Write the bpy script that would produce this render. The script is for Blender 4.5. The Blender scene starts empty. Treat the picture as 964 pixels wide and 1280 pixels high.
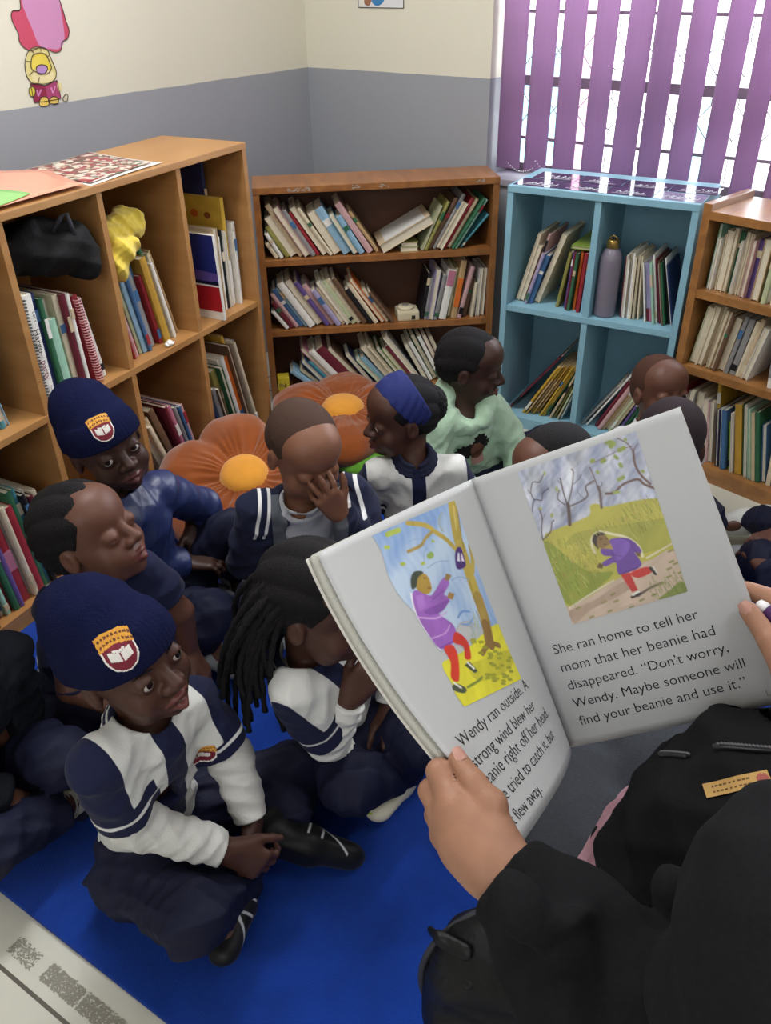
import bpy, bmesh, math, random
import numpy as np
from mathutils import Vector, Matrix, Euler
from mathutils.bvhtree import BVHTree
random.seed(7)
SC = bpy.context.scene
COL = SC.collection
V = Vector
PI = math.pi

# ------------------------------------------------------------------ camera, world, light, exposure
cam = bpy.data.cameras.new('camera')
cam.sensor_width = 36.0
cam.lens = 29.517
cam.clip_start = 0.02
camo = bpy.data.objects.new('camera', cam)
COL.objects.link(camo)
camo.matrix_world = Matrix(((0.8042, -0.3153, 0.5038, 2.454), (0.5942, 0.4483, -0.6679, -2.800), (-0.0152, 0.8365, 0.5478, 1.400), (0, 0, 0, 1)))
_m = camo.matrix_world.to_3x3()
camo.matrix_world = Matrix.Translation((2.454, -2.800, 1.400)) @ _m.to_quaternion().normalized().to_matrix().to_4x4()
SC.camera = camo

world = bpy.data.worlds.new('daylight'); SC.world = world
world.use_nodes = True
bg = world.node_tree.nodes['Background']
bg.inputs[0].default_value = (0.86, 0.93, 1.0, 1)
bg.inputs[1].default_value = 5.2

def area_light(name, loc, rot, sx, sy, power, col):
    l = bpy.data.lights.new(name, 'AREA'); l.shape = 'RECTANGLE'; l.size = sx; l.size_y = sy
    l.energy = power; l.color = col
    o = bpy.data.objects.new(name, l); COL.objects.link(o); o.location = loc; o.rotation_euler = rot
    return o
# fluorescent battens on the ceiling, and an added fill light behind the camera
area_light('ceiling_batten_light', (1.0, -1.5, 2.56), (0, 0, 0), 0.25, 1.3, 27, (0.96, 0.98, 1.0))
area_light('ceiling_batten_light', (3.0, -1.9, 2.56), (0, 0, 0), 0.25, 1.3, 12, (0.96, 0.98, 1.0))
area_light('second_window_light', (2.6, -4.40, 1.75), (math.radians(80), 0, 0), 2.2, 1.2, 17, (0.95, 0.97, 1.0))
area_light('window_daylight', (1.85, 1.15, 2.25), (math.radians(-62), 0, 0), 2.2, 1.4, 110, (0.92, 0.96, 1.0))
SC.view_settings.view_transform = 'Standard'
SC.view_settings.look = 'None'
SC.view_settings.gamma = 1.0
SC.view_settings.use_curve_mapping = False
SC.view_settings.exposure = 0.45

# ------------------------------------------------------------------ materials
def lin(c):
    if isinstance(c, str):
        c = tuple(int(c[i:i+2], 16)/255 for i in (0, 2, 4))
    return tuple((x/12.92 if x <= 0.04045 else ((x+0.055)/1.055)**2.4) for x in c[:3]) + (1.0,)

MATS = {}
def mat(name, col, rough=0.6, spec=0.3, noise=0.0, nscale=40.0, bump=0.0, bscale=200.0, metal=0.0, sheen=0.0, sss=0.0, coat=0.0):
    """principled material with an optional fine mottling and bump, in object space"""
    if name in MATS: return MATS[name]
    m = bpy.data.materials.new(name); m.use_nodes = True
    nt = m.node_tree; b = nt.nodes['Principled BSDF']
    b.inputs['Base Color'].default_value = lin(col)
    b.inputs['Roughness'].default_value = rough
    b.inputs['Specular IOR Level'].default_value = spec
    b.inputs['Metallic'].default_value = metal
    if sheen: b.inputs['Sheen Weight'].default_value = sheen
    if coat: b.inputs['Coat Weight'].default_value = coat
    if sss:
        b.inputs['Subsurface Weight'].default_value = sss
        b.inputs['Subsurface Radius'].default_value = (0.01, 0.004, 0.002)
    if noise or bump:
        tc = nt.nodes.new('ShaderNodeTexCoord')
    if noise:
        n = nt.nodes.new('ShaderNodeTexNoise'); n.inputs['Scale'].default_value = nscale; n.inputs['Detail'].default_value = 5
        nt.links.new(tc.outputs['Object'], n.inputs['Vector'])
        r = nt.nodes.new('ShaderNodeMapRange'); r.inputs[1].default_value = 0.3; r.inputs[2].default_value = 0.7
        r.inputs[3].default_value = 1-noise; r.inputs[4].default_value = 1+noise
        nt.links.new(n.outputs['Fac'], r.inputs[0])
        mx = nt.nodes.new('ShaderNodeMix'); mx.data_type = 'RGBA'; mx.blend_type = 'MULTIPLY'; mx.inputs[0].default_value = 1
        mx.inputs[6].default_value = lin(col)
        nt.links.new(r.outputs[0], mx.inputs[7]); nt.links.new(mx.outputs[2], b.inputs['Base Color'])
    if bump:
        n2 = nt.nodes.new('ShaderNodeTexNoise'); n2.inputs['Scale'].default_value = bscale; n2.inputs['Detail'].default_value = 4
        nt.links.new(tc.outputs['Object'], n2.inputs['Vector'])
        bp = nt.nodes.new('ShaderNodeBump'); bp.inputs['Strength'].default_value = bump; bp.inputs['Distance'].default_value = 0.004
        nt.links.new(n2.outputs['Fac'], bp.inputs['Height']); nt.links.new(bp.outputs[0], b.inputs['Normal'])
    MATS[name] = m
    return m

def wood(name, c1, c2, rough=0.45, scale=(3, 30, 30), coat=0.0):
    if name in MATS: return MATS[name]
    m = bpy.data.materials.new(name); m.use_nodes = True
    nt = m.node_tree; b = nt.nodes['Principled BSDF']
    tc = nt.nodes.new('ShaderNodeTexCoord'); mp = nt.nodes.new('ShaderNodeMapping'); mp.inputs['Scale'].default_value = scale
    n = nt.nodes.new('ShaderNodeTexNoise'); n.inputs['Scale'].default_value = 1.6; n.inputs['Detail'].default_value = 8; n.inputs['Distortion'].default_value = 0.8
    cr = nt.nodes.new('ShaderNodeValToRGB')
    cr.color_ramp.elements[0].position = 0.3; cr.color_ramp.elements[0].color = lin(c1)
    cr.color_ramp.elements[1].position = 0.72; cr.color_ramp.elements[1].color = lin(c2)
    nt.links.new(tc.outputs['Object'], mp.inputs[0]); nt.links.new(mp.outputs[0], n.inputs['Vector'])
    nt.links.new(n.outputs['Fac'], cr.inputs[0]); nt.links.new(cr.outputs[0], b.inputs['Base Color'])
    b.inputs['Roughness'].default_value = rough; b.inputs['Coat Weight'].default_value = coat; b.inputs['Coat Roughness'].default_value = 0.25
    MATS[name] = m
    return m

def panel_mat(name, base, layers, rough=0.8, bump=0.25, bscale=260.0, sheen=0.2):
    """cloth in sewn panels: each layer is (attribute, colour); the colour shows where the attribute is above zero"""
    if name in MATS: return MATS[name]
    m = bpy.data.materials.new(name); m.use_nodes = True
    nt = m.node_tree; b = nt.nodes['Principled BSDF']
    b.inputs['Roughness'].default_value = rough; b.inputs['Specular IOR Level'].default_value = 0.2
    b.inputs['Sheen Weight'].default_value = sheen*0.3
    prev = None
    for at, c in layers:
        a = nt.nodes.new('ShaderNodeAttribute'); a.attribute_name = at
        r = nt.nodes.new('ShaderNodeMapRange'); r.inputs[1].default_value = -0.0006; r.inputs[2].default_value = 0.0006
        nt.links.new(a.outputs['Fac'], r.inputs[0])
        mx = nt.nodes.new('ShaderNodeMix'); mx.data_type = 'RGBA'
        mx.inputs[6].default_value = lin(base); mx.inputs[7].default_value = lin(c)
        if prev: nt.links.new(prev, mx.inputs[6])
        nt.links.new(r.outputs[0], mx.inputs[0]); prev = mx.outputs[2]
    if prev: nt.links.new(prev, b.inputs['Base Color'])
    else: b.inputs['Base Color'].default_value = lin(base)
    tc = nt.nodes.new('ShaderNodeTexCoord')
    n2 = nt.nodes.new('ShaderNodeTexNoise'); n2.inputs['Scale'].default_value = bscale; n2.inputs['Detail'].default_value = 4
    nt.links.new(tc.outputs['Object'], n2.inputs['Vector'])
    bp = nt.nodes.new('ShaderNodeBump'); bp.inputs['Strength'].default_value = bump; bp.inputs['Distance'].default_value = 0.003
    nt.links.new(n2.outputs['Fac'], bp.inputs['Height']); nt.links.new(bp.outputs[0], b.inputs['Normal'])
    MATS[name] = m
    return m

# ------------------------------------------------------------------ objects
def link(o, parent=None):
    COL.objects.link(o)
    if parent is not None: o.parent = parent
    return o

def tag(o, label, cat, group=None, kind=None):
    if label: o['label'] = label
    if cat: o['category'] = cat
    if group: o['group'] = group
    if kind: o['kind'] = kind
    return o

def empty(name, loc=(0, 0, 0), rz=0.0, label=None, cat=None, group=None):
    o = bpy.data.objects.new(name, None); COL.objects.link(o)
    o.empty_display_size = 0.05
    o.location = loc; o.rotation_euler = (0, 0, rz)
    tag(o, label, cat, group)
    return o

def mesh_obj(name, verts, faces, mats, parent=None, smooth=False, midx=None):
    me = bpy.data.meshes.new(name)
    me.from_pydata([tuple(v) for v in verts], [], faces)
    if not isinstance(mats, (list, tuple)): mats = [mats]
    for m in mats: me.materials.append(m)
    if midx is not None: me.polygons.foreach_set('material_index', midx)
    if smooth: me.polygons.foreach_set('use_smooth', [True]*len(me.polygons))
    me.update()
    return link(bpy.data.objects.new(name, me), parent)

class MB:
    """collects shapes, then links them as one mesh object"""
    def __init__(s): s.v = []; s.f = []; s.mi = []; s.sm = []
    def add(s, vs, fs, mi=0, smooth=False):
        o = len(s.v); s.v += [tuple(v) for v in vs]
        for f in fs: s.f.append([o+i for i in f]); s.mi.append(mi); s.sm.append(smooth)
        return s
    def box(s, lo, hi, mi=0, M=None, bev=0.0):
        x0, y0, z0 = lo; x1, y1, z1 = hi
        if bev > 0:
            bm = bmesh.new(); bmesh.ops.create_cube(bm, size=1)
            for v in bm.verts: v.co = ((x0+x1)/2+v.co.x*(x1-x0), (y0+y1)/2+v.co.y*(y1-y0), (z0+z1)/2+v.co.z*(z1-z0))
            bmesh.ops.bevel(bm, geom=list(bm.edges), offset=min(bev, (x1-x0)*.45, (y1-y0)*.45, (z1-z0)*.45), segments=2, affect='EDGES', profile=0.7)
            bm.verts.index_update()
            vs = [v.co.copy() for v in bm.verts]; fs = [[v.index for v in f.verts] for f in bm.faces]; bm.free()
        else:
            vs = [V((x, y, z)) for z in (z0, z1) for y in (y0, y1) for x in (x0, x1)]
            fs = [(0, 2, 3, 1), (4, 5, 7, 6), (0, 1, 5, 4), (2, 6, 7, 3), (0, 4, 6, 2), (1, 3, 7, 5)]
        if M is not None: vs = [M @ v for v in vs]
        return s.add(vs, fs, mi)
    def tube(s, pts, r, seg=8, mi=0, cap=True):
        pts = [V(p) for p in pts]; n = len(pts)
        rs = r if isinstance(r, (list, tuple)) else [r]*n
        vs = []; fs = []; pu = None
        for i, p in enumerate(pts):
            t = (pts[min(i+1, n-1)]-pts[max(i-1, 0)])
            t = t.normalized() if t.length > 1e-9 else V((0, 0, 1))
            if pu is None: pu = t.orthogonal().normalized()
            u = (pu-t*pu.dot(t)); u = u.normalized() if u.length > 1e-6 else t.orthogonal().normalized()
            w = t.cross(u); pu = u
            for k in range(seg):
                a = 2*PI*k/seg; vs.append(p+(u*math.cos(a)+w*math.sin(a))*rs[i])
        for i in range(n-1):
            for k in range(seg):
                k2 = (k+1) % seg; fs.append((i*seg+k, i*seg+k2, (i+1)*seg+k2, (i+1)*seg+k))
        if cap: fs += [tuple(range(seg-1, -1, -1)), tuple((n-1)*seg+k for k in range(seg))]
        return s.add(vs, fs, mi, True)
    def lathe(s, prof, seg=24, M=None, mi=0):
        vs = []; fs = []
        for r, z in prof:
            for k in range(seg):
                a = 2*PI*k/seg; vs.append(V((r*math.cos(a), r*math.sin(a), z)))
        n = len(prof)
        for i in range(n-1):
            for k in range(seg):
                k2 = (k+1) % seg; fs.append((i*seg+k, i*seg+k2, (i+1)*seg+k2, (i+1)*seg+k))
        fs += [tuple(range(seg-1, -1, -1)), tuple((n-1)*seg+k for k in range(seg))]
        if M is not None: vs = [M @ v for v in vs]
        return s.add(vs, fs, mi, True)
    def prism(s, poly, d, M=None, mi=0):
        """poly in xy, extruded d along z"""
        n = len(poly)
        vs = [V((x, y, 0)) for x, y in poly]+[V((x, y, d)) for x, y in poly]
        fs = [tuple(range(n-1, -1, -1)), tuple(range(n, 2*n))]+[(i, (i+1) % n, n+(i+1) % n, n+i) for i in range(n)]
        if M is not None: vs = [M @ v for v in vs]
        return s.add(vs, fs, mi)
    def build(s, name, mats, parent=None):
        o = mesh_obj(name, s.v, s.f, mats, parent, midx=s.mi)
        o.data.polygons.foreach_set('use_smooth', s.sm)
        return o

def struct(name, mb, mats):
    o = mb.build(name, mats); o['kind'] = 'structure'; return o

def text_geo(s, size, weight=0.0):
    """vertices and faces of a line of text, baseline at y = 0, starting at x = 0"""
    c = bpy.data.curves.new('lettering', 'FONT'); c.body = s; c.size = size; c.resolution_u = 3; c.offset = weight
    o = bpy.data.objects.new('lettering', c); COL.objects.link(o)
    dg = bpy.context.evaluated_depsgraph_get()
    me = bpy.data.meshes.new_from_object(o.evaluated_get(dg))
    vs = [v.co.copy() for v in me.vertices]; fs = [tuple(p.vertices) for p in me.polygons]
    bpy.data.objects.remove(o); bpy.data.curves.remove(c); bpy.data.meshes.remove(me)
    return vs, fs

def basis(x, y, z, o=(0, 0, 0)):
    return Matrix(((x[0], y[0], z[0], o[0]), (x[1], y[1], z[1], o[1]), (x[2], y[2], z[2], o[2]), (0, 0, 0, 1)))
# ------------------------------------------------------------------ smooth bodies: a distance field meshed as one continuous skin
A3 = lambda p: np.asarray(p, float)
def rc(a, b, ra, rb, k=.01, n=None, flat=1.0, op='u', id=0):
    """tapered limb from a to b; flat < 1 thins it along n"""
    a, b = A3(a), A3(b); ba = b-a; L2 = max(float(ba @ ba), 1e-12)
    if n is not None:
        n = A3(n)-ba*float(A3(n) @ ba)/L2; n = n/np.linalg.norm(n)
    def f(P):
        pa = P-a; t = np.clip(pa @ ba/L2, 0, 1)
        d = pa-t[:, None]*ba
        if n is not None:
            c = d @ n; d = d+np.outer(c*(1/flat-1), n)
            return (np.sqrt((d*d).sum(1))-(ra+(rb-ra)*t))*(.5+.5*flat)
        return np.sqrt((d*d).sum(1))-(ra+(rb-ra)*t)
    return dict(f=f, c=(a+b)/2, R=np.sqrt(L2)/2+max(ra, rb), k=k, op=op, id=id)

def el(c, r, R=None, k=.01, op='u', id=0):
    c, r = A3(c), A3(r); M = np.eye(3) if R is None else A3(R)     # columns of R are the ellipsoid's axes
    def f(P):
        q = (P-c) @ M
        k0 = np.sqrt(((q/r)**2).sum(1)); k1 = np.sqrt(((q/(r*r))**2).sum(1))
        return k0*(k0-1)/np.maximum(k1, 1e-9)
    return dict(f=f, c=c, R=max(r), k=k, op=op, id=id)

def cut(p, n, k=.003):
    """keep the side n points away from"""
    p, n = A3(p), A3(n)/np.linalg.norm(A3(n))
    return dict(f=lambda P: -((P-p) @ n), c=p, R=9., k=k, op='s', id=0)

def bx(c, h, R=None, rr=.005, k=.01, op='u', id=0):
    c, h = A3(c), A3(h)-rr; M = np.eye(3) if R is None else A3(R)
    def f(P):
        q = np.abs((P-c) @ M)-h
        return np.sqrt((np.maximum(q, 0)**2).sum(1))+np.minimum(q.max(1), 0)-rr
    return dict(f=f, c=c, R=float(np.linalg.norm(h))+rr, k=k, op=op, id=id)

def warp(fn, R=9., c=(0, 0, 0)):
    return dict(f=fn, c=A3(c), R=R, k=0, op='n', id=0)

def folds(amp, freq, seed, direction=None):
    """soft cloth creases"""
    rg = np.random.RandomState(seed)
    D = rg.normal(size=(4, 3)); D /= np.linalg.norm(D, axis=1)[:, None]
    if direction is not None:
        d = A3(direction)/np.linalg.norm(A3(direction)); D = D*.55+d; D /= np.linalg.norm(D, axis=1)[:, None]
    ph = rg.uniform(0, 6.28, 8); W = rg.normal(size=(4, 3))
    def fn(P):
        s = np.zeros(len(P))
        for i in range(4):
            w = np.sin(P @ W[i]*freq*.35+ph[i+4])
            s += (1-np.abs(np.sin((P @ D[i])*freq*1.1*(1+.3*i)+1.7*w+ph[i])))*(.6 if i else 1.)
        return -amp*(s-1.0)
    return warp(fn)

def smin(a, b, k):
    if k <= 0: return np.minimum(a, b)
    h = np.clip(.5+.5*(b-a)/k, 0, 1)
    return b+(a-b)*h-k*h*(1-h)

def field(prims, P, want=False, cull=.06):
    F = np.full(len(P), 1.0); best = np.full(len(P), 9.); who = np.zeros(len(P), int)
    for p in prims:
        if p['op'] == 'n':
            F = F+p['f'](P); continue
        if p['R'] < 5:
            m = np.nonzero(((P-p['c'])**2).sum(1) < (p['R']+cull+p['k'])**2)[0]
            if not len(m): continue
            Q = P[m]
        else: m = slice(None); Q = P
        d = p['f'](Q)
        if p['op'] == 'u':
            F[m] = smin(F[m], d, p['k'])
            if want:
                b = d < best[m]; bm = best[m]; bm[b] = d[b]; best[m] = bm
                w = who[m]; w[b] = p['id']; who[m] = w
        elif p['op'] == 's': F[m] = -smin(-F[m], d, p['k'])
    return (F, who) if want else F

def sdf_mesh(prims, h):
    """sparse surface nets"""
    lo = np.min([p['c']-p['R'] for p in prims if p['op'] == 'u'], axis=0)-3*h
    hi = np.max([p['c']+p['R'] for p in prims if p['op'] == 'u'], axis=0)+3*h
    B = 8; bs = B*h
    nb = np.ceil((hi-lo)/bs).astype(int)
    I = np.stack(np.meshgrid(*[np.arange(n) for n in nb], indexing='ij'), -1).reshape(-1, 3)
    F = field(prims, lo+(I+.5)*bs, cull=max(.06, 2*bs))
    I = I[np.abs(F) < bs*1.75]
    N = len(I)
    g = np.arange(B+1); L = np.stack(np.meshgrid(g, g, g, indexing='ij'), -1).reshape(-1, 3)
    P = lo+(I[:, None, :]*B+L[None])*h
    F = field(prims, P.reshape(-1, 3), cull=.03).reshape(N, B+1, B+1, B+1)
    S = F < 0
    corners = [(i, j, k) for i in (0, 1) for j in (0, 1) for k in (0, 1)]
    cs = np.stack([S[:, i:i+B, j:j+B, k:k+B] for i, j, k in corners], -1)
    act = cs.any(-1) & ~cs.all(-1)
    b, x, y, z = np.nonzero(act)
    fv = np.stack([F[b, x+i, y+j, z+k] for i, j, k in corners], -1); sv = fv < 0
    acc = np.zeros((len(b), 3)); cnt = np.zeros(len(b))
    C = np.array(corners, float)
    for e0 in range(8):
        for e1 in range(e0+1, 8):
            if abs(C[e0]-C[e1]).sum() != 1: continue
            m = sv[:, e0] != sv[:, e1]
            t = fv[m, e0]/(fv[m, e0]-fv[m, e1])
            acc[m] += C[e0]+(C[e1]-C[e0])*t[:, None]; cnt[m] += 1
    cell = I[b]*B+np.stack([x, y, z], -1)
    verts = lo+(cell+acc/cnt[:, None])*h
    dim = nb*B+2
    key = lambda c: (c[:, 0]*dim[1]+c[:, 1])*dim[2]+c[:, 2]
    kk = key(cell); order = np.argsort(kk); ks = kk[order]
    faces = []
    for ax in range(3):
        sl = [slice(0, B)]*3; s2 = list(sl); s2[ax] = slice(1, B+1)
        s0 = S[:, sl[0], sl[1], sl[2]]; s1 = S[:, s2[0], s2[1], s2[2]]
        b, x, y, z = np.nonzero(s0 != s1)
        flip = s0[b, x, y, z]
        c = I[b]*B+np.stack([x, y, z], -1)
        u, v = (ax+1) % 3, (ax+2) % 3
        eu = np.eye(3, dtype=int)[u]; ev = np.eye(3, dtype=int)[v]
        q = np.stack([key(c), key(c-eu), key(c-eu-ev), key(c-ev)], -1)
        ix = np.clip(np.searchsorted(ks, q), 0, len(ks)-1)
        ok = (ks[ix] == q).all(1)
        q = order[ix][ok]; fl = flip[ok]
        q[~fl] = q[~fl][:, ::-1]
        faces.append(q)
    return verts, np.concatenate(faces)

def skin(name, prims, h, mats, parent=None, base=(0, 0, 0), matf=None, attrs=None, relax=1):
    """mesh object from a field. matf maps prim id to material index; attrs maps a name to a function of world points"""
    v, q = sdf_mesh(prims, h)
    if relax:
        n = len(v)
        for _ in range(relax):
            s = np.zeros((n, 3)); c = np.zeros(n)
            for a, b in ((0, 1), (1, 2), (2, 3), (3, 0)):
                np.add.at(s, q[:, a], v[q[:, b]]); np.add.at(c, q[:, a], 1)
                np.add.at(s, q[:, b], v[q[:, a]]); np.add.at(c, q[:, b], 1)
            v = v*.5+.5*s/np.maximum(c, 1)[:, None]
    me = bpy.data.meshes.new(name)
    me.vertices.add(len(v)); me.vertices.foreach_set('co', (v-A3(base)).astype(np.float32).ravel())
    me.loops.add(len(q)*4); me.loops.foreach_set('vertex_index', q.astype(np.int32).ravel())
    me.polygons.add(len(q)); me.polygons.foreach_set('loop_start', np.arange(0, len(q)*4, 4, dtype=np.int32))
    me.polygons.foreach_set('loop_total', np.full(len(q), 4, dtype=np.int32))
    me.polygons.foreach_set('use_smooth', np.ones(len(q), dtype=bool))
    if not isinstance(mats, (list, tuple)): mats = [mats]
    for m in mats: me.materials.append(m)
    if matf:
        _, who = field(prims, v, True)
        vm = np.array([matf.get(i, 0) for i in range(max(who)+1)])[who]
        fm = np.sort(vm[q], axis=1)[:, 1]
        me.polygons.foreach_set('material_index', fm.astype(np.int32))
    me.update(calc_edges=True)
    if attrs:
        for an, fn in attrs.items():
            at = me.attributes.new(an, 'FLOAT', 'POINT'); at.data.foreach_set('value', fn(v).astype(np.float32))
    me.validate()
    return link(bpy.data.objects.new(name, me), parent)
# ------------------------------------------------------------------ people
def rot_frame(az, pitch=0.0, roll=0.0):
    """columns: side (the person's right), forward, up. az in degrees from +x, pitch up positive, roll tips the crown to the person's right"""
    a, p, r = (math.radians(t) for t in (az, pitch, roll))
    f = A3((math.cos(a)*math.cos(p), math.sin(a)*math.cos(p), math.sin(p)))
    s = A3((math.sin(a), -math.cos(a), 0.0))
    u = np.cross(s, f)
    s2 = s*math.cos(r)-u*math.sin(r); u2 = u*math.cos(r)+s*math.sin(r)
    return np.stack([s2, f, u2], 1)

class Head:
    def __init__(H, c, az, pitch=0, roll=0, s=1.0):
        H.c = A3(c); H.M = rot_frame(az, pitch, roll); H.s = s
    def p(H, x, y, z): return H.c+H.M @ (A3((x, y, z))*H.s)
    def loc(H, P): return (P-H.c) @ H.M/H.s
    def rc(H, a, b, ra, rb, k=.01, **kw): return rc(H.p(*a), H.p(*b), ra*H.s, rb*H.s, k*H.s, **kw)
    def el(H, c, r, k=.01, **kw): return el(H.p(*c), A3(r)*H.s, H.M, k*H.s, **kw)

LIP = 2
def head_prims(H, eyes='open', mouth='closed', detail=True):
    P = [H.el((0, -.012, .025), (.070, .088, .074)), H.el((0, .020, -.038), (.056, .056, .062), .03),
         H.el((0, .042, .040), (.052, .036, .040), .03), H.el((0, -.050, -.005), (.060, .050, .055), .02),
         H.rc((-.030, .032, -.076), (.030, .032, -.076), .021, .021, .02), H.el((0, .058, -.086), (.017, .017, .014), .02)]
    for q in (-1, 1):
        P.append(H.el((q*.035, .050, -.044), (.023, .022, .024), .02))
    if detail:
        for q in (-1, 1):
            P.append(H.el((q*.031, .094, -.004), (.021, .020, .015), .014, op='s'))
        P += [H.rc((0, .072, .004), (0, .092, -.029), .006, .0115, .010)]
        for q in (-1, 1):
            P.append(H.el((q*.0125, .083, -.033), (.0095, .0105, .0085), .006))
            P.append(H.el((q*.031, .0655, -.006), (.0162, .0162, .0156), .006))
            if eyes == 'open': P.append(H.el((q*.0315, .085, -.0075), (.0138, .011, .0062), .002, op='s'))
            else: P.append(H.rc((q*.020, .0790, -.0105), (q*.042, .0750, -.0105), .0016, .0012, .002, op='s'))
            P.append(H.el((q*.006, .0935, -.0405), (.0036, .0040, .0030), .002, op='s'))
        P.append(H.el((0, .0625, -.062), (.030, .020, .021), .012))
        dz = -.006 if mouth == 'open' else 0
        for q in (-1, 1):
            P.append(H.rc((q*.004, .0855, -.0575), (q*.022, .0740, -.0610), .0050, .0026, .003, id=LIP))
            P.append(H.rc((q*.001, .0840, -.0710+dz), (q*.019, .0740, -.0665+dz*.5), .0062, .0028, .003, id=LIP))
            P.append(H.rc((0, .0935, -.0636+dz*.4), (q*.021, .0810, -.0636+dz*.4), .0018, .0014, .002, op='s'))
        if mouth == 'open': P.append(H.el((0, .092, -.0665), (.012, .014, .0058), .003, op='s'))
    for q in (-1, 1):
        P.append(H.el((q*.070, -.006, -.014), (.009, .016, .026), .006))
        if detail: P.append(H.el((q*.080, -.003, -.012), (.006, .008, .015), .004, op='s'))
    return P

def eyeballs(H, parent, base, look=(0, 0)):
    white = mat('eye_white', 'b4aca6', 0.25, 0.5); iris = mat('iris_brown', '1c0f0a', 0.2, 0.6)
    for q in (-1, 1):
        c = H.p(q*.031, .0650, -.006)-A3(base); r = .0152*H.s
        a = math.radians(look[0]); b = math.radians(look[1])
        d = H.M @ A3((math.sin(a)*math.cos(b), math.cos(a)*math.cos(b), math.sin(b)))
        Z = V(d).normalized(); X = Z.orthogonal().normalized(); Y = Z.cross(X)
        prof = [(0, i*PI/14) for i in range(15)]
        mb = MB(); vs = []; fs = []; mi = []
        n = 14; seg = 16
        for i in range(n+1):
            th = PI*i/n if i > 4 else (0, .18, .34, .46, .60)[i]
            for k in range(seg):
                ph = 2*PI*k/seg
                vs.append(V(c)+(X*math.cos(ph)*math.sin(th)+Y*math.sin(ph)*math.sin(th)+Z*math.cos(th))*r)
        for i in range(n):
            for k in range(seg):
                k2 = (k+1) % seg
                fs.append((i*seg+k, (i+1)*seg+k, (i+1)*seg+k2, i*seg+k2)); mi.append(1 if i < 3 else 0)
        e = mesh_obj('eye', vs, fs, [white, iris], parent, True, mi)

def brow_prims(H):
    P = []
    for q in (-1, 1):
        pts = [(q*.016, .0805, .0125), (q*.030, .0785, .0175), (q*.045, .068, .0135)]
        P += [H.rc(pts[0], pts[1], .0015, .0017, .001), H.rc(pts[1], pts[2], .0017, .0010, .001)]
    return P

FING = {'child': (.0056, .032), 'adult': (.0088, .055)}
def hand_prims(w, fwd, palm, s=1.0, curl=(20, 25, 20), spread=6, thumb=(50, 10), left=False, curls=None, id=0):
    """palm plus four fingers and a thumb. w wrist, fwd along the hand, palm = direction the palm faces. s = 1: child's hand of 12 cm"""
    w = A3(w); f = A3(fwd)/np.linalg.norm(A3(fwd)); n = A3(palm)-f*(A3(palm) @ f); n /= np.linalg.norm(n)
    side = np.cross(f, n)*(-1 if left else 1)          # towards the thumb
    g = lambda a, b, c: w+(f*a+side*b+n*c)*s
    P = [rc(g(-.02, 0, 0), g(.004, 0, 0), .0155*s, .016*s, .01*s, n=n, flat=.78, id=id)]
    for b0, b1 in ((.011, .019), (.004, .007), (-.004, -.006), (-.011, -.018)):
        P.append(rc(g(.006, b0, 0), g(.050-.03*abs(b1-.004)*6*.1, b1, 0), .0115*s, .0088*s, .008*s, n=n, flat=.85, id=id))
    P.append(rc(g(.008, .012, .004), g(.030, .022, .008), .011*s, .010*s, .008*s, id=id))
    for i, (b, L, r) in enumerate(((.0195, .040, .0060), (.0068, .045, .0062), (-.0060, .041, .0060), (-.0180, .033, .0053))):
        ca = (curls[i] if curls else curl)
        p = A3((.051-.0035*(i == 3)-.001*(i == 0), b, 0.0)); ang = 0; sp = math.radians(spread*(1.3-i*.95))
        seg = (L*.45, L*.31, L*.26)
        for j in range(3):
            ang += math.radians(ca[j])
            q = p+A3((math.cos(ang)*math.cos(sp), math.sin(sp)*math.cos(ang), math.sin(ang)))*seg[j]
            P.append(rc(g(*p), g(*q), r*s*(1-.10*j), r*s*(.94-.12*j), .0035*s, id=id)); p = q
    a, b = (math.radians(t) for t in thumb)
    p = A3((.012, .017, .004)); d = A3((math.cos(a), math.sin(a)*math.cos(b), math.sin(a)*math.sin(b)))
    q = p+d*.024; P.append(rc(g(*p), g(*q), .0098*s, .0076*s, .006*s, id=id))
    a2 = a-math.radians(18); d2 = A3((math.cos(a2), math.sin(a2)*math.cos(b), math.sin(a2)*math.sin(b)+.12))
    q2 = q+d2*.020; P.append(rc(g(*q), g(*q2), .0074*s, .0066*s, .003*s, id=id))
    d3 = d2+A3((.2, -.05, .1)); d3 /= np.linalg.norm(d3); q3 = q2+d3*.015
    P.append(rc(g(*q2), g(*q3), .0066*s, .0050*s, .003*s, id=id))
    return P

def decal(name, target, H0, U, Vv, N, w, h, step, colour, mats, parent, base, off=.0012):
    """embroidered or printed patch: small cells laid on the target's surface. H0 centre, U right, Vv up, N outwards; colour(u, v) in metres gives a material or None"""
    bvh = BVHTree.FromPolygons([v.co for v in target.data.vertices], [tuple(p.vertices) for p in target.data.polygons])
    tb = target.matrix_world.translation if target.parent is None else target.parent.location
    nu, nv = int(w/step), int(h/step)
    O = A3(H0)-A3(base); pts = {}; fs = []; mi = []; vs = []
    def vert(i, j):
        if (i, j) not in pts:
            p = O+A3(U)*((i-nu/2)*step)+A3(Vv)*((j-nv/2)*step)
            hit = bvh.ray_cast(V(p+A3(N)*.06), V(-A3(N)), .2)
            pts[(i, j)] = None
            if hit[0] is not None:
                pts[(i, j)] = len(vs); vs.append(hit[0]+hit[1]*off)
        return pts[(i, j)]
    for i in range(nu):
        for j in range(nv):
            c = colour((i+.5-nu/2)*step, (j+.5-nv/2)*step)
            if c is None: continue
            q = [vert(i, j), vert(i+1, j), vert(i+1, j+1), vert(i, j+1)]
            if None in q: continue
            fs.append(q); mi.append(c)
    if not fs: return None
    return mesh_obj(name, vs, fs, mats, parent, True, mi)

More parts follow.
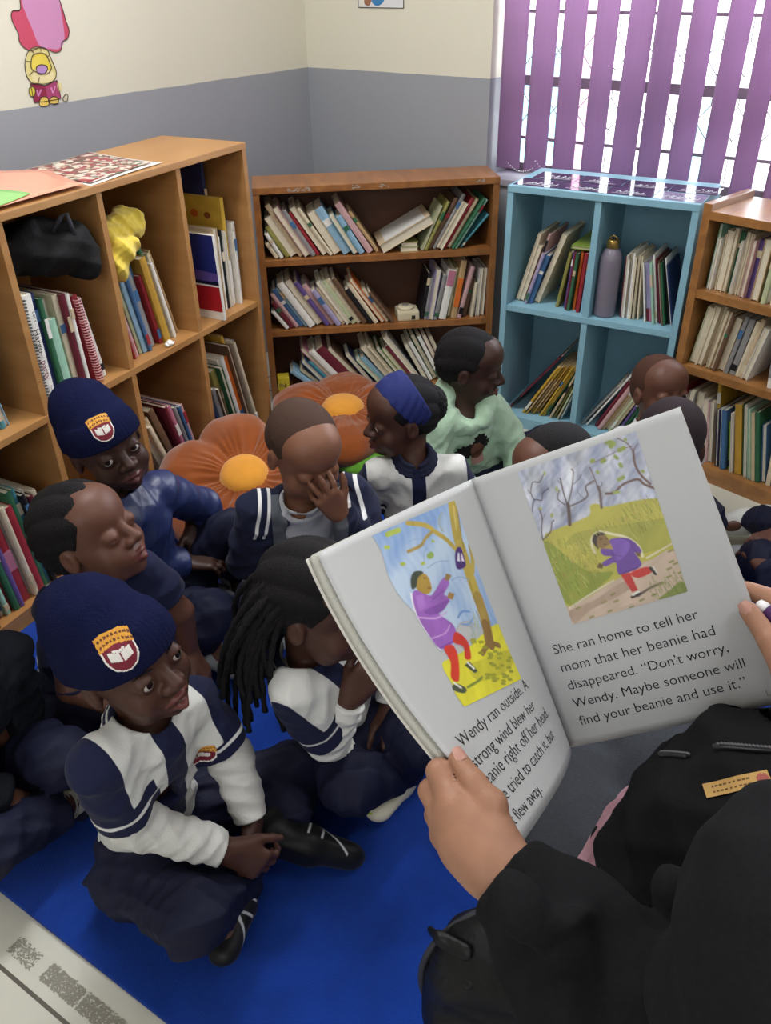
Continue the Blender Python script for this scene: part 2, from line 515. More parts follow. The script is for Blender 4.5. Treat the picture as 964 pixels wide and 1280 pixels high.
THREAD = None
def crest(target, H0, U, N, s, parent, base):
    """school crest: arched gold band over a maroon shield with an open white book"""
    U = A3(U)/np.linalg.norm(U); N = A3(N)-U*(A3(N) @ U); N /= np.linalg.norm(N); Vv = np.cross(N, U)
    m = [mat('thread_gold', 'd89a3a', .6), mat('thread_maroon', '7c2434', .6), mat('thread_white', 'ece8e2', .6), mat('thread_brown', '6a3a24', .6)]
    def shield(u, v): return abs(u) < .5*(1 if v > -.05 else max(0, 1-((-.05-v)/.52)**2)**.5) and v < .34
    def col(u, v):
        u /= s; v /= s
        if not (shield(u, v) or (.16 < v-.10*(1-(u/.5)**2) < .50 and abs(u) < .52)): return None
        vb = v-.10*(1-(u/.5)**2)
        if vb > .16:
            if abs(vb-.245) < .03 or abs(vb-.385) < .03: return 3 if (int((u+2)*26) % 3) else 0
            return 0
        if not (shield(u*1.12, v*1.09) and v < .3): return 2
        if -.26 < v-.10*abs(u)/.3 < .02 and abs(u) < .33: return 1 if abs(u) < .02 else 2
        if .03 < v-.3*abs(u) < .10 and abs(u) < .18: return 2
        return 1
    return decal('crest', target, H0, U, Vv, N, s*1.1, s*1.15, .0011, col, m, parent, base)

def plate(P, dirv, h, R, op='s', k=.002, ln=.06):
    """flat end of a sleeve or trouser leg"""
    d = A3(dirv)/np.linalg.norm(A3(dirv)); a = np.cross(d, (0, 0, 1.) if abs(d[2]) < .9 else (1., 0, 0)); a /= np.linalg.norm(a)
    return bx(A3(P)+d*ln/2, (ln/2, R, R), np.stack([d, a, np.cross(d, a)], 1), .001, k, op=op)

def seg(P, a, b):
    a, b = A3(a), A3(b); ba = b-a; L = np.linalg.norm(ba); t = (P-a) @ (ba/L)
    d = np.linalg.norm(P-a-np.outer(np.clip(t, 0, L), ba/L), axis=1)
    return t, d, L

SKINS = dict(dark='4c3026', deep='3e271f', mid='603e31', warm='7c533f')
HAIR = lambda: mat('black_hair', '131013', .75, .25, bump=.9, bscale=500)
NAVY = lambda: mat('navy_twill', '151830', .7, .25, bump=.25, bscale=300)

class Child:
    def __init__(c, label, J, az, pitch=0, roll=0, hs=1.0, skin='dark', h=.003, group='children seated on the carpet', name='person'):
        c.J = {k: A3(v) for k, v in J.items()}; c.H = Head(c.J['head'], az, pitch, roll, hs); c.h = h
        c.base = (c.J['pel'][0], c.J['pel'][1], RUGZ)
        c.root = empty(name, c.base, 0, label, 'person', group)
        J = c.J
        c.up = J['neck']-J['pel']; c.up /= np.linalg.norm(c.up)
        s = J['shR']-J['shL']; s -= c.up*(s @ c.up); c.side = s/np.linalg.norm(s); c.fwd = np.cross(c.up, c.side)
        c.chest = (J['shR']+J['shL'])/2-c.up*.06
        c.skin = mat('skin_'+skin, SKINS[skin], .48, .35, noise=.05, nscale=60, bump=.06, bscale=900)
        c.lip = mat('lips_'+skin, '6a3b36' if skin != 'deep' else '5c3230', .4, .4)
        c.drop = {}
    def Q(c, P): d = P-c.chest; return d @ c.side, d @ c.fwd, d @ c.up
    def body(c, eyes='open', mouth='closed', hands=None, legs=True, arms='RL', detail=True, look=(0, 0), hsz=1.12):
        J, H = c.J, c.H
        P = head_prims(H, eyes, mouth, detail)
        P += [rc(J['neck']-c.up*.045, H.p(0, -.024, -.055), .040, .035, .02), rc(J['pel'], c.chest, .055, .052, .03, n=c.fwd, flat=.8),
              rc(J['shR']*.8+J['shL']*.2, J['shL']*.8+J['shR']*.2, .026, .026, .015)]
        for q in arms:
            P += [rc(J['sh'+q], J['el'+q], .029, .027, .012), rc(J['el'+q], J['wr'+q], .027, .0195, .008)]
            hd = (hands or {}).get(q, {})
            f = A3(hd.get('fwd', J['wr'+q]-J['el'+q]))
            P += hand_prims(J['wr'+q]+f/np.linalg.norm(f)*.008, f, hd.get('palm', (0, 0, -1)), hsz, hd.get('curl', (20, 25, 20)), hd.get('spread', 6), hd.get('thumb', (45, 15)), q == 'L', hd.get('curls'))
        if legs:
            for q in 'RL':
                if 'kn'+q in J:
                    P += [rc(J['hip'+q], J['kn'+q], .052, .040, .02), rc(J['kn'+q], J['an'+q], .038, .027, .01), rc(J['an'+q], J['to'+q], .026, .020, .01)]
        o = skin('body', P, c.h, [c.skin, c.lip], c.root, c.base, {LIP: 1})
        if detail:
            if eyes == 'open': eyeballs(H, c.root, c.base, look)
        return o
    def brows(c): skin('eyebrows', brow_prims(c.H), .0012, HAIR(), c.root, c.base)
    def top(c, m, name='shirt', short=True, attrs=None, fat=1.0, fold=.004, neckr=.040, arms='RL', extra=None, h=None, sleeve=.72, hem=.03):
        J = c.J
        P = [rc(J['pel']+c.up*hem, c.chest, .090*fat, .082*fat, .03, n=c.fwd, flat=.78), rc(J['shR']*.9+J['shL']*.1, J['shL']*.9+J['shR']*.1, .040*fat, .040*fat, .025),
             rc(c.chest+c.up*.05, J['neck']-c.up*.004, .058, .044, .02)]
        for q in arms:
            a, e, w = J['sh'+q], J['el'+q], J['wr'+q]
            if short:
                b = a+(e-a)*sleeve
                P += [rc(a, b+(e-a)*.15, .040*fat, .048*fat, .018)]
            else:
                P += [rc(a, e, .043*fat, .041*fat, .018), rc(e, w, .040*fat, .034*fat, .012)]
        if extra: P += extra
        P.append(folds(fold*.8, 40, len(name)+int(abs(J['pel'][0]*1000)) % 50, c.up*.9+c.side*.5)); P.append(folds(fold*.5, 36, 5+int(abs(J['pel'][1]*777)) % 60, c.up*.7-c.side*.6))
        for q in arms:
            a, e, w = J['sh'+q], J['el'+q], J['wr'+q]
            if short: b = a+(e-a)*sleeve; P.append(plate(b, e-a, .06, .075))
            else: P.append(plate(w-(w-e)*.02, w-e, .05, .055, ln=.05))
        P.append(rc(J['neck']-c.up*.012, J['neck']+c.up*.09, neckr, neckr+.01, .004, op='s'))
        return skin(name, P, h or c.h*1.15, m, c.root, c.base, attrs=attrs)
    def under(c, m, t0=.5, arms='RL', r=1.0, cuff=.03):
        for q in arms:
            a, e, w = c.J['sh'+q], c.J['el'+q], c.J['wr'+q]
            s = a+(e-a)*t0
            P = [rc(s, e, .040*r, .038*r, .015), rc(e, w, .037*r, .030*r, .01), folds(.0035, 60, 5, w-e), plate(w-(w-e)*.04, w-e, .05, .05, ln=.05)]
            skin('undershirt_sleeve', P, c.h, m, c.root, c.base)
    def trousers(c, m=None, fold=.007, h=None, legs='RL', ank=.0, fat=1.0, seamat=None):
        J = c.J
        P = [rc(J['hipR'], J['hipL'], .076*fat, .076*fat, .03), rc(J['pel']-c.up*.01, J['pel']+c.up*.05, .082*fat, .082*fat, .03, n=c.fwd, flat=.82)]
        for q in legs:
            P += [rc(J['hip'+q], J['kn'+q], .069*fat, .053*fat, .025), rc(J['kn'+q], J['an'+q], .052*fat, .045*fat, .012)]
        P.append(folds(fold*.7, 38, 3+int(abs(J['pel'][0]*777)) % 60, c.fwd+c.side*.4)); P.append(folds(fold*.6, 30, 11+int(abs(J['pel'][1]*1000)) % 40))
        for q in legs:
            d = J['an'+q]-J['kn'+q]; d /= np.linalg.norm(d)
            P.append(plate(J['an'+q]-d*ank, d, .05, .065, ln=.05))
        P.append(bx((J['pel'][0], J['pel'][1], RUGZ-.05+.001), (.6, .6, .05), None, .001, .001, op='s'))
        return skin('trousers', P, h or c.h*1.3, m or NAVY(), c.root, c.base)
    def shoe(c, q, m, sock=None, trim=None, size=1.0, name='shoe'):
        J = c.J; a, t = J['an'+q], J['to'+q]; d = t-a; L = np.linalg.norm(d); d = d/L
        shin = J['kn'+q]-a; shin /= np.linalg.norm(shin)
        n = shin-d*(shin @ d); n /= np.linalg.norm(n)          # top of the foot
        heel = a-d*.028-n*.020; toe = t+d*.018-n*.004
        s = size
        P = [rc(heel, (heel+toe)/2, .031*s, .034*s, .01, n=n, flat=.95), rc((heel+toe)/2, toe, .034*s, .028*s, .01, n=n, flat=.72), rc(a-d*.02, a-d*.015+n*.012, .034*s, .033*s, .012)]
        sole = heel-n*.024
        P.append(dict(f=lambda X: (X-sole) @ n, c=a, R=9., k=.003, op='s', id=0))
        P.append(rc(a+n*.012-d*.014, a+n*.08-d*.014, .026*s, .026*s, .004, op='s'))
        side = np.cross(n, d)
        at = {'sole': lambda X: .008-((X-sole) @ n)}
        if trim:
            mid = (a+t)/2
            def strap(X):
                x = (X-mid) @ d; z = (X-mid) @ n; y = np.abs((X-mid) @ side)
                b1 = .0022-np.abs(np.abs(x+.002)-.013); b2 = .0022-np.abs(z-.010+.6*(x-.02))
                return np.maximum(np.minimum(b1, z+.012), np.minimum(b2, np.minimum(.045-np.abs(x-.02), y-.018)))
            at['trim'] = strap
        o = skin(name, P, .0026, m, c.root, c.base, attrs=at)
        if sock:
            Ps = [rc(a-d*.012+n*.0, a+shin*.055-d*.006, .031, .034, .01), rc(a, a+d*.03, .03, .026, .01)]
            Ps.append(warp(lambda X: .0012*np.sin(((X-a) @ shin)*700)))
            skin('sock', Ps, .0026, sock, c.root, c.base)
        return o
    def crop_hair(c, m=None, grow=1.0, front=.058, ridges=0, low=-.058, amp=.0016, name='hair', thick=.0035):
        H = c.H; g = thick
        P = [H.el((0, -.012, .026), (.070+g, .088+g, .074+g)), H.el((0, -.050, -.005), (.060+g, .050+g, .055+g), .02)]
        if ridges:
            def rid(X):
                L = H.loc(X); th = np.arctan2(L[:, 0], L[:, 2]+.03+.0*L[:, 1])
                return -amp*H.s*(np.abs(np.cos(th*ridges))*2-1)-.0006*np.sin(L[:, 1]*900+np.round(th*ridges/PI)*2)
            P.append(warp(rid))
        else: P.append(warp(lambda X: .0006*np.sin(X[:, 0]*900)*np.sin(X[:, 1]*900)*np.sin(X[:, 2]*900)))
        n1 = H.M @ A3((0, .80, -.60)); P.append(cut(H.p(0, front, .050), n1, .002))
        P.append(cut(H.p(0, -.02, low), H.M @ A3((0, .35, -1)), .002))
        for q in (-1, 1): P.append(H.el((q*.082, .004, -.020), (.025, .024, .034), .003, op='s'))
        return skin(name, P, .0022, m or HAIR(), c.root, c.base)
    def beanie(c, m, ang, s=.052, lift=.0, tall=.016, slouch=(0, -.02), el_deg=8):
        H = c.H
        skull = [H.el((0, -.012, .025), (.070, .088, .074)), H.el((0, .042, .040), (.052, .036, .040), .03), H.el((0, -.050, -.005), (.060, .050, .055), .02), H.el((0, .020, -.020), (.056, .056, .05), .03)]
        P = [dict(f=lambda X: field(skull, X, cull=.4)-.0065*H.s, c=H.p(0, -.01, .02), R=.125*H.s, k=.01, op='u', id=0), H.el((slouch[0], slouch[1]-.020, .062+tall), (.060, .070, .056), .035)]
        cuff = [dict(f=lambda X: field(skull, X, cull=.4)-.0098*H.s, c=H.p(0, -.01, .02), R=.13*H.s, k=.01, op='u', id=0)]
        def rib(X):
            L = H.loc(X); th = np.arctan2(L[:, 0], L[:, 1]+.01)
            return .0007*np.sin(th*70)*H.s
        nrm = H.M @ A3((0, .22, -1)); p0 = H.p(0, .085, .024+lift)
        lo = cut(p0, nrm, .004)
        # rolled cuff: the fatter shell below the roll line
        d = nrm/np.linalg.norm(nrm)
        def inter(X):
            a = field(cuff, X, cull=.3); b = ((X-(p0-d*.058*H.s)) @ -d)
            return np.maximum(a, b)
        P.append(dict(f=inter, c=H.c, R=.14, k=.004, op='u', id=0))
        P += [warp(rib), folds(.0018, 40, 3), lo]
        P.append(H.el((0, -.008, -.03), (.062, .075, .062), .004, op='s'))
        o = skin('beanie', P, .0026, m, c.root, c.base)
        a = math.radians(ang); e = math.radians(el_deg)
        N = H.M @ A3((math.sin(a)*math.cos(e), math.cos(a)*math.cos(e), math.sin(e)))
        U = H.M @ A3((math.cos(a), -math.sin(a), 0))       # viewer's right is the wearer's left
        C = H.p(math.sin(a)*.075, -.012+math.cos(a)*.092, .066+lift)
        crest(o, C, -U, N, s, o, (0, 0, 0)) if False else None
        cr = crest(o, C, -U, N, s, c.root, c.base)
        if cr: cr.parent = o
        return o
    def collar(c, m, attrs=None, r=.050, h=.020, drop=.022, name='collar'):
        J = c.J; n = 20; P = []
        ax = c.H.p(0, -.024, -.055)-J['neck']; ax /= np.linalg.norm(ax)
        pts = []
        for i in range(n+1):
            a = 2*PI*i/n-PI/2+.25+(2*PI-.5)*0
            a = PI/2+.22+(2*PI-.44)*i/n
            pts.append(J['neck']+c.side*math.cos(a)*r+c.fwd*math.sin(a)*r*.95+c.up*(.012-.022*max(0, math.sin(a))))
        for i in range(n):
            for k, (dz, o) in enumerate(((.007, -.003), (-.004, .003), (-.014, .009))):
                p = []
                for X in (pts[i], pts[i+1]):
                    rad = X-J['neck']; rad -= c.up*(rad @ c.up); rad /= np.linalg.norm(rad)
                    p.append(X+c.up*dz+rad*o)
                P.append(rc(p[0], p[1], .0052, .0052, .006))
        at = None
        if attrs:
            def st(X):
                rel = X-J['neck']; z = rel @ c.up
                rad = np.linalg.norm(rel-np.outer(z, c.up), axis=1)
                return rad-r
            at = {'stripe': lambda X: .0016-np.abs(np.abs(st(X)-.0085)-.0038)}
        return skin(name, P, .0022, m, c.root, c.base, attrs=at)

WHITE_KNIT = lambda: mat('white_knit', 'd9d8d3', .85, .15, bump=.25, bscale=350)
def polo_attrs(c, arms='RL', sleeve=.72, side_panels=True, placket=(.020, .12), px=.0, seam=.092):
    """white polo: navy sleeves with a white band, navy placket, navy lower panels"""
    J = c.J
    def navy(X):
        s, f, u = c.Q(X); v = np.full(len(X), -.05)
        for q in arms:
            a, e = J['sh'+q], J['el'+q]; t, d, L = seg(X, a, a+(e-a)*sleeve)
            m = 1 if q == 'R' else -1; v = np.maximum(v, np.minimum(np.minimum(np.maximum(s*m-seam, t-.075), .058-d), s*m-.035))
        v = np.maximum(v, np.minimum(np.minimum(placket[0]-np.abs(s-px), f-.01), u+placket[1]))
        if side_panels: v = np.maximum(v, np.minimum(-.085-u-.25*np.abs(s), f+.25))
        return v
    def band(X):
        v = np.full(len(X), -.05)
        for q in arms:
            a, e = J['sh'+q], J['el'+q]; t, d, L = seg(X, a, a+(e-a)*sleeve)
            v = np.maximum(v, np.minimum(np.minimum(.0030-np.abs(t-L+.020), .075-d), t-.05))
        return v
    return {'navy': navy, 'band': band}
POLO = lambda: panel_mat('school_polo', 'd4d4d0', [('navy', '191d3c'), ('band', 'd9d9d6')])
SHOE_BLACK = lambda: panel_mat('black_trainer', '17171a', [('trim', 'b9bcc0'), ('sole', '0d0d0f')], rough=.42, bump=.08, bscale=150)
# ------------------------------------------------------------------ the room (left wall x = 0, back wall y = 0)
def wall_paint():
    m = bpy.data.materials.new('two_tone_wall_paint'); m.use_nodes = True
    nt = m.node_tree; b = nt.nodes['Principled BSDF']; b.inputs['Roughness'].default_value = 0.42
    tc = nt.nodes.new('ShaderNodeTexCoord'); sx = nt.nodes.new('ShaderNodeSeparateXYZ')
    nt.links.new(tc.outputs['Object'], sx.inputs[0])
    n = nt.nodes.new('ShaderNodeTexNoise'); n.inputs['Scale'].default_value = 9; n.inputs['Detail'].default_value = 4
    nt.links.new(tc.outputs['Object'], n.inputs['Vector'])
    ad = nt.nodes.new('ShaderNodeMath'); ad.operation = 'MULTIPLY_ADD'; ad.inputs[1].default_value = 0.006
    nt.links.new(n.outputs['Fac'], ad.inputs[0]); nt.links.new(sx.outputs['Z'], ad.inputs[2])
    gt = nt.nodes.new('ShaderNodeMath'); gt.operation = 'GREATER_THAN'; gt.inputs[1].default_value = 1.063
    nt.links.new(ad.outputs[0], gt.inputs[0])
    mx = nt.nodes.new('ShaderNodeMix'); mx.data_type = 'RGBA'
    mx.inputs[6].default_value = lin('9a9ca2'); mx.inputs[7].default_value = lin('ddd8c6')
    nt.links.new(gt.outputs[0], mx.inputs[0]); nt.links.new(mx.outputs[2], b.inputs['Base Color'])
    bp = nt.nodes.new('ShaderNodeBump'); bp.inputs['Strength'].default_value = 0.15; bp.inputs['Distance'].default_value = 0.004
    nt.links.new(n.outputs['Fac'], bp.inputs['Height']); nt.links.new(bp.outputs[0], b.inputs['Normal'])
    return m
PAINT = wall_paint()
WX0, WX1, WZ0, WZ1 = 0.826, 3.10, 0.742, 2.15      # window opening in the back wall
RX, RY, RZ = 4.3, -4.6, 2.6
mb = MB(); mb.box((-0.15, RY, 0), (0, 0.25, RZ)); struct('wall_left', mb, PAINT)
mb = MB()
mb.box((0, 0, 0), (WX0, 0.25, RZ)); mb.box((WX1, 0, 0), (RX, 0.25, RZ))
mb.box((WX0, 0, 0), (WX1, 0.25, WZ0)); mb.box((WX0, 0, WZ1), (WX1, 0.25, RZ))
struct('wall_back', mb, PAINT)
mb = MB(); mb.box((RX, RY, 0), (RX+.15, 0.25, RZ)); struct('wall_right', mb, PAINT)
mb = MB(); mb.box((-.15, RY-.15, 0), (RX+.15, RY, RZ)); struct('wall_front', mb, PAINT)
mb = MB(); mb.box((-.15, RY-.15, RZ), (RX+.15, 0.25, RZ+.1)); struct('ceiling', mb, mat('ceiling_white', 'ece9e0', 0.8))

def tile_mat():
    m = bpy.data.materials.new('floor_tile'); m.use_nodes = True
    nt = m.node_tree; b = nt.nodes['Principled BSDF']; b.inputs['Roughness'].default_value = 0.35
    tc = nt.nodes.new('ShaderNodeTexCoord'); mp = nt.nodes.new('ShaderNodeMapping')
    mp.inputs['Location'].default_value = (-0.15, 0.170, 0)
    mp.inputs['Rotation'].default_value = (0, 0, math.radians(-3.5))
    br = nt.nodes.new('ShaderNodeTexBrick'); br.offset = 0.0; br.inputs['Scale'].default_value = 1.0
    br.inputs['Brick Width'].default_value = 0.50; br.inputs['Row Height'].default_value = 0.50
    br.inputs['Mortar Size'].default_value = 0.0035; br.inputs['Mortar Smooth'].default_value = 0.1
    br.inputs['Color1'].default_value = lin('cfcdc0'); br.inputs['Color2'].default_value = lin('cac8bb'); br.inputs['Mortar'].default_value = lin('5d584e')
    nt.links.new(tc.outputs['Object'], mp.inputs[0]); nt.links.new(mp.outputs[0], br.inputs['Vector'])
    nt.links.new(br.outputs['Color'], b.inputs['Base Color'])
    return m
mb = MB(); mb.box((-.15, RY-.15, -.1), (RX+.15, 0.25, 0)); struct('floor', mb, tile_mat())

# window: reveal is the wall itself; steel frame, sill, glass, diamond burglar bars
steel = mat('window_steel_paint', '8a8086', 0.5)
mb = MB()
for x in (WX0+.015, 1.38, 1.95, 2.52, WX1-.015): mb.box((x-.014, .150, WZ0), (x+.014, .180, WZ1))
for z in (WZ0+.015, 1.045, 1.62, WZ1-.015): mb.box((WX0, .148, z-.016), (WX1, .182, z+.016))
for z in (0.858, 1.253, 1.43): mb.box((WX0, .156, z-.005), (WX1, .174, z+.005))
wf = struct('window_1', mb, steel)
mb = MB()
mb.box((WX0, .163, WZ0), (WX1, .167, WZ1))
def glass_mat():
    m = bpy.data.materials.new('window_glass'); m.use_nodes = True
    nt = m.node_tree; nt.nodes.remove(nt.nodes['Principled BSDF'])
    t = nt.nodes.new('ShaderNodeBsdfTransparent'); g = nt.nodes.new('ShaderNodeBsdfGlossy'); g.inputs['Roughness'].default_value = 0.02
    f = nt.nodes.new('ShaderNodeFresnel'); f.inputs[0].default_value = 1.3
    mx = nt.nodes.new('ShaderNodeMixShader')
    nt.links.new(f.outputs[0], mx.inputs[0]); nt.links.new(t.outputs[0], mx.inputs[1]); nt.links.new(g.outputs[0], mx.inputs[2])
    nt.links.new(mx.outputs[0], nt.nodes['Material Output'].inputs[0])
    return m
mb.build('window_pane', glass_mat(), wf)
mb = MB()
x = WX0+.02
while x < WX1-.08:                               # diamond lattice of thin rods
    for z0 in (0.90, 1.085, 1.30):
        for (za, zb) in ((z0, z0+.10), (z0+.10, z0)):
            mb.tube([(x, .205, za), (x+.085, .205, zb)], .0022, 6)
    for z0 in (WZ0, 1.0, 1.185, 1.40):
        zt = min(z0+(.158 if z0 < .8 else .085 if z0 < 1.1 else .115 if z0 < 1.3 else .7), WZ1)
        mb.tube([(x, .205, z0), (x, .205, zt)], .0022, 6)
    x += .085
mb.build('burglar_bars', steel, wf)
mb = MB(); mb.box((WX0+.001, -.012, WZ0-.02), (WX1, .146, WZ0+.002), bev=.004); mb.build('window_sill', mat('sill_grey', '9d9aa6', 0.5), wf)

# outside: things glimpsed between the slats
mb = MB(); mb.box((-3, .3, -.3), (8, 9, -.1)); struct('ground_outside', mb, mat('yard_concrete', 'dad7d0', 0.9))
o = MB().box((-.47, 3.4, -.1), (-.24, 3.55, 2.3)).box((-.50, 3.38, 2.3), (-.21, 3.57, 2.36)).build('play_panel', mat('pink_paint', 'e0a0b8', 0.8))
tag(o, 'tall pink painted panel in the yard outside, glimpsed between the blind slats', 'panel')
o = MB().box((-.25, 2.2, -.1), (.02, 2.35, .94)).box((-.27, 2.18, .94), (.04, 2.37, .98)).build('gate_post', mat('teal_paint', '8ccfd6', 0.7))
tag(o, 'teal painted post in the yard beyond the left end of the window', 'post')
o = MB().prism([(0, 0), (.28, 0), (.25, .9)], .05, Matrix.Translation((.75, 1.9, -.1)) @ Matrix.Rotation(PI/2, 4, 'X')).build('swing_board', mat('teal_paint', '8ccfd6', 0.7))
tag(o, 'teal triangular board standing in the yard behind the middle of the blinds', 'board')

# vertical blinds
def slat_mat():
    m = bpy.data.materials.new('purple_blind_fabric'); m.use_nodes = True
    nt = m.node_tree; nt.nodes.remove(nt.nodes['Principled BSDF'])
    d = nt.nodes.new('ShaderNodeBsdfDiffuse'); t = nt.nodes.new('ShaderNodeBsdfTranslucent')
    tc = nt.nodes.new('ShaderNodeTexCoord'); mp = nt.nodes.new('ShaderNodeMapping'); mp.inputs['Scale'].default_value = (300, 300, 6)
    n = nt.nodes.new('ShaderNodeTexNoise'); n.inputs['Scale'].default_value = 1.0
    nt.links.new(tc.outputs['Object'], mp.inputs[0]); nt.links.new(mp.outputs[0], n.inputs['Vector'])
    cr = nt.nodes.new('ShaderNodeValToRGB'); cr.color_ramp.elements[0].color = lin('bd9cbe'); cr.color_ramp.elements[1].color = lin('c6a9c7')
    nt.links.new(n.outputs['Fac'], cr.inputs[0])
    nt.links.new(cr.outputs[0], d.inputs[0]); nt.links.new(cr.outputs[0], t.inputs[0])
    mx = nt.nodes.new('ShaderNodeMixShader'); mx.inputs[0].default_value = 0.5
    nt.links.new(d.outputs[0], mx.inputs[1]); nt.links.new(t.outputs[0], mx.inputs[2])
    nt.links.new(mx.outputs[0], nt.nodes['Material Output'].inputs[0])
    return m
blind = empty('vertical_blind', (WX0, .06, WZ0), 0, 'purple vertical slat blind hanging in the window above the blue bookcase', 'blind')
sm = slat_mat()
edges = [(.838, .932), (.948, 1.036), (1.060, 1.142), (1.168, 1.246), (1.272, 1.357), (1.371, 1.440), (1.472, 1.543), (1.576, 1.645), (1.678, 1.744), (1.782, 1.85)]
x = 1.886
while x < WX1-.09: edges.append((x, x+.068)); x += .104
for i, (a, b) in enumerate(edges):
    zt = WZ1-.05; zb = .768
    sk = (.012*math.sin(i*2.1)); b -= .008
    v = []; nn = 8
    for k in range(nn+1):
        u = k/nn; xx = a+(b-a)*u; yy = .06+(u-.5)*(.006+.03*(1 if i > 4 else .3))+.004*math.sin(PI*u)
        v.append((xx-WX0, yy-.06, zb-WZ0)); v.append((xx-WX0+sk, yy-.06, zt-WZ0))
    f = [(2*k, 2*k+2, 2*k+3, 2*k+1) for k in range(nn)]
    s = mesh_obj('slat', v, f, sm, blind, True)
    md = s.modifiers.new('thick', 'SOLIDIFY'); md.thickness = .0008
MB().box((0.01, -.025, WZ1-.05-WZ0), (WX1-WX0-.01, .025, WZ1-WZ0-.001)).build('head_rail', mat('blind_rail_white', 'e8e4e8', 0.5), blind)
mb = MB()
for i in range(len(edges)-1):                    # bead chain joining the slat feet
    xa = (edges[i][0]+edges[i][1])/2-WX0; xb = (edges[i+1][0]+edges[i+1][1])/2-WX0
    for k in range(12):
        u = k/12; xx = xa+(xb-xa)*u; zz = .785-WZ0-.022*4*u*(1-u)+(.018 if i == 1 else 0)*(1-u)
        mb.box((xx-.0019, -.0060, zz-.0019), (xx+.0019, -.0022, zz+.0019), bev=.001)
mb.build('bead_chain', mat('bead_white', 'f2eef4', 0.4), blind)

# rug
rug = [(1.10, -2.62), (1.349, -2.506), (1.777, -2.480), (3.2, -2.395), (3.05, -0.83), (0.35, -0.97), (0.35, -2.65)]
RUGZ = 0.012
def in_poly(x, y): return True
mb = MB()
rx0, ry0, rx1, ry1 = 0.45, -2.52, 3.3, -0.80
e0 = V((1.349, -2.506, 0)); e1 = V((1.777, -2.480, 0)); ed = (e1-e0).normalized(); en = V((-ed.y, ed.x, 0))
A = e0-ed*1.05; B = e0+ed*2.1
poly = [V((.8300, -2.540, 0)), B, B+en*1.55, V((.5600, -.950, 0))]
mb.prism([(p.x, p.y) for p in poly], RUGZ)
rugm = mat('blue_carpet', '123a94', 0.95, 0.1, noise=0.14, nscale=14, bump=0.8, bscale=420, sheen=0.1)
o = mb.build('rug', rugm); tag(o, 'bright blue carpet lying on the pale tiled floor under the children', 'rug')
bv = o.modifiers.new('edge', 'BEVEL'); bv.width = .004; bv.segments = 2

# worn residue of floor tape beside the rug
random.seed(3)
mb = MB(); nz = 0.0
for (t0, t1, dens) in ((-.02, .03, .3), (.115, .175, .5), (.20, .285, .95), (.29, .345, 1.0), (.348, .42, .95), (.43, .485, .55)):
    for k in range(int(520*dens*(t1-t0)/.06)):
        t = t0+(t1-t0)*random.random(); w = -.034-.030*random.random()
        a = random.choice((0, .5, -.4)); l = random.uniform(.0015, .0055)
        p = e0+ed*(t-.02)+en*w; nz = nz+2e-7; q = p+(ed*math.cos(a)+en*math.sin(a))*l; s = en*random.uniform(.0006, .0016)
        mb.add([V((c.x, c.y, .0004+nz)) for c in (p-s, q-s, q+s, p+s)], [(0, 1, 2, 3)])
o = mb.build('tape_residue', mat('tape_dirt', '8f8b80', 0.9)); tag(o, 'grey worn residue of floor tape on the tile along the rug edge', 'stain', kind='stuff')
p = e0+ed*.52+en*-.012
MB().box((-.007, -.0012, .0003), (.007, .0012, .002), M=Matrix.Translation(p) @ Matrix.Rotation(.4, 4, 'Z'), bev=.0005)
o = MB().box((-.007, -.0012, .0003), (.007, .0012, .002), M=Matrix.Translation(p) @ Matrix.Rotation(.4, 4, 'Z'), bev=.0005).build('paper_scrap', mat('scrap_white', 'f4f4ee', 0.8))
tag(o, 'tiny white paper scrap on the tile at the rug edge', 'scrap')
# ------------------------------------------------------------------ bookcases
LAM = wood('honey_laminate', 'a2713f', 'b28450', 0.42, (2, 2, 14))
LAMI = LAM
PINE = wood('varnished_pine', '84532c', 'a36c38', 0.38, (14, 3, 14), coat=0.3)
PINEB = wood('dark_hardboard', '4a2a1a', '5a3522', 0.6, (3, 3, 3))
BLUE = mat('light_blue_paint', '88b4c6', 0.5, 0.3, noise=0.05, nscale=12, bump=0.1, bscale=60)
ROSE = wood('orange_varnish', '8c5e34', 'a8743f', 0.36, (14, 3, 14), coat=0.4)

def case(name, loc, ang, label, length, depth, height, th, levels, divs, m, mback, lip=0.0, plinth=0.0):
    """levels: heights of shelf tops; divs: x of the divider centres, per row"""
    r = empty(name, (loc[0], loc[1], 0), math.radians(ang), label, 'bookcase')
    for x in (0, length-th):
        MB().box((x, 0, 0), (x+th, depth, height-(0 if lip > 0 else th)+lip), bev=.0015).build('side_panel', m, r)
    x0, x1 = (th, length-th) if lip > 0 else (0, length)
    MB().box((x0, -.002, height-th), (x1, depth, height), bev=.002).build('top_panel', m, r)
    for z in levels: MB().box((th, .002, z-th), (length-th, depth-.004, z), bev=.0015).build('shelf', m, r)
    rows = sorted(levels)+[height]
    for i in range(len(rows)-1):
        for x in divs: MB().box((x-th/2, .004, rows[i]), (x+th/2, depth-.004, rows[i+1]-th), bev=.001).build('divider', m, r)
    MB().box((th*.5, depth-.004, min(levels)-th), (length-th*.5, depth+.002, height-th*.5)).build('back_panel', mback, r)
    zb = min(levels)-th
    if zb > .012: MB().box((th, .003, 0), (length-th, .018, zb), bev=.001).build('plinth', m, r)
    return r

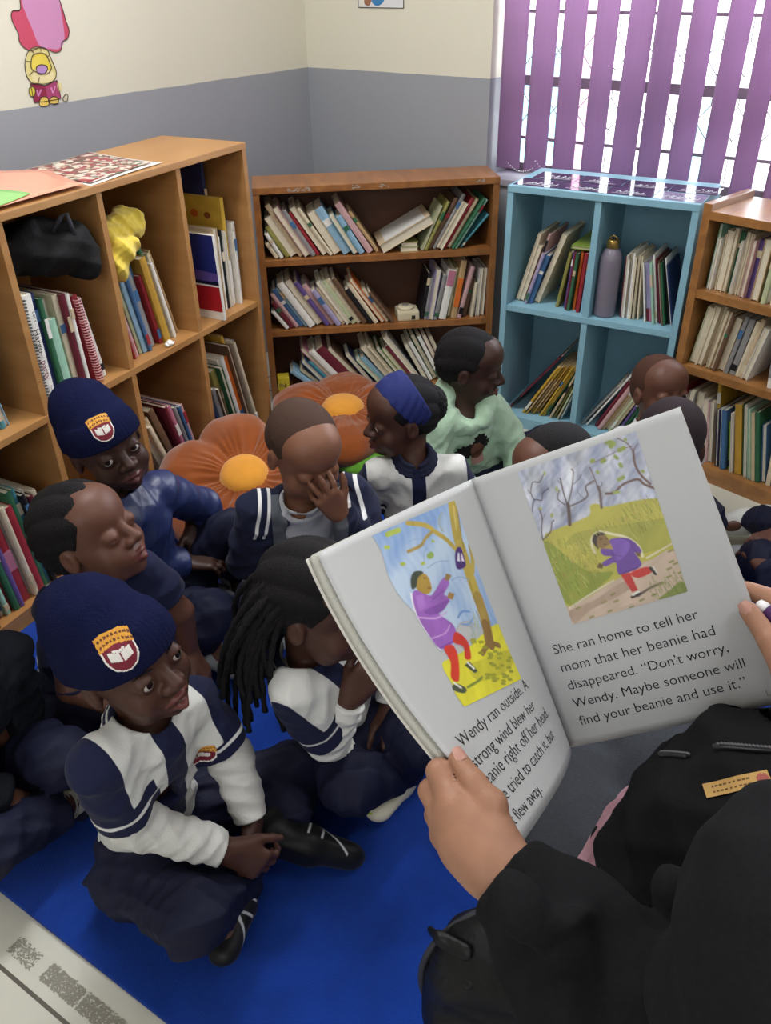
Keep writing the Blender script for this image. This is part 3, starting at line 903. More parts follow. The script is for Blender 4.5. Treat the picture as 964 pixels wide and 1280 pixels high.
LL = 1.545
CL = case('bookcase', (.8124, -2.4513), 99.63, 'long honey-coloured cubby bookcase along the left wall', LL, .305, .9685, .018,
          [.05, .4975], [LL-.308, LL-.606, LL-.907, LL-1.21], LAM, LAMI)
CB = case('bookcase', (.363, -.730), 44.32, 'low varnished pine bookcase with three open shelves set across the corner', .843, .193, .7813, .022,
          [.035, .2824, .5391], [], PINE, PINEB)
CU = case('bookcase', (1.133, -.389), 6.95, 'pale blue painted bookcase of four square cubbies beneath the window', .580, .290, .8183, .020,
          [.04, .4403], [.2885], BLUE, BLUE)
CR = case('bookcase', (1.722, -.333), -11.18, 'orange-brown varnished bookcase at the right edge of the picture', .95, .24, .8099, .024,
          [.05, .3548, .5879], [], ROSE, ROSE, lip=.018)
# bare plaster-filled chips along the top edge of the pine bookcase
random.seed(5)
mb = MB()
for cx, w in ((.155, .075), (.345, .03), (.44, .035), (.775, .03)):
    for k in range(int(w*700)):
        x = cx+random.uniform(-w/2, w/2); z = .7813-.004-random.random()*.012; r = random.uniform(.001, .004)
        mb.add([(x-r, -.0026-k*1e-5, z-r*.4), (x+r, -.0026-k*1e-5, z-r*.3), (x+r*.6, -.0026-k*1e-5, z+r*.5), (x-r*.8, -.0026-k*1e-5, z+r*.4)], [(0, 1, 2, 3)])
o = mb.build('chipped_patch', mat('chip_grey', 'a79d93', 0.8), CB); o['kind'] = 'stuff'

# ------------------------------------------------------------------ books
PAL = dict(cream='d8cbb0', white='e6e3dc', tan='b99a70', beige='c8b494', brown='6e5340', black='1c1c20', grey='8c8a8a', navy='26305c', blue='456b96', sky='8fb4cc',
           teal='4a8c98', green='35684a', lime='93ac48', olive='8f8a4a', yellow='c8a23a', orange='d8702c', red='9c3038', maroon='6c2634', pink='b8748a', rose='c8a0a0',
           purple='63508a', lavender='a49cc0', sage='b8c09a', gold='b8903a', mint='9cc8b0')
NAMES = dict(sky='pale blue', sage='pale green', rose='dusty pink', mint='mint green', gold='mustard', lime='lime green')
PAGES = mat('page_edges', 'd9cfb8', 0.9, noise=0.05, nscale=60)
BM = {}
def bookmat(c):
    if c not in BM: BM[c] = mat('cover_'+c, PAL[c], 0.45, 0.35, noise=0.10, nscale=35)
    return BM[c]
ORD = 'first second third fourth fifth sixth seventh eighth ninth tenth eleventh twelfth thirteenth fourteenth fifteenth sixteenth seventeenth eighteenth nineteenth twentieth twenty-first twenty-second twenty-third twenty-fourth'.split()
ORD += ['twenty-'+o for o in ORD[4:9]]+['thirtieth']+['thirty-'+o for o in ORD[:9]]
BCACHE = {}
def book_meshes(t, h, w, pages_out):
    key = (round(t, 4), round(h, 3), round(w, 3), pages_out)
    c = min(.0016, t*.16)
    if key not in BCACHE:
        cov = MB()
        cov.box((0, 0, 0), (c, w, h)); cov.box((t-c, 0, 0), (t, w, h))
        if pages_out: cov.box((c, w-c, 0), (t-c, w, h))
        else:                                          # slightly rounded spine at the front
            n = 5; pts = [(c*.2+(t-.4*c)*k/n, -.0022*math.sin(PI*k/n)*min(1, t/.012)) for k in range(n+1)]
            poly = pts+[(t-c*.2, c), (c*.2, c)]
            cov.prism([(x, y) for x, y in poly], h)
        pg = MB().box((c*1.05, .004 if pages_out else c*1.1, .0025), (t-c*1.05, w-(c*1.3 if pages_out else .004), h-.0025))
        BCACHE[key] = (cov, pg)
    return BCACHE[key]

def put_book(case_o, x, y, z, t, h, w, lean, colour, label, group, pages_out=False, band=None, yaw=0.0, name='book', side=None):
    cov, pg = book_meshes(t, h, w, pages_out)
    o = cov.build(name, bookmat(colour))
    tag(o, label, 'book', group)
    M = case_o.matrix_basis.copy()
    a = math.radians(lean)
    if a >= 0: R = Matrix.Translation((t, 0, 0)) @ Matrix.Rotation(a, 4, 'Y') @ Matrix.Translation((-t, 0, 0))
    else: R = Matrix.Rotation(a, 4, 'Y')
    o.matrix_world = M @ Matrix.Translation((x, y, z+.0004)) @ Matrix.Rotation(math.radians(yaw), 4, 'Z') @ R
    pg.build('page_block', PAGES, o)
    if band and not pages_out:
        bz, bh, bc = band
        b = MB().box((t*.04, -.0034, h*bz), (t*.96, -.0015, h*(bz+bh))); b.build('spine_label', bookmat(bc), o)
    return o

def cmat(o): return Matrix.Translation(o.location) @ Euler(o.rotation_euler).to_matrix().to_4x4()

BOUNDS = {'bookcase': [.019, LL-1.219, LL-1.201, LL-.916, LL-.898, LL-.615, LL-.597, LL-.317, LL-.299, LL-.019], 'bookcase.001': [.0235, .8195], 'bookcase.002': [.0215, .278, .299, .5585], 'bookcase.003': [.0255, .925]}
def run(case_o, x, z, lean, specs, where, group, y=.03, start=0, gap=.0004, pages=.25, seed=1, wmax=.2, rng_h=.06, xend=None):
    """specs: (colour, thickness, height[, options]); books stand side by side from x to xend, leaning by lean degrees (negative: tops to the left)"""
    rg = random.Random(seed); rows = []
    bs = BOUNDS[case_o.name]; x0 = max(q for q in bs if q <= x+.012); x1 = min(q for q in bs if q > x+.012)
    for sp in specs:
        c, t, h = sp[:3]; op = sp[3] if len(sp) > 3 else {}
        h2 = h*(1+rg.uniform(-rng_h, rng_h)); t = t*rg.uniform(.9, 1.1); yy = y+rg.uniform(-.010, .014)+op.get('y', 0)
        po = op.get('po', rg.random() < pages); band = op.get('band')
        bz = (rg.choice((.08, .62, .75)), rg.uniform(.06, .2), rg.choice(('white', 'cream', 'red', 'blue', 'beige', 'black', 'green')), rg.random())
        rows.append((c, t, h2, op.get('lean', lean), op, yy, po, band or (bz[:3] if (not po and t > .006 and bz[3] < .6 and bz[2] != c) else None)))
    def lay(f):
        xx, prev, out = x, None, []
        for c, t, h2, ln, op, *_ in rows:
            xx += op.get('dx', 0); sn = math.sin(math.radians(abs(ln)))
            room = (xx-x0 if ln < 0 else x1-xx-t*f/math.cos(math.radians(ln)))-.003
            if sn > .03: h2 = max(.06, min(h2, room/sn))   # the top must stay inside the compartment
            hv = h2*math.cos(math.radians(ln))
            if prev is not None and ln < prev[0]:        # a steeper neighbour needs room at the top of the shorter of the two
                xx += min(prev[1], hv)*(math.tan(math.radians(prev[0]))-math.tan(math.radians(ln)))
            if prev is not None and ln != prev[0]: xx += .0012
            prev = (ln, hv); tt = t*f; out.append((xx+(tt/math.cos(math.radians(ln))-tt if ln > 0 else 0), h2))
            xx += t*f/math.cos(math.radians(ln))+gap
        return out, xx
    f = 1.0
    if xend is not None:
        lo, hi = .15, 4.0
        for _ in range(40):
            f = (lo+hi)/2
            if lay(f)[1] < xend: lo = f
            else: hi = f
    k = start
    for (c, t, _, ln, op, yy, po, band), (xx, h2) in zip(rows, lay(f)[0]):
        t *= f; w = min(op.get('w', h2*.74), wmax); nm = NAMES.get(c, c)
        label = op.get('label') or '%s %s, %s from the left on %s' % (('thin ' if t < .007 else 'thick ' if t > .018 else '')+nm, 'booklet' if t < .0065 else 'book', ORD[k], where)
        put_book(case_o, xx, yy, z, t, h2, w, ln, c, label, group, po, band)
        k += 1
    return x, k

bpy.context.view_layer.update()
# pine bookcase, top shelf
W = 'top shelf of the pine bookcase'; G = 'books on the top shelf of the pine bookcase'
x, k = run(CB, .058, .5391, -31, [('cream', .010, .08), ('white', .010, .12, dict(lean=-29)), ('olive', .013, .155), ('cream', .018, .165, dict(po=True)), ('beige', .012, .20),
    ('rose', .014, .185), ('grey', .012, .18), ('red', .009, .165), ('cream', .014, .20, dict(lean=-33)), ('cream', .010, .2, dict(lean=-33)), ('beige', .024, .16, dict(po=True)), ('sky', .022, .185), ('teal', .014, .165), ('sky', .013, .16),
    ('rose', .016, .20, dict(lean=-33)), ('tan', .009, .175, dict(lean=-34))], 'the '+W, G, y=.02, seed=3, wmax=.165, xend=.428)
x, k = run(CB, .572, .5391, 30, [('sage', .010, .17, dict(lean=24)), ('olive', .011, .175, dict(lean=26)), ('brown', .013, .20, dict(lean=29)), ('grey', .012, .20), ('cream', .02, .185, dict(po=True)),
    ('red', .014, .19, dict(lean=31)), ('tan', .013, .2, dict(lean=31)), ('green', .010, .195, dict(lean=33)), ('mint', .010, .195, dict(lean=33)), ('teal', .008, .165, dict(lean=41, dx=.008))], 'the '+W, G, y=.02, start=k, seed=4, wmax=.165, xend=.722)
# pine bookcase, middle shelf
W = 'the middle shelf of the pine bookcase'; G = 'books on the middle shelf of the pine bookcase'
x, k = run(CB, .075, .2824, -33, [('white', .008, .09, dict(lean=-36)), ('maroon', .011, .13), ('rose', .009, .15), ('blue', .013, .165), ('sky', .009, .17), ('white', .017, .185), ('brown', .020, .205), ('purple', .011, .2),
    ('rose', .012, .175), ('lavender', .013, .165), ('beige', .011, .165), ('white', .011, .205), ('sage', .012, .195), ('cream', .012, .2), ('brown', .014, .215), ('black', .012, .165), ('cream', .011, .165), ('orange', .010, .2, dict(lean=-35)),
    ('cream', .008, .15, dict(lean=-35)), ('brown', .008, .15, dict(lean=-36))], W, G, y=.02, seed=8, wmax=.16, xend=.478)
x, k = run(CB, .575, .2824, 9, [('black', .010, .17), ('grey', .010, .155), ('lavender', .016, .185, dict(band=(.1, .6, 'grey'))), ('grey', .013, .175, dict(lean=12)), ('white', .022, .18, dict(band=(.68, .3, 'pink'), po=False, lean=11)),
    ('olive', .011, .185), ('tan', .02, .205, dict(band=(.2, .5, 'orange'), po=False)), ('rose', .014, .205, dict(lean=14)), ('brown', .012, .15, dict(lean=12)), ('cream', .010, .13, dict(lean=6)), ('white', .010, .185, dict(lean=3, po=True)), ('white', .013, .2, dict(lean=2))], W, G, y=.02, start=k, seed=5, wmax=.16, xend=.815)
# pine bookcase, bottom shelf
W = 'the bottom shelf of the pine bookcase'; G = 'books on the bottom shelf of the pine bookcase'
run(CB, .168, .035, -40, [('sky', .014, .12, dict(lean=-50)), ('cream', .009, .12, dict(lean=-47)), ('blue', .014, .15), ('teal', .010, .14), ('pink', .013, .2), ('white', .016, .2), ('maroon', .024, .2, dict(po=False)), ('brown', .014, .2), ('navy', .013, .16, dict(lean=-36)),
    ('mint', .012, .13), ('sky', .013, .14), ('cream', .016, .2, dict(po=True, lean=-37)), ('beige', .010, .2, dict(lean=-37)), ('green', .012, .18, dict(lean=-36)), ('lime', .012, .17, dict(lean=-36)), ('maroon', .010, .19, dict(lean=-36)), ('white', .013, .22, dict(lean=-36)),
    ('black', .013, .17, dict(lean=-28)), ('white', .012, .19, dict(lean=-28)), ('green', .013, .2, dict(lean=-27)), ('white', .011, .205, dict(lean=-26)), ('rose', .011, .2, dict(lean=-25)), ('cream', .011, .2, dict(lean=-24))], W, G, y=.02, seed=9, wmax=.16, xend=.70)
# blue bookcase
W = 'the blue bookcase, upper left cubby'; G = 'books in the upper left cubby of the blue bookcase'
run(CU, .030, .4403, 15, [('cream', .016, .235, dict(po=True)), ('cream', .022, .195, dict(po=True)), ('rose', .012, .235, dict(lean=16)), ('lavender', .012, .18, dict(lean=16)), ('blue', .020, .17, dict(lean=16)), ('cream', .022, .245, dict(po=True, lean=18)),
    ('olive', .016, .185, dict(lean=9, dx=.028)), ('purple', .012, .19, dict(lean=4)), ('maroon', .012, .19, dict(lean=4)), ('green', .012, .19, dict(lean=4)), ('orange', .010, .19, dict(lean=3)), ('red', .012, .19, dict(lean=3)), ('red', .015, .19, dict(lean=3)), ('sky', .013, .185, dict(lean=2)), ('blue', .008, .185, dict(lean=2))],
    W, G, y=.045, seed=11, rng_h=.02, pages=0, xend=.276)
lb = MB().box((0, 0, 0), (.066, .19, .0012)).box((0, 0, .0085), (.066, .19, .0098)).box((0, 0, .0012), (.0012, .19, .0085)).build('book', bookmat('lime'))
tag(lb, 'lime green book lying flat across the row of coloured spines', 'book')
lb.matrix_world = cmat(CU) @ Matrix.Translation((.207, .045, .6385))
MB().box((.0012, .004, .0013), (.062, .186, .0084)).build('page_block', PAGES, lb)
W = 'the blue bookcase, upper right cubby'; G = 'books in the upper right cubby of the blue bookcase'
sp = [('maroon', .005, .19), ('white', .008, .19, dict(po=True)), ('white', .006, .185), ('cream', .008, .195, dict(po=True)), ('grey', .005, .19), ('white', .008, .195), ('cream', .008, .195), ('black', .005, .19), ('cream', .008, .2, dict(po=True)), ('cream', .007, .2, dict(lean=-4)),
      ('white', .006, .195, dict(lean=-10)), ('lavender', .012, .185, dict(lean=-10, band=(0, .22, 'maroon'))), ('lavender', .012, .19, dict(lean=-10, band=(0, .22, 'pink'))), ('mint', .010, .195, dict(lean=-11)), ('white', .008, .2, dict(lean=-11)), ('maroon', .007, .2, dict(lean=-12)), ('white', .010, .195, dict(lean=-12)),
      ('brown', .006, .2, dict(lean=-12)), ('green', .007, .2, dict(lean=-12)), ('black', .006, .205, dict(lean=-13)), ('white', .006, .21, dict(lean=-14)), ('navy', .007, .19, dict(lean=-14))]
run(CU, .385, .4403, -2, sp, W, G, y=.05, seed=12, pages=0, xend=.556)
W = 'the blue bookcase, lower left cubby'; G = 'books in the lower left cubby of the blue bookcase'
run(CU, .030, .04, 27, [('maroon', .011, .29, dict(lean=37)), ('yellow', .015, .225, dict(po=False, dx=.014, lean=30))]+[('gold', .0105, .225, dict(po=False, lean=29-k*.4, band=(.12, .6, 'tan'))) for k in range(4)]+[('yellow', .011, .225, dict(po=False, lean=26)), ('yellow', .009, .225, dict(po=False, lean=26)), ('gold', .009, .225, dict(lean=26))]
    +[('green', .007, .22, dict(lean=26)), ('beige', .012, .19, dict(lean=23)), ('olive', .010, .185, dict(lean=22)), ('sage', .010, .19, dict(lean=20)), ('white', .008, .2, dict(lean=19))], W, G, y=.05, seed=13, rng_h=.01, pages=0, xend=.232)
W = 'the blue bookcase, lower right cubby'; G = 'books in the lower right cubby of the blue bookcase'
run(CU, .302, .04, 26, [('grey', .008, .2, dict(lean=33)), ('white', .007, .25, dict(lean=31)), ('maroon', .014, .21), ('rose', .015, .215), ('tan', .010, .215), ('cream', .012, .205), ('sage', .010, .2), ('beige', .010, .205), ('purple', .009, .205, dict(lean=24)), ('green', .012, .16, dict(lean=24)), ('green', .011, .16, dict(lean=23)), ('green', .011, .165, dict(lean=22)), ('white', .010, .18, dict(lean=21)), ('navy', .011, .19, dict(lean=18))], W, G, y=.05, seed=14, pages=0, xend=.515)
# orange-brown bookcase at the right
W = 'the top shelf at right'; G = 'books on the top shelf of the right bookcase'
run(CR, .034, .5879, 2, [('mint', .009, .18), ('white', .009, .145, dict(po=True)), ('cream', .010, .16, dict(po=True)), ('cream', .020, .175, dict(po=True)), ('beige', .012, .18, dict(po=True)), ('green', .015, .175, dict(po=False)), ('white', .007, .15), ('cream', .010, .175, dict(po=True)), ('cream', .008, .175, dict(po=True)), ('beige', .008, .175),
    ('rose', .012, .165), ('purple', .022, .165, dict(po=False, band=(.7, .12, 'cream'))), ('tan', .024, .17, dict(po=True)), ('black', .008, .175), ('sage', .012, .155), ('white', .012, .155), ('cream', .014, .16), ('beige', .014, .17), ('tan', .013, .16), ('cream', .015, .17)], W, G, y=.03, seed=15, rng_h=.02, pages=.5)
W = 'the middle shelf at right'; G = 'books on the middle shelf of the right bookcase'
x, k = run(CR, .030, .3548, 8, [('sage', .020, .185, dict(po=True)), ('cream', .006, .19), ('cream', .014, .19, dict(po=True)), ('cream', .014, .19, dict(po=True)), ('beige', .012, .19, dict(po=True)), ('tan', .011, .185, dict(po=True)), ('brown', .009, .18), ('beige', .020, .17, dict(po=True)),
    ('grey', .012, .185, dict(lean=9)), ('grey', .016, .175, dict(lean=8)), ('cream', .012, .18, dict(lean=9)), ('beige', .013, .185, dict(lean=9)), ('white', .018, .165, dict(lean=11, po=True))], W, G, y=.03, seed=16, rng_h=.02, wmax=.17)
run(CR, .283, .3548, -4, [('white', .015, .16, dict(po=False, band=(.2, .5, 'grey'), label='white binder with grey spine lettering on the middle shelf at right')), ('maroon', .006, .17), ('black', .016, .175, dict(po=False)), ('maroon', .005, .175)], W, G, y=.012, start=k, seed=17, rng_h=.01, pages=0, wmax=.17)
W = 'the bottom shelf at right'; G = 'books on the bottom shelf of the right bookcase'
run(CR, .028, .05, -4, [('red', .007, .23, dict(lean=0)), ('white', .009, .2, dict(lean=2, po=True)), ('grey', .018, .215, dict(lean=2)), ('cream', .020, .215, dict(po=True, lean=0)), ('white', .017, .205, dict(lean=-9, po=True)), ('rose', .007, .2, dict(lean=-9)), ('white', .012, .205, dict(lean=-9, po=True)), ('yellow', .012, .26, dict(y=.02, lean=-9)),
    ('navy', .009, .19, dict(lean=-10)), ('white', .008, .19, dict(lean=-10)), ('blue', .014, .195, dict(lean=-10)), ('lime', .014, .16, dict(lean=-11, po=False)), ('white', .006, .2, dict(lean=-11)), ('gold', .020, .225, dict(lean=-12, po=False)), ('green', .010, .23, dict(lean=-12)), ('white', .008, .23, dict(lean=-12)), ('mint', .009, .23, dict(lean=-13)),
    ('beige', .012, .215, dict(lean=-13)), ('green', .012, .22, dict(lean=-13)), ('blue', .013, .19, dict(lean=-12)), ('cream', .015, .2), ('navy', .012, .2)], W, G, y=.03, seed=18, rng_h=.02, wmax=.18)
# long cubby bookcase on the left: x runs to the right end
c0, c1, c2, c3, c4 = LL-.308, LL-.606, LL-.907, LL-1.21, .018
W = 'the long bookcase, upper right-end cubby'; G = 'books in the upper cubby at the right end of the long bookcase'
run(CL, c0+.122, .4975, 0, [('sage', .015, .235, dict(po=True, lean=0)), ('cream', .020, .24, dict(po=True)), ('beige', .018, .25, dict(po=True)), ('white', .014, .225), ('black', .009, .24), ('white', .012, .235, dict(po=True)), ('yellow', .014, .325, dict(po=False, w=.24, band=(.01, .42, 'white'), label='tall yellow picture book standing behind the night-sky book')), ('navy', .010, .425, dict(po=False, y=.06, w=.17, label='very tall dark blue book at the back of the upper right-end cubby')), ('white', .010, .22),
    ('white', .016, .25, dict(po=False, band=(.55, .12, 'blue')))], W, G, y=.045, seed=21, rng_h=.01, pages=0, wmax=.24, xend=LL-.030)
run(CL, c1+.052, .4975, -9, [('red', .006, .17, dict(lean=-10)), ('rose', .008, .21, dict(lean=-11)), ('maroon', .008, .24, dict(lean=-11)), ('sage', .009, .245, dict(lean=-11)), ('sky', .012, .25, dict(lean=-11)), ('blue', .010, .25, dict(lean=-11)), ('grey', .022, .225, dict(lean=-11, po=False)), ('brown', .012, .27, dict(y=.015, lean=-11)), ('red', .010, .205, dict(lean=-11)), ('gold', .020, .255, dict(lean=-11, po=False)),
    ('green', .009, .28, dict(y=.015, lean=-12)), ('white', .009, .235, dict(lean=-12)), ('cream', .008, .26, dict(lean=-13)), ('tan', .006, .26, dict(lean=-14))], 'the second upper cubby from the right', 'books in the second upper cubby of the long bookcase', y=.05, seed=22, rng_h=.015, pages=0, wmax=.22, xend=c1+.265)
W = 'the third upper cubby from the right'
run(CL, c2+.054, .4975, -2, [('navy', .018, .27, dict(lean=-1, po=False)), ('green', .009, .26, dict(lean=-1)), ('mint', .018, .2, dict(po=False)), ('white', .008, .24, dict(y=.03)), ('cream', .012, .25, dict(y=.01)), ('maroon', .009, .25), ('white', .008, .25)], W, 'books in the third upper cubby of the long bookcase', y=.03, start=1, seed=23, rng_h=.01, pages=0, wmax=.21, xend=c2+.168)
run(CL, c2+.226, .4975, -6, [('white', .013, .215, dict(lean=-8, label='white book with dark green cover at the right of the spiral notebook'))], W, 'books in the third upper cubby of the long bookcase', y=.045, seed=24)
W = 'the upper cubby at the picture edge'
run(CL, c3+.17, .4975, -8, [('grey', .013, .13), ('teal', .014, .25), ('teal', .012, .26), ('sky', .010, .25)], W, 'books in the upper cubby at the picture edge', y=.04, seed=25, wmax=.2)
W = 'the long bookcase, lower right-end cubby'
run(CL, c0+.052, .05, -13, [('white', .007, .17, dict(lean=-15)), ('navy', .010, .235), ('sky', .010, .23), ('grey', .011, .24), ('brown', .010, .235), ('olive', .017, .29, dict(po=False)), ('green', .011, .30), ('white', .012, .32, dict(po=True)), ('white', .010, .32), ('orange', .017, .31, dict(po=False, band=(.02, .3, 'blue'))), ('brown', .009, .35, dict(lean=-13)), ('yellow', .009, .37, dict(lean=-13, y=.02)), ('cream', .008, .355, dict(lean=-14)), ('grey', .007, .35, dict(lean=-14))],
    W, 'books in the lower cubby at the right end of the long bookcase', y=.03, seed=26, rng_h=.01, pages=.1, wmax=.23, xend=LL-.024)
W = 'the lower cubby beside the navy beanie'
run(CL, c1+.100, .05, -19, [('white', .015, .22, dict(lean=-20)), ('cream', .012, .27, dict(lean=-20)), ('beige', .015, .29, dict(lean=-20)), ('brown', .02, .31, dict(lean=-19)), ('maroon', .012, .29, dict(lean=-14)), ('pink', .014, .285, dict(lean=-14)), ('navy', .010, .27, dict(lean=-14)), ('grey', .011, .27, dict(lean=-14)), ('blue', .009, .265, dict(lean=-13)), ('rose', .010, .265, dict(lean=-13))], W, 'books in the lower cubby of the long bookcase beside the flower cushion', y=.02, seed=27, rng_h=.01, wmax=.22)
W = 'the bottom left cubby beside the braided child'
run(CL, c3+.025, .05, -5, [('maroon', .012, .18), ('white', .012, .2), ('mint', .012, .20), ('red', .009, .24), ('green', .014, .25), ('purple', .013, .26), ('red', .028, .29, dict(po=False, band=(.35, .2, 'pink'))), ('white', .010, .3, dict(po=True)), ('cream', .011, .28), ('red', .020, .27, dict(po=False)), ('green', .018, .305), ('teal', .012, .30), ('black', .012, .28), ('white', .012, .28, dict(po=True)), ('maroon', .012, .26), ('cream', .014, .27)], W, 'books in the bottom left cubby', y=.03, seed=28, rng_h=.01, pages=0, wmax=.22)
# ------------------------------------------------------------------ flower cushions
PLUSH = mat('rust_plush', '8c4719', .95, .1, noise=.14, nscale=16, bump=.3, bscale=500, sheen=.5)
DISC = mat('amber_plush', 'dc9636', .95, .1, noise=.05, nscale=30, bump=.2, bscale=500, sheen=.4)
GREENP = mat('green_plush', '5f9a30', .95, .1, noise=.1, nscale=30, bump=.2, bscale=500, sheen=.3)
def flower(loc, n, spin, s, label, leaf=None):
    n = A3(n)/np.linalg.norm(A3(n)); u = np.cross((0, 1., 0), n); u /= np.linalg.norm(u); v = np.cross(n, u)
    c = A3(loc); r = empty('flower_cushion', (loc[0], loc[1], RUGZ), 0, label, 'cushion', 'brown flower cushions piled by the bookcases')
    base = (loc[0], loc[1], RUGZ); P = []
    for k in range(6):
        a = spin+k*PI/3; d = u*math.cos(a)+v*math.sin(a); t = np.cross(n, d)
        P.append(el(c+d*.150*s+n*(.006*(k % 2)), (.108*s, .112*s, .060*s), np.stack([d, t, n], 1), .008))
    P.append(el(c, (.10*s, .10*s, .055*s), np.stack([u, v, n], 1), .03))
    def gather(X):
        q = X-c; a = np.arctan2(q @ v, q @ u); rr = np.hypot(q @ u, q @ v)/s
        return .0030*np.sin(a*34+2*np.sin(a*7))*np.exp(-((rr-.10)/.05)**2)
    P += [warp(gather), folds(.004, 22, int(s*70)), bx((c[0], c[1], RUGZ-.1+.002), (.8, .8, .1), None, .001, .001, op='s')]
    skin('petals', P, .0042, PLUSH, r, base)
    skin('center_disc', [el(c+n*.038*s, (.072*s, .072*s, .030*s), np.stack([u, v, n], 1)), el(c+n*.052*s, (.060*s, .060*s, .020*s), np.stack([u, v, n], 1), .01)], .0036, DISC, r, base)
    if leaf:
        lc, lr = A3(leaf), (.11, .08, .035)
        skin('leaf', [el(lc, lr, k=.01), folds(.003, 40, 3), bx((lc[0], lc[1], RUGZ-.1+.002), (.8, .8, .1), None, .001, .001, op='s')], .004, GREENP, r, base)
    return r
flower((.885, -1.385, .150), (.24, -.30, .92), .45, 1.0, 'rust brown flower cushion with yellow center leaning nearest the child covering the face')
flower((.800, -.835, .105), (.06, -.08, .99), .1, 1.04, 'second rust brown flower cushion lying flat before the pine bookcase', (.95, -.96, .050))

# ------------------------------------------------------------------ things in and on the bookcases
def place(o, case_o, x, y, z, rz=0, R=None):
    o.matrix_world = cmat(case_o) @ Matrix.Translation((x, y, z)) @ Matrix.Rotation(rz, 4, 'Z') @ (R or Matrix.Identity(4))
    return o
def skin_local(name, P, h, m, case_o, parent=None):
    v, q = sdf_mesh(P, h)
    return mesh_obj(name, v.tolist(), q.tolist(), m, parent, True)
# black bag stuffed on the books
BAGM = mat('black_bag_cloth', '101012', .75, .25, bump=.4, bscale=160)
o = skin_local('cloth_bag', [el((.0, .06, .05), (.11, .09, .055)), el((.065, -.005, .035), (.075, .055, .058), k=.03), el((.10, -.020, .0), (.040, .040, .045), k=.02), rc((-.10, .04, .02), (-.02, .02, .09), .03, .02, .02), folds(.008, 18, 2), folds(.003, 44, 5)], .004, BAGM, CL)
place(o, CL, c2+.140, .05, .4975+.305); tag(o, 'black cloth bag stuffed on top of the books in the long bookcase', 'bag')
h_s = MB().tube([(.03, -.01, .08), (.045, -.03, .115), (.06, -.035, .12), (.062, -.045, .07)], .006, 6).build('strap', mat('grey_webbing', '34343c', .7), o)
# yellow cloth
o = skin_local('duster_cloth', [rc((-.07, .02, .03), (.045, .05, .045), .026, .034, .02), el((.055, .03, .03), (.034, .03, .036), k=.02), rc((-.06, -.015, -.005), (-.01, -.01, .0), .034, .024, .02), el((-.075, -.02, -.045), (.024, .02, .030), k=.02), el((-.02, .03, .01), (.05, .04, .03), k=.02), folds(.006, 36, 7, (1, .3, .2)), folds(.003, 64, 9)], .0032, mat('yellow_duster', 'dcc24a', .9, bump=.3, bscale=400, sheen=.3), CL)
place(o, CL, c1+.120, .045, .4975+.300); tag(o, 'crumpled yellow duster cloth lying over books in the long bookcase', 'cloth')
o = skin_local('paper_scrap', [el((0, 0, .006), (.014, .010, .006)), el((.010, .004, .006), (.008, .010, .005), k=.004), folds(.003, 200, 1)], .0016, mat('scrap_white', 'f4f4ee', .8), CL)
place(o, CL, c1+.17, .016, .4985); tag(o, 'crumpled white paper scrap on the front edge of the long bookcase shelf', 'paper scrap')
# white ring binder with lettering down its spine
o = put_book(CL, c2+.016, .012, .4975, .026, .285, .2, 0, 'white', 'white ring binder with black and red lettering down its spine', 'books in the third upper cubby of the long bookcase', name='ring_binder')
def spine_text(o, items, y=-.0030):
    mb = MB()
    for s, size, x, z, mi in items:
        vs, fs = text_geo(s, size, -.0)
        mb.add([V((x+p.y, y, z-p.x)) for p in vs], fs, mi)
    return mb.build('spine_lettering', [mat('ink_black', '1a1a1c', .5), mat('ink_maroon', '7c2a3a', .5), mat('ink_white', 'e8e8e4', .5)], o)
spine_text(o, [("Let\u2019s", .013, .015, .245, 0), ('Hargo\u2013', .023, .006, .205, 0), ('party', .023, .006, .128, 1), ('Fun things', .007, .014, .062, 0), ('make and do', .007, .006, .062, 0)], -.0036)
mb = MB()
for k in range(34): mb.tube([(-.0005+.004*math.cos(a), -.004+.004*math.sin(a), .012+k*.008) for a in [j*2*PI/8 for j in range(9)]], .0009, 5)
mb.build('spiral_binding', mat('binding_dark', '2a2a2e', .5), o)
# red spiral notebook
o = put_book(CL, c2+.194, .030, .4975, .016, .235, .19, -5, 'red', 'red notebook with a pale spiral spine in the long bookcase', 'books in the third upper cubby of the long bookcase', name='spiral_notebook')
mb = MB()
for k in range(30): mb.tube([(.008+.009*math.cos(a), -.006+.009*math.sin(a), .008+k*.0075) for a in [j*2*PI/10 for j in range(11)]], .0017, 5)
mb.build('spiral_binding', mat('spiral_pink', 'd09a9a', .4), o)
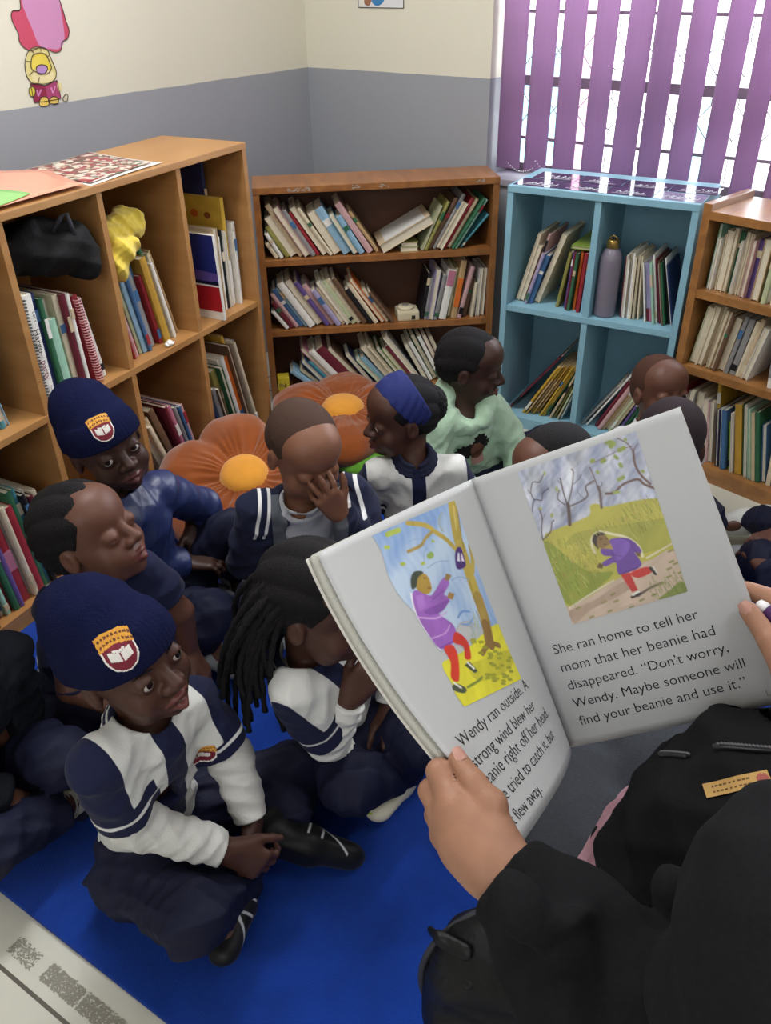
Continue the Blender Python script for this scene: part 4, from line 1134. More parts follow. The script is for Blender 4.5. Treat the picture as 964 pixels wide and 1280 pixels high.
# large books standing with their covers towards the room
def cover_art(o, t, w, h, polys):
    """printed cover on the left board: polygons in fractions of depth and height"""
    mb = MB(); ms = []
    for i, (col, pts) in enumerate(polys):
        m = mat('print_'+col, col, .4); ms.append(m)
        vs = [V((-.0004-.00012*i, a*w, b*h)) for a, b in pts]
        mb.add(vs, [tuple(range(len(vs)))], i)
    return mb.build('cover_print', ms, o)
circ = lambda cx, cy, r, asp=1, n=18: [(cx+r*math.cos(2*PI*k/n), cy+r*asp*math.sin(2*PI*k/n)) for k in range(n)]
o = put_book(CL, c0+.103, -.006, .4975, .012, .255, .2, -2, 'white', 'book with a night sky and red cover in front of the cream spines', 'books in the upper cubby at the right end of the long bookcase')
cover_art(o, .012, .2, .255, [('1f2a6e', [(0, .42), (1, .42), (1, 1), (0, 1)]), ('5a4a90', [(0, .46), (1, .46), (1, .62), (0, .56)]), ('151a30', [(0, .42), (1, .42), (1, .46), (.6, .48), (.3, .45), (0, .47)]), ('2c7a4a', [(.55, .85), (1, .82), (1, 1), (.6, 1)]), ('a81f2a', [(0, .10), (1, .10), (1, .41), (0, .41)]), ('e8e8e8', [(0, .40), (1, .40), (1, .42), (0, .42)]), ('1a1a1a', circ(.55, .25, .10, .9)), ('e8e8e8', circ(.52, .27, .03, .9))])
mb = MB(); vs, fs = text_geo('Rights', .034); mb.add([V((-.0014, .205-p.x, .212+p.y)) for p in vs], fs); mb.build('cover_lettering', mat('ink_white', 'e8e8e4', .5), o)
for ob in bpy.data.objects:
    if ob.get('label', '').startswith('tall yellow picture book'):
        cover_art(ob, .014, .24, .325, [('8a4a22', circ(.22, .84, .05, .6)), ('c05a20', circ(.42, .85, .06, .6)), ('6a3a22', circ(.70, .86, .05, .7)), ('2a3a5a', circ(.36, .70, .05, .5)), ('2a3a5a', circ(.62, .70, .05, .5)), ('2a4a8a', [(.10, .46), (.16, .46), (.12, .52), (.16, .58), (.10, .58), (.06, .52)])])
        ob['label'] = 'tall yellow picture book with small animals on its cover in the long bookcase'
# sheets of paper lying on the long bookcase
def flat_sheet(name, pts, z, m, label, cat, seed=1, curl=.004):
    rg = random.Random(seed); n = len(pts); cx = sum(p[0] for p in pts)/n; cy = sum(p[1] for p in pts)/n
    rings = 5; vs = [(cx, cy, z)]; fs = []; dense = []
    for i in range(n):
        for k in range(6): dense.append((pts[i][0]+(pts[(i+1) % n][0]-pts[i][0])*k/6, pts[i][1]+(pts[(i+1) % n][1]-pts[i][1])*k/6))
    N = len(dense)
    for r in range(1, rings+1):
        for k, p in enumerate(dense):
            f = r/rings; vs.append((cx+(p[0]-cx)*f, cy+(p[1]-cy)*f, z+curl*f**3*(.5+.5*math.sin(k*.7+seed))))
    for k in range(N):
        fs.append((0, 1+k, 1+(k+1) % N))
        for r in range(rings-1): a = 1+r*N; fs.append((a+k, a+N+k, a+N+(k+1) % N, a+(k+1) % N))
    o = mesh_obj(name, vs, fs, m, None, True)
    md = o.modifiers.new('thick', 'SOLIDIFY'); md.thickness = .0004; md.offset = 1
    return tag(o, label, cat)
def collage_mat():
    m = bpy.data.materials.new('flower_collage_print'); m.use_nodes = True
    nt = m.node_tree; b = nt.nodes['Principled BSDF']; b.inputs['Roughness'].default_value = .35
    tc = nt.nodes.new('ShaderNodeTexCoord'); v = nt.nodes.new('ShaderNodeTexVoronoi'); v.inputs['Scale'].default_value = 75
    cr = nt.nodes.new('ShaderNodeValToRGB'); cr.color_ramp.interpolation = 'CONSTANT'
    cols = ('8c2f36', 'c9c0b4', '6e6a58', 'a04048', 'd8cdbc', '7a3038', 'b89a84', '59503c')
    cr.color_ramp.elements[0].color = lin(cols[0]); cr.color_ramp.elements[1].color = lin(cols[-1]); cr.color_ramp.elements[1].position = .9
    for i, c in enumerate(cols[1:-1]): e = cr.color_ramp.elements.new((i+1)/8); e.color = lin(c)
    nt.links.new(tc.outputs['Object'], v.inputs['Vector']); sp = nt.nodes.new('ShaderNodeSeparateColor')
    nt.links.new(v.outputs['Color'], sp.inputs[0]); nt.links.new(sp.outputs[0], cr.inputs[0]); nt.links.new(cr.outputs[0], b.inputs['Base Color']); return m
TOPZ = .9690
flat_sheet('paper_sheet', [(.300, -1.285), (.590, -1.272), (.655, -1.545), (.365, -1.552)], TOPZ, mat('sheet_white', 'e0dcd4', .4), 'white sheet under the flower collage on the long bookcase', 'paper', 2, .003)
flat_sheet('collage_print', [(.318, -1.300), (.575, -1.292), (.640, -1.535), (.380, -1.540)], TOPZ+.0032, collage_mat(), 'red and white flower collage print on top of the long bookcase', 'paper', 2, .003)
flat_sheet('plastic_folder', [(.31, -1.60), (.44, -1.515), (.655, -1.565), (.695, -1.84), (.37, -1.86)], TOPZ+.0075, mat('orange_plastic', 'dd9a80', .25, .5), 'orange plastic folder on top of the long bookcase', 'folder', 4, .002)
flat_sheet('plastic_folder', [(.545, -1.715), (.650, -1.700), (.715, -1.86), (.57, -1.90)], TOPZ+.0110, mat('green_plastic', '86c46c', .25, .5), 'green plastic folder at the left end on the long bookcase', 'folder', 5, .002)

# pine bookcase: worn folder, books lying flat, tape dispenser, yellow packet
o = put_book(CB, .405, .012, .5391, .032, .205, .165, 62, 'beige', 'worn white-faced folder leaning over flat books on the pine bookcase', 'books on the top shelf of the pine bookcase', name='box_folder', pages_out=True)
MB().box((-.0012, .006, .025), (-.0002, .155, .185)).build('torn_label', mat('label_white', 'd6d4cf', .6), o)
for k, (c, w) in enumerate((('sage', .064), ('olive', .060))):
    b = MB().box((0, 0, 0), (w, .14, .0015)).box((0, 0, .0145), (w, .14, .016)).box((0, .1385, 0), (w, .14, .016)).build('book', bookmat(c))
    MB().box((.002, .0022, .0016), (w-.003, .138, .0144)).build('page_block', PAGES, b)
    tag(b, '%s book lying flat, %s of the two under the worn folder' % (NAMES.get(c, c), ('lower', 'upper')[k]), 'book', 'books on the top shelf of the pine bookcase')
    place(b, CB, .500+.003*k, .02, .5396+.0164*k)
o = empty('tape_dispenser', (0, 0, 0), 0, 'cream plastic tape dispenser between the books on the pine bookcase', 'dispenser')
cm = mat('cream_plastic', 'cfc4a6', .45)
MB().box((0, 0, 0), (.082, .085, .034), bev=.008).build('body', cm, o)
MB().lathe([(.030, .033), (.030, .042), (.027, .045), (.001, .045)], 28, Matrix.Translation((.036, .045, 0))).lathe([(.012, .0445), (.012, .047), (.001, .047)], 20, Matrix.Translation((.036, .045, 0)), 1).build('lid', [cm, mat('grey_plastic', '9a958a', .5)], o)
MB().box((.052, -.0008, .006), (.066, .002, .020)).build('slot', mat('slot_dark', '2a2420', .8), o)
o.matrix_world = cmat(CB) @ Matrix.Translation((.488, .020, .2828))
o = MB().box((0, 0, 0), (.044, .05, .055), bev=.004).build('packet', mat('yellow_packet', 'd8c23a', .5)); tag(o, 'yellow packet with dark lettering on the bottom pine shelf', 'packet')
vs, fs = text_geo('IN:', .025); MB().add([V((.004+p.x, -.0008, .016+p.y)) for p in vs], fs).build('lettering', mat('ink_navy', '1c2450', .5), o)
place(o, CB, .026, .02, .0354)

# blue bookcase: bottle and word cards
b = empty('water_bottle', (0, 0, 0), 0, 'smoky lilac water bottle with gold cap in the blue bookcase', 'bottle')
MB().lathe([(.030, 0), (.0335, .003), (.034, .010), (.034, .175), (.032, .190), (.024, .207), (.0165, .214), (.0165, .218)], 36).build('body', mat('smoky_plastic', '7a7280', .42, .4, noise=.04, nscale=20, coat=.3), b)
MB().lathe([(.0185, .214), (.0190, .216), (.0190, .236), (.0175, .239), (.001, .239)], 28).build('cap', mat('gold_cap', 'b89858', .3, metal=.9), b)
MB().tube([(-.012, 0, .237), (-.010, 0, .246), (0, 0, .250), (.010, 0, .246), (.012, 0, .237)], .0022, 6).build('carry_loop', mat('gold_cap', 'b89858', .3, metal=.9), b)
place(b, CU, .334, .055, .4407)
CARD = mat('laminated_card', '1b1a3a', .12, .6, coat=.6); CHALK = mat('chalk_white', 'e4e2ee', .6)
rg = random.Random(6)
cards = [(.010+.143*i, .020) for i in range(4)]+[(.030+.143*i, .128) for i in range(4)]
for i, (x, y) in enumerate(cards):
    grey = i == 3
    o = MB().box((0, 0, 0), (.140, .100, .0006)).build('word_card', mat('laminated_grey', '8c86a0', .15, .5) if grey else CARD)
    row = 'front' if i < 4 else 'back'
    tag(o, 'laminated %s card with white handwriting, %s in the %s row on the blue bookcase' % ('grey' if grey else 'dark blue', ORD[i % 4], row), 'card', 'laminated word cards on the blue bookcase')
    place(o, CU, x, y-.004, .8187+.0003*(i % 3), .02*math.sin(i))
    mb = MB(); px_ = .03
    for k in range(rg.randint(3, 5)):
        pts = [(px_+.012*j*.5+rg.uniform(-.003, .003), .030+rg.uniform(.0, .034)*(j % 2), .0009) for j in range(4)]
        mb.tube(pts, .0011, 5); px_ += .020
    mb.tube([(.02, .018, .0009), (.12, .020, .0009)], .0005, 4)
    mb.build('handwriting', CHALK, o)
# right bookcase: black book with white roses, blue picture book turned outwards
for ob in list(bpy.data.objects):
    if ob.get('group') == 'books on the middle shelf of the right bookcase' and ob.name.startswith('book') and ob.data.materials[0].name == 'cover_black':
        mb = MB(); r2 = random.Random(3)
        for k in range(6):
            z = .018+k*.028
            for j in range(5):
                a = j*1.26; mb.add([V((.008+.0035*math.cos(a)+.0022*math.cos(q*1.05), -.0040-.0001*j, z+.0045*math.sin(a)+.0030*math.sin(q*1.05))) for q in range(6)], [tuple(range(6))])
        mb.build('rose_print', mat('rose_white', 'd8d6d0', .6), ob)
o = put_book(CR, .352, -.004, .3548, .012, .185, .19, 0, 'blue', 'blue picture book turned cover outwards on the right bookcase', 'books on the middle shelf of the right bookcase', yaw=-42)
cover_art(o, .012, .19, .185, [('2f86b4', [(.02, .02), (.98, .02), (.98, .98), (.02, .98)]), ('d8e4ea', circ(.25, .60, .02)), ('d8e4ea', [(.3, .55), (.42, .57), (.42, .60), (.3, .58)]), ('d8e4ea', [(.5, .60), (.62, .62), (.62, .65), (.5, .63)]), ('3a7a4a', circ(.75, .85, .10))])

# ------------------------------------------------------------------ wall sticker and poster
def crv(pts, n=5):
    out = []; N = len(pts)
    for i in range(N):
        p0, p1, p2, p3 = (pts[(i+k) % N] for k in (-1, 0, 1, 2))
        for k in range(n):
            t = k/n
            out.append(tuple(.5*((2*p1[j])+(-p0[j]+p2[j])*t+(2*p0[j]-5*p1[j]+4*p2[j]-p3[j])*t*t+(-p0[j]+3*p1[j]-3*p2[j]+p3[j])*t**3) for j in (0, 1)))
    return out
ST = dict(flower=[(-1.198, 1.3385), (-1.206, 1.3051), (-1.2321, 1.3017), (-1.2393, 1.2818), (-1.2286, 1.247), (-1.2309, 1.2286), (-1.2192, 1.2115), (-1.2002, 1.2031), (-1.1709, 1.2081), (-1.1417, 1.2001), (-1.1213, 1.1926), (-1.1004, 1.1984), (-1.0921, 1.2173), (-1.0703, 1.2256), (-1.0599, 1.2467), (-1.0649, 1.2709), (-1.0677, 1.2971), (-1.0768, 1.3347), (-1.10, 1.372), (-1.14, 1.380), (-1.175, 1.372)],
    gloss=[(-1.1892, 1.3382), (-1.08, 1.3348), (-1.0741, 1.2973), (-1.08, 1.2262), (-1.1035, 1.2016), (-1.1292, 1.2022), (-1.1667, 1.2128), (-1.180, 1.2538)],
    head=[(-1.2099, 1.2014), (-1.1922, 1.2096), (-1.1703, 1.2105), (-1.1476, 1.2017), (-1.14, 1.177), (-1.1341, 1.1569), (-1.133, 1.1371), (-1.1471, 1.1209), (-1.1776, 1.1151), (-1.202, 1.1187), (-1.2212, 1.123), (-1.2316, 1.141), (-1.2309, 1.165), (-1.2213, 1.188)],
    face=[(-1.1974, 1.191), (-1.1745, 1.1953), (-1.1542, 1.189), (-1.1473, 1.1678), (-1.1465, 1.153), (-1.1676, 1.1401), (-1.208, 1.1534), (-1.2087, 1.1727)],
    snout=[(-1.2115, 1.1465), (-1.1914, 1.1568), (-1.164, 1.1533), (-1.1418, 1.1403), (-1.1442, 1.1256), (-1.1766, 1.1188), (-1.2068, 1.1241), (-1.2155, 1.1322)],
    muz=[(-1.1957, 1.1584), (-1.1796, 1.1656), (-1.1617, 1.1617), (-1.1596, 1.1517), (-1.1735, 1.1419), (-1.1923, 1.1423)],
    book=[(-1.2252, 1.1197), (-1.2023, 1.1175), (-1.1789, 1.1103), (-1.1356, 1.1211), (-1.134, 1.0717), (-1.1837, 1.0695), (-1.2265, 1.0704), (-1.2267, 1.0866)], book2=[(-1.1789, 1.1103), (-1.1356, 1.1211), (-1.134, 1.0717), (-1.1783, 1.0714)],
    h1=[(-1.2334, 1.1071), (-1.2223, 1.1133), (-1.2143, 1.1027), (-1.2214, 1.0886), (-1.2312, 1.0871), (-1.2362, 1.0951)], h2=[(-1.1357, 1.1149), (-1.1235, 1.1112), (-1.1242, 1.0961), (-1.1323, 1.0906), (-1.1387, 1.0976)],
    f1=[(-1.2086, 1.0722), (-1.1962, 1.0822), (-1.181, 1.0793), (-1.1781, 1.0663), (-1.1835, 1.0581), (-1.2088, 1.0597)], f2=[(-1.1751, 1.0711), (-1.1614, 1.0797), (-1.1462, 1.0756), (-1.1447, 1.0627), (-1.1537, 1.0598), (-1.1728, 1.062)],
    tail=[(-1.1276, 1.071), (-1.1149, 1.0812), (-1.1087, 1.0767), (-1.1143, 1.0644), (-1.1247, 1.063)],
    v1=[(-1.2113, 1.1024), (-1.2063, 1.1031), (-1.2056, 1.0919), (-1.1968, 1.1034), (-1.1925, 1.1017), (-1.2067, 1.0845), (-1.2114, 1.085)], v2=[(-1.163, 1.1038), (-1.158, 1.1045), (-1.1562, 1.093), (-1.1478, 1.106), (-1.1431, 1.1056), (-1.156, 1.088), (-1.1607, 1.0885)])
SC_ = dict(flower='c84a66', gloss='c88ab4', head='dccf8a', face='e2cc4c', snout='e6d8a4', muz='b48ac4', book='8c2444', book2='a8406c', h1='d8c840', h2='e0d49a', f1='dfc05c', f2='dfc05c', tail='c9c4a8', v1='c880b4', v2='d890c0')
mb = MB(); ms = []; k = 0
ink = mat('sticker_outline', '4c3c34', .4)
for nm, pts in ST.items():
    poly = pts if nm in ('book', 'book2', 'v1', 'v2') else crv(pts)
    ms.append(mat('sticker_'+nm, SC_[nm], .3, .5)); x = .0006+.00012*k
    mb.add([V((x, p[0], p[1])) for p in poly], [tuple(range(len(poly)))], k)
    k += 1
for nm in ('flower', 'head', 'face', 'book', 'f1', 'f2', 'h1', 'muz', 'tail'):
    poly = ST[nm] if nm == 'book' else crv(ST[nm])
    mb.tube([(.0006+.00012*k, p[0], p[1]) for p in poly+poly[:1]], .0011, 4, k)
for a in (.6, 1.3, 2.0, 2.8, 3.6, 4.3): mb.tube([(.0006+.00012*k, -1.178+.034*math.cos(a), 1.165+.034*math.sin(a)), (.0006+.00012*k, -1.180+.048*math.cos(a), 1.163+.046*math.sin(a))], .0009, 4, k)
ms.append(ink)
o = mb.build('wall_sticker', ms); tag(o, 'sticker of a yellow lion reading under a big pink flower on the left wall', 'sticker')
o = empty('poster', (.262, 0, 1.264), 0, 'small white poster with a blue ball at the top of the back wall', 'poster')
MB().box((0, -.0016, 0), (.201, -.0002, .26)).build('sheet', mat('poster_white', 'dcdcde', .4), o)
mb = MB(); ms = []
for i, (c, pts) in enumerate((('3f7fb4', crv([(.060, .02), (.085, .005), (.115, .02), (.122, .05), (.105, .085), (.075, .09), (.055, .06)])), ('5aa27a', crv([(.065, .05), (.085, .04), (.10, .06), (.08, .08)])), ('9a6a50', crv([(.028, .012), (.050, .006), (.060, .03), (.045, .05), (.028, .04)])), ('e6e0d4', crv([(.006, .006), (.024, .008), (.026, .035), (.008, .04)])), ('d89a4a', crv([(.030, .045), (.05, .05), (.045, .08), (.03, .08)])))):
    ms.append(mat('poster_'+c, c, .4)); mb.add([V((a, -.0018-.0001*i, b)) for a, b in pts], [tuple(range(len(pts)))], i)
mb.build('picture', ms, o)
mb = MB()
for a, b in (((0, 0), (.201, 0)), ((0, .26), (.201, .26)), ((0, 0), (0, .26)), ((.201, 0), (.201, .26))): mb.tube([(a[0], -.0012, a[1]), (b[0], -.0012, b[1])], .0016, 4)
mb.build('border', mat('poster_edge', '55503f', .6), o)

# ------------------------------------------------------------------ the reader's chair and bag
ch = empty('chair', (2.60, -2.27, RUGZ), math.radians(150), 'black padded chair under the adult reader', 'chair')
BLK = mat('black_vinyl', '141416', .45, .4, bump=.1, bscale=200)
MB().box((-.20, -.21, .315), (.16, .21, .357), bev=.02).build('seat', BLK, ch)
MB().box((-.245, -.20, .48), (-.215, .20, .80), bev=.012).build('backrest', BLK, ch)
for x, y in ((-.18, -.18), (-.18, .18), (.13, -.18), (.13, .18)): MB().tube([(x, y, 0), (x*.97, y*.97, .32)], .012, 8).build('leg', mat('chair_steel', '3a3a3c', .4, metal=.6), ch)
for y in (-.15, .15): MB().tube([(-.19, y, .335), (-.235, y, .40), (-.23, y, .52)], .011, 8).build('back_post', mat('chair_steel', '3a3a3c', .4, metal=.6), ch)
bagm = mat('black_nylon', '0e0e10', .5, .3, bump=.2, bscale=200)
bg_ = empty('shoulder_bag', (2.236, -2.185, RUGZ), 0, 'black shoulder bag with strap tabs on the carpet beside the reader', 'bag')
bb_ = A3((2.236, -2.185, RUGZ)); bR = rot_frame(37)[:, [1, 0, 2]]
skin('body', [el((2.236, -2.185, .200), (.155, .075, .185), bR), bx((2.236, -2.185, .10), (.13, .065, .088), bR, .03, .06), folds(.006, 30, 4)], .005, bagm, bg_, tuple(bb_))
for tb in (((2.112, -2.258, .300), (2.132, -2.270, .322), (2.170, -2.270, .330)), ((2.122, -2.268, .255), (2.142, -2.280, .274), (2.182, -2.280, .288))):
    skin('strap_tab', [rc(tb[0], tb[1], .010, .011, .004, n=(.5, -.6, .6), flat=.5), rc(tb[1], tb[2], .011, .011, .004, n=(.5, -.6, .6), flat=.5)], .0025, bagm, bg_, tuple(bb_))
ring = [bb_+bR[:, 0]*.158*math.cos(a)+A3((0, 0, .187*math.sin(a)+.183))-bR[:, 1]*.012-bb_ for a in [k*2*PI/40 for k in range(41)]]
MB().tube(ring, .005, 6).build('piping', mat('grey_piping', '3a3a3e', .5), bg_)
# ------------------------------------------------------------------ the children
# front child in the navy beanie
J = dict(head=(1.590, -2.299, 0.553), neck=(1.609, -2.303, 0.436), pel=(1.537, -2.306, 0.107), shR=(1.629, -2.406, 0.443), elR=(1.636, -2.375, 0.283), wrR=(1.735, -2.292, 0.205), shL=(1.603, -2.208, 0.395), elL=(1.652, -2.187, 0.262), wrL=(1.709, -2.210, 0.172),
         hipR=(1.574, -2.362, 0.095), knR=(1.763, -2.393, 0.180), anR=(1.719, -2.265, 0.075), toR=(1.766, -2.345, 0.060), hipL=(1.547, -2.232, 0.095), knL=(1.660, -2.062, 0.110), anL=(1.726, -2.150, 0.090), toL=(1.813, -2.109, 0.056))
A = Child('child in navy beanie, white polo and white sleeves, cross-legged at the front of the carpet', J, 6, 10, 8, 1.0, 'dark', .0026)
A.body('open', 'open', hands=dict(R=dict(fwd=(.055, .040, -.055), palm=(-.45, .75, -.45), curl=(30, 40, 30), thumb=(40, 25)), L=dict(fwd=(.048, -.040, -.055), palm=(-.3, -.8, -.4), curl=(35, 45, 30), thumb=(40, 25))), look=(-8, 4))
A.brows()
A.trousers(fold=.010)
A.top(POLO(), 'polo_shirt', True, polo_attrs(A, side_panels=False, placket=(.021, .135)), fat=1.02, sleeve=.74)
crest(bpy.data.objects['polo_shirt'], A.chest-A.side*.060+A.fwd*.06-A.up*.025, -A.side, A.fwd+A.up*.3-A.side*.3, .034, A.root, A.base)
A.under(WHITE_KNIT(), .45)
A.collar(panel_mat('navy_collar', '191c34', [('stripe', 'd8d8d6')]), True)
A.beanie(mat('beanie_navy', '141838', .95, .08, bump=.6, bscale=420), 30, .046)
A.shoe('L', SHOE_BLACK(), None, True, 1.15)
A.shoe('R', SHOE_BLACK(), None, True)

# child with cornrows looking up to the right
J = dict(head=(1.262, -2.119, 0.539), neck=(1.264, -2.137, 0.423), pel=(1.140, -2.155, 0.105), shR=(1.200, -2.185, 0.380), elR=(1.245, -2.225, 0.225), wrR=(1.340, -2.165, 0.165), shL=(1.288, -2.045, 0.420), elL=(1.320, -1.997, 0.300), wrL=(1.310, -1.985, 0.178),
         hipR=(1.190, -2.205, 0.095), knR=(1.290, -2.110, 0.115), anR=(1.235, -2.010, 0.080), toR=(1.290, -1.985, 0.062), hipL=(1.175, -2.058, 0.114), knL=(1.280, -1.888, 0.200), anL=(1.215, -1.885, 0.080), toL=(1.305, -1.882, 0.060))
B = Child('child with cornrow braids and closed eyes, face turned up, seated behind the front beanie', J, 24, 22, 0, 1.0, 'mid', .0028)
B.body('shut', 'closed', hands=dict(L=dict(fwd=(.035, .01, -.07), palm=(-.6, -.5, 0), curl=(12, 18, 14))))
B.crop_hair(None, ridges=9, amp=.0022, front=.052, thick=.005)
B.trousers()
def bnavy(X):
    s, f, u = B.Q(X)
    return np.maximum(polo_attrs(B)['navy'](X), np.minimum(f+.012, .062-np.abs(s+.02)*.0))
def bwhite(X): s, f, u = B.Q(X); return np.minimum(np.minimum(.013-np.abs(s-.018+.15*np.minimum(0, u)), f-.02), u+.11)
B.top(panel_mat('navy_backed_polo', 'd4d4d0', [('navy', '191d3c'), ('strip', 'd4d4d0')]), 'polo_shirt', True, dict(navy=lambda X: np.maximum(np.maximum(polo_attrs(B, side_panels=False)['navy'](X), B.Q(X)[1]-.012), np.minimum(-.035-B.Q(X)[0], B.Q(X)[1]+.05)), strip=bwhite), fat=1.04, sleeve=.62, extra=[rc(B.J['pel']+B.up*.07-B.fwd*.045, B.chest-B.fwd*.035-B.up*.01, .074, .066, .03)])
B.collar(panel_mat('navy_collar', '191c34', [('stripe', 'd8d8d6')]), True)
B.shoe('L', SHOE_BLACK(), None, None)

# child in navy beanie and jacket by the bookcase
J = dict(head=(1.047, -1.909, 0.569), neck=(1.053, -1.916, 0.451), pel=(1.032, -1.880, 0.108), shR=(1.094, -2.005, 0.415), elR=(1.090, -1.938, 0.275), wrR=(1.110, -1.812, 0.220), shL=(1.067, -1.810, 0.405), elL=(1.060, -1.690, 0.290), wrL=(1.062, -1.730, 0.262),
         hipR=(1.081, -1.931, 0.097), knR=(1.150, -1.850, 0.130), anR=(1.090, -1.760, 0.085), toR=(1.150, -1.735, 0.065), hipL=(1.019, -1.808, 0.100), knL=(1.147, -1.698, 0.265), anL=(1.098, -1.667, 0.090), toL=(1.179, -1.705, 0.060))
C_ = Child('child in navy beanie and shiny navy jacket leaning by the long bookcase', J, -12, 4, 12, 1.0, 'deep', .0028)
C_.body('open', 'closed', hands=dict(L=dict(fwd=(.06, -.045, -.055), palm=(-.3, -.5, -.6), curl=(18, 22, 15), spread=10), R=dict(fwd=(.06, .05, .0), palm=(0, 0, -1), curl=(25, 35, 25))), look=(16, 7))
C_.trousers()
JACKET = mat('navy_nylon', '222d58', .38, .5, noise=.06, nscale=30, bump=.2, bscale=90)
C_.top(JACKET, 'jacket', False, fat=1.1, fold=.0035, neckr=.044, extra=[rc(C_.J['neck']-C_.side*.03, C_.J['neck']+C_.side*.03, .040, .040, .015)])
C_.beanie(mat('beanie_navy', '141838', .95, .08, bump=.6, bscale=420), 10, .042)
C_.shoe('L', SHOE_BLACK(), WHITE_KNIT(), None)

# boy covering his face
J = dict(head=(1.388, -1.666, 0.549), neck=(1.388, -1.682, 0.433), pel=(1.316, -1.622, 0.107), shR=(1.300, -1.733, 0.395), elR=(1.240, -1.728, 0.235), wrR=(1.270, -1.670, 0.190), shL=(1.448, -1.586, 0.415), elL=(1.505, -1.600, 0.285), wrL=(1.476, -1.668, 0.420),
         hipR=(1.249, -1.622, 0.095), knR=(1.324, -1.795, 0.190), anR=(1.262, -1.695, 0.075), toR=(1.327, -1.745, 0.060), hipL=(1.370, -1.574, 0.100), knL=(1.545, -1.665, 0.170), anL=(1.448, -1.573, 0.075), toL=(1.461, -1.669, 0.060))
D = Child('short-haired child in navy jacket holding one hand over the face', J, -22, -20, 0, 1.0, 'warm', .0028)
D.body('shut', 'closed', hands=dict(L=dict(fwd=(-.004, -.045, .080), palm=(-.85, .38, .25), curls=((25, 20, 10), (8, 10, 8), (12, 12, 10), (45, 40, 20)), spread=14), R=dict(fwd=(.04, .03, -.02), palm=(.2, .2, -1), curl=(30, 40, 30))))
D.crop_hair(mat('cropped_hair', '46332a', .8, .2, bump=.4, bscale=700), front=.050, thick=.0012)
D.trousers()
D.top(mat('grey_tee', 'b9bac0', .85, .15, bump=.2, bscale=300), 'tee_shirt', True, fat=.98, arms='')
def dgap(X):
    s, f, u = D.Q(X); return np.where(f > 0, .052-np.abs(s+.004)+.16*np.minimum(0, u+.02), -1.)
def dtrim(X):
    s, f, u = D.Q(X); return np.minimum(np.minimum(.016-np.abs(np.abs(s)-.062), f-.0), u+.13)
def dstripe(X):
    v = np.full(len(X), -.05)
    for q in 'RL':
        a, e = D.J['sh'+q], D.J['el'+q]; t, d, L = seg(X, a, e); n = D.fwd*.4+D.up
        y = (X-a) @ (np.cross((e-a)/L, D.fwd))
        v = np.maximum(v, np.minimum(np.minimum(.0035-np.abs(np.abs(y+.004)-.010), .045-t), .075-d))
    return v
Pj = [dict(f=lambda X: -np.minimum(dgap(X), .05), c=D.chest, R=9., k=.004, op='s', id=0)]
jk = D.top(panel_mat('navy_tracksuit', '1c203a', [('trim', '5c6068'), ('stripe', 'e2e2e2')]), 'jacket', False, dict(trim=dtrim, stripe=dstripe), fat=1.12, fold=.006, neckr=.050, extra=Pj)
D_open = dgap

# girl with blue headband
J = dict(head=(1.398, -1.334, 0.495), neck=(1.445, -1.342, 0.397), pel=(1.432, -1.311, 0.105), shR=(1.374, -1.405, 0.355), elR=(1.318, -1.386, 0.219), wrR=(1.427, -1.431, 0.192), shL=(1.518, -1.269, 0.349), elL=(1.542, -1.253, 0.200), wrL=(1.540, -1.371, 0.185),
         hipR=(1.383, -1.351, 0.095), knR=(1.420, -1.490, 0.160), anR=(1.421, -1.391, 0.075), toR=(1.502, -1.417, 0.060), hipL=(1.496, -1.310, 0.095), knL=(1.595, -1.365, 0.160), anL=(1.520, -1.327, 0.075), toL=(1.528, -1.404, 0.060))
E_ = Child('child with wide blue headband looking left, white and navy polo shirt', J, 236, -4, 0, .94, 'dark', .003)
E_.body('open', 'closed', look=(0, -10))
E_.crop_hair(None, ridges=7, front=.056)
bb = E_.H
Pb = [bb.el((0, -.016, .030), (.078, .094, .083)), cut(bb.p(0, .040, .060), bb.M @ A3((0, .75, -.55)), .003), warp(lambda X: .0008*np.sin(X @ (bb.M @ A3((0, 260, 200)))))]
Pb.append(bb.el((0, -.012, .02), (.0735, .0915, .0775), .002, op='s'))
def backcut(X): return ((X-bb.p(0, -.055, .03)) @ (bb.M @ A3((0, -.75, .45))))
hb = skin('headband', [Pb[0], Pb[1], Pb[2], cut(bb.p(0, -.045, .055), bb.M @ A3((0, -.80, .35)), .003), Pb[3], cut(bb.p(0, 0, -.035), bb.M @ A3((0, 0, -1)), .003)], .0025, mat('headband_blue', '232c66', .7, .2, bump=.3, bscale=300), E_.root, E_.base)
skin('hair_bun', [bb.el((0, -.092, .010), (.046, .034, .048), .02), warp(lambda X: .0018*np.sin(X[:, 0]*500)*np.sin(X[:, 2]*480+2*np.sin(X[:, 1]*300)))], .0025, HAIR(), E_.root, E_.base)
E_.trousers()
E_.top(POLO(), 'polo_shirt', True, polo_attrs(E_, side_panels=False, placket=(.017, .14), seam=.122), fat=.97, sleeve=.9)
shirt_e = [o for o in E_.root.children if o.name.startswith('polo_shirt')][0]
crest(shirt_e, E_.chest-E_.side*.052+E_.fwd*.06-E_.up*.04, -E_.side, E_.fwd+E_.up*.3, .034, E_.root, E_.base)
E_.collar(mat('navy_collar_plain', '191c34', .8), None, r=.042)

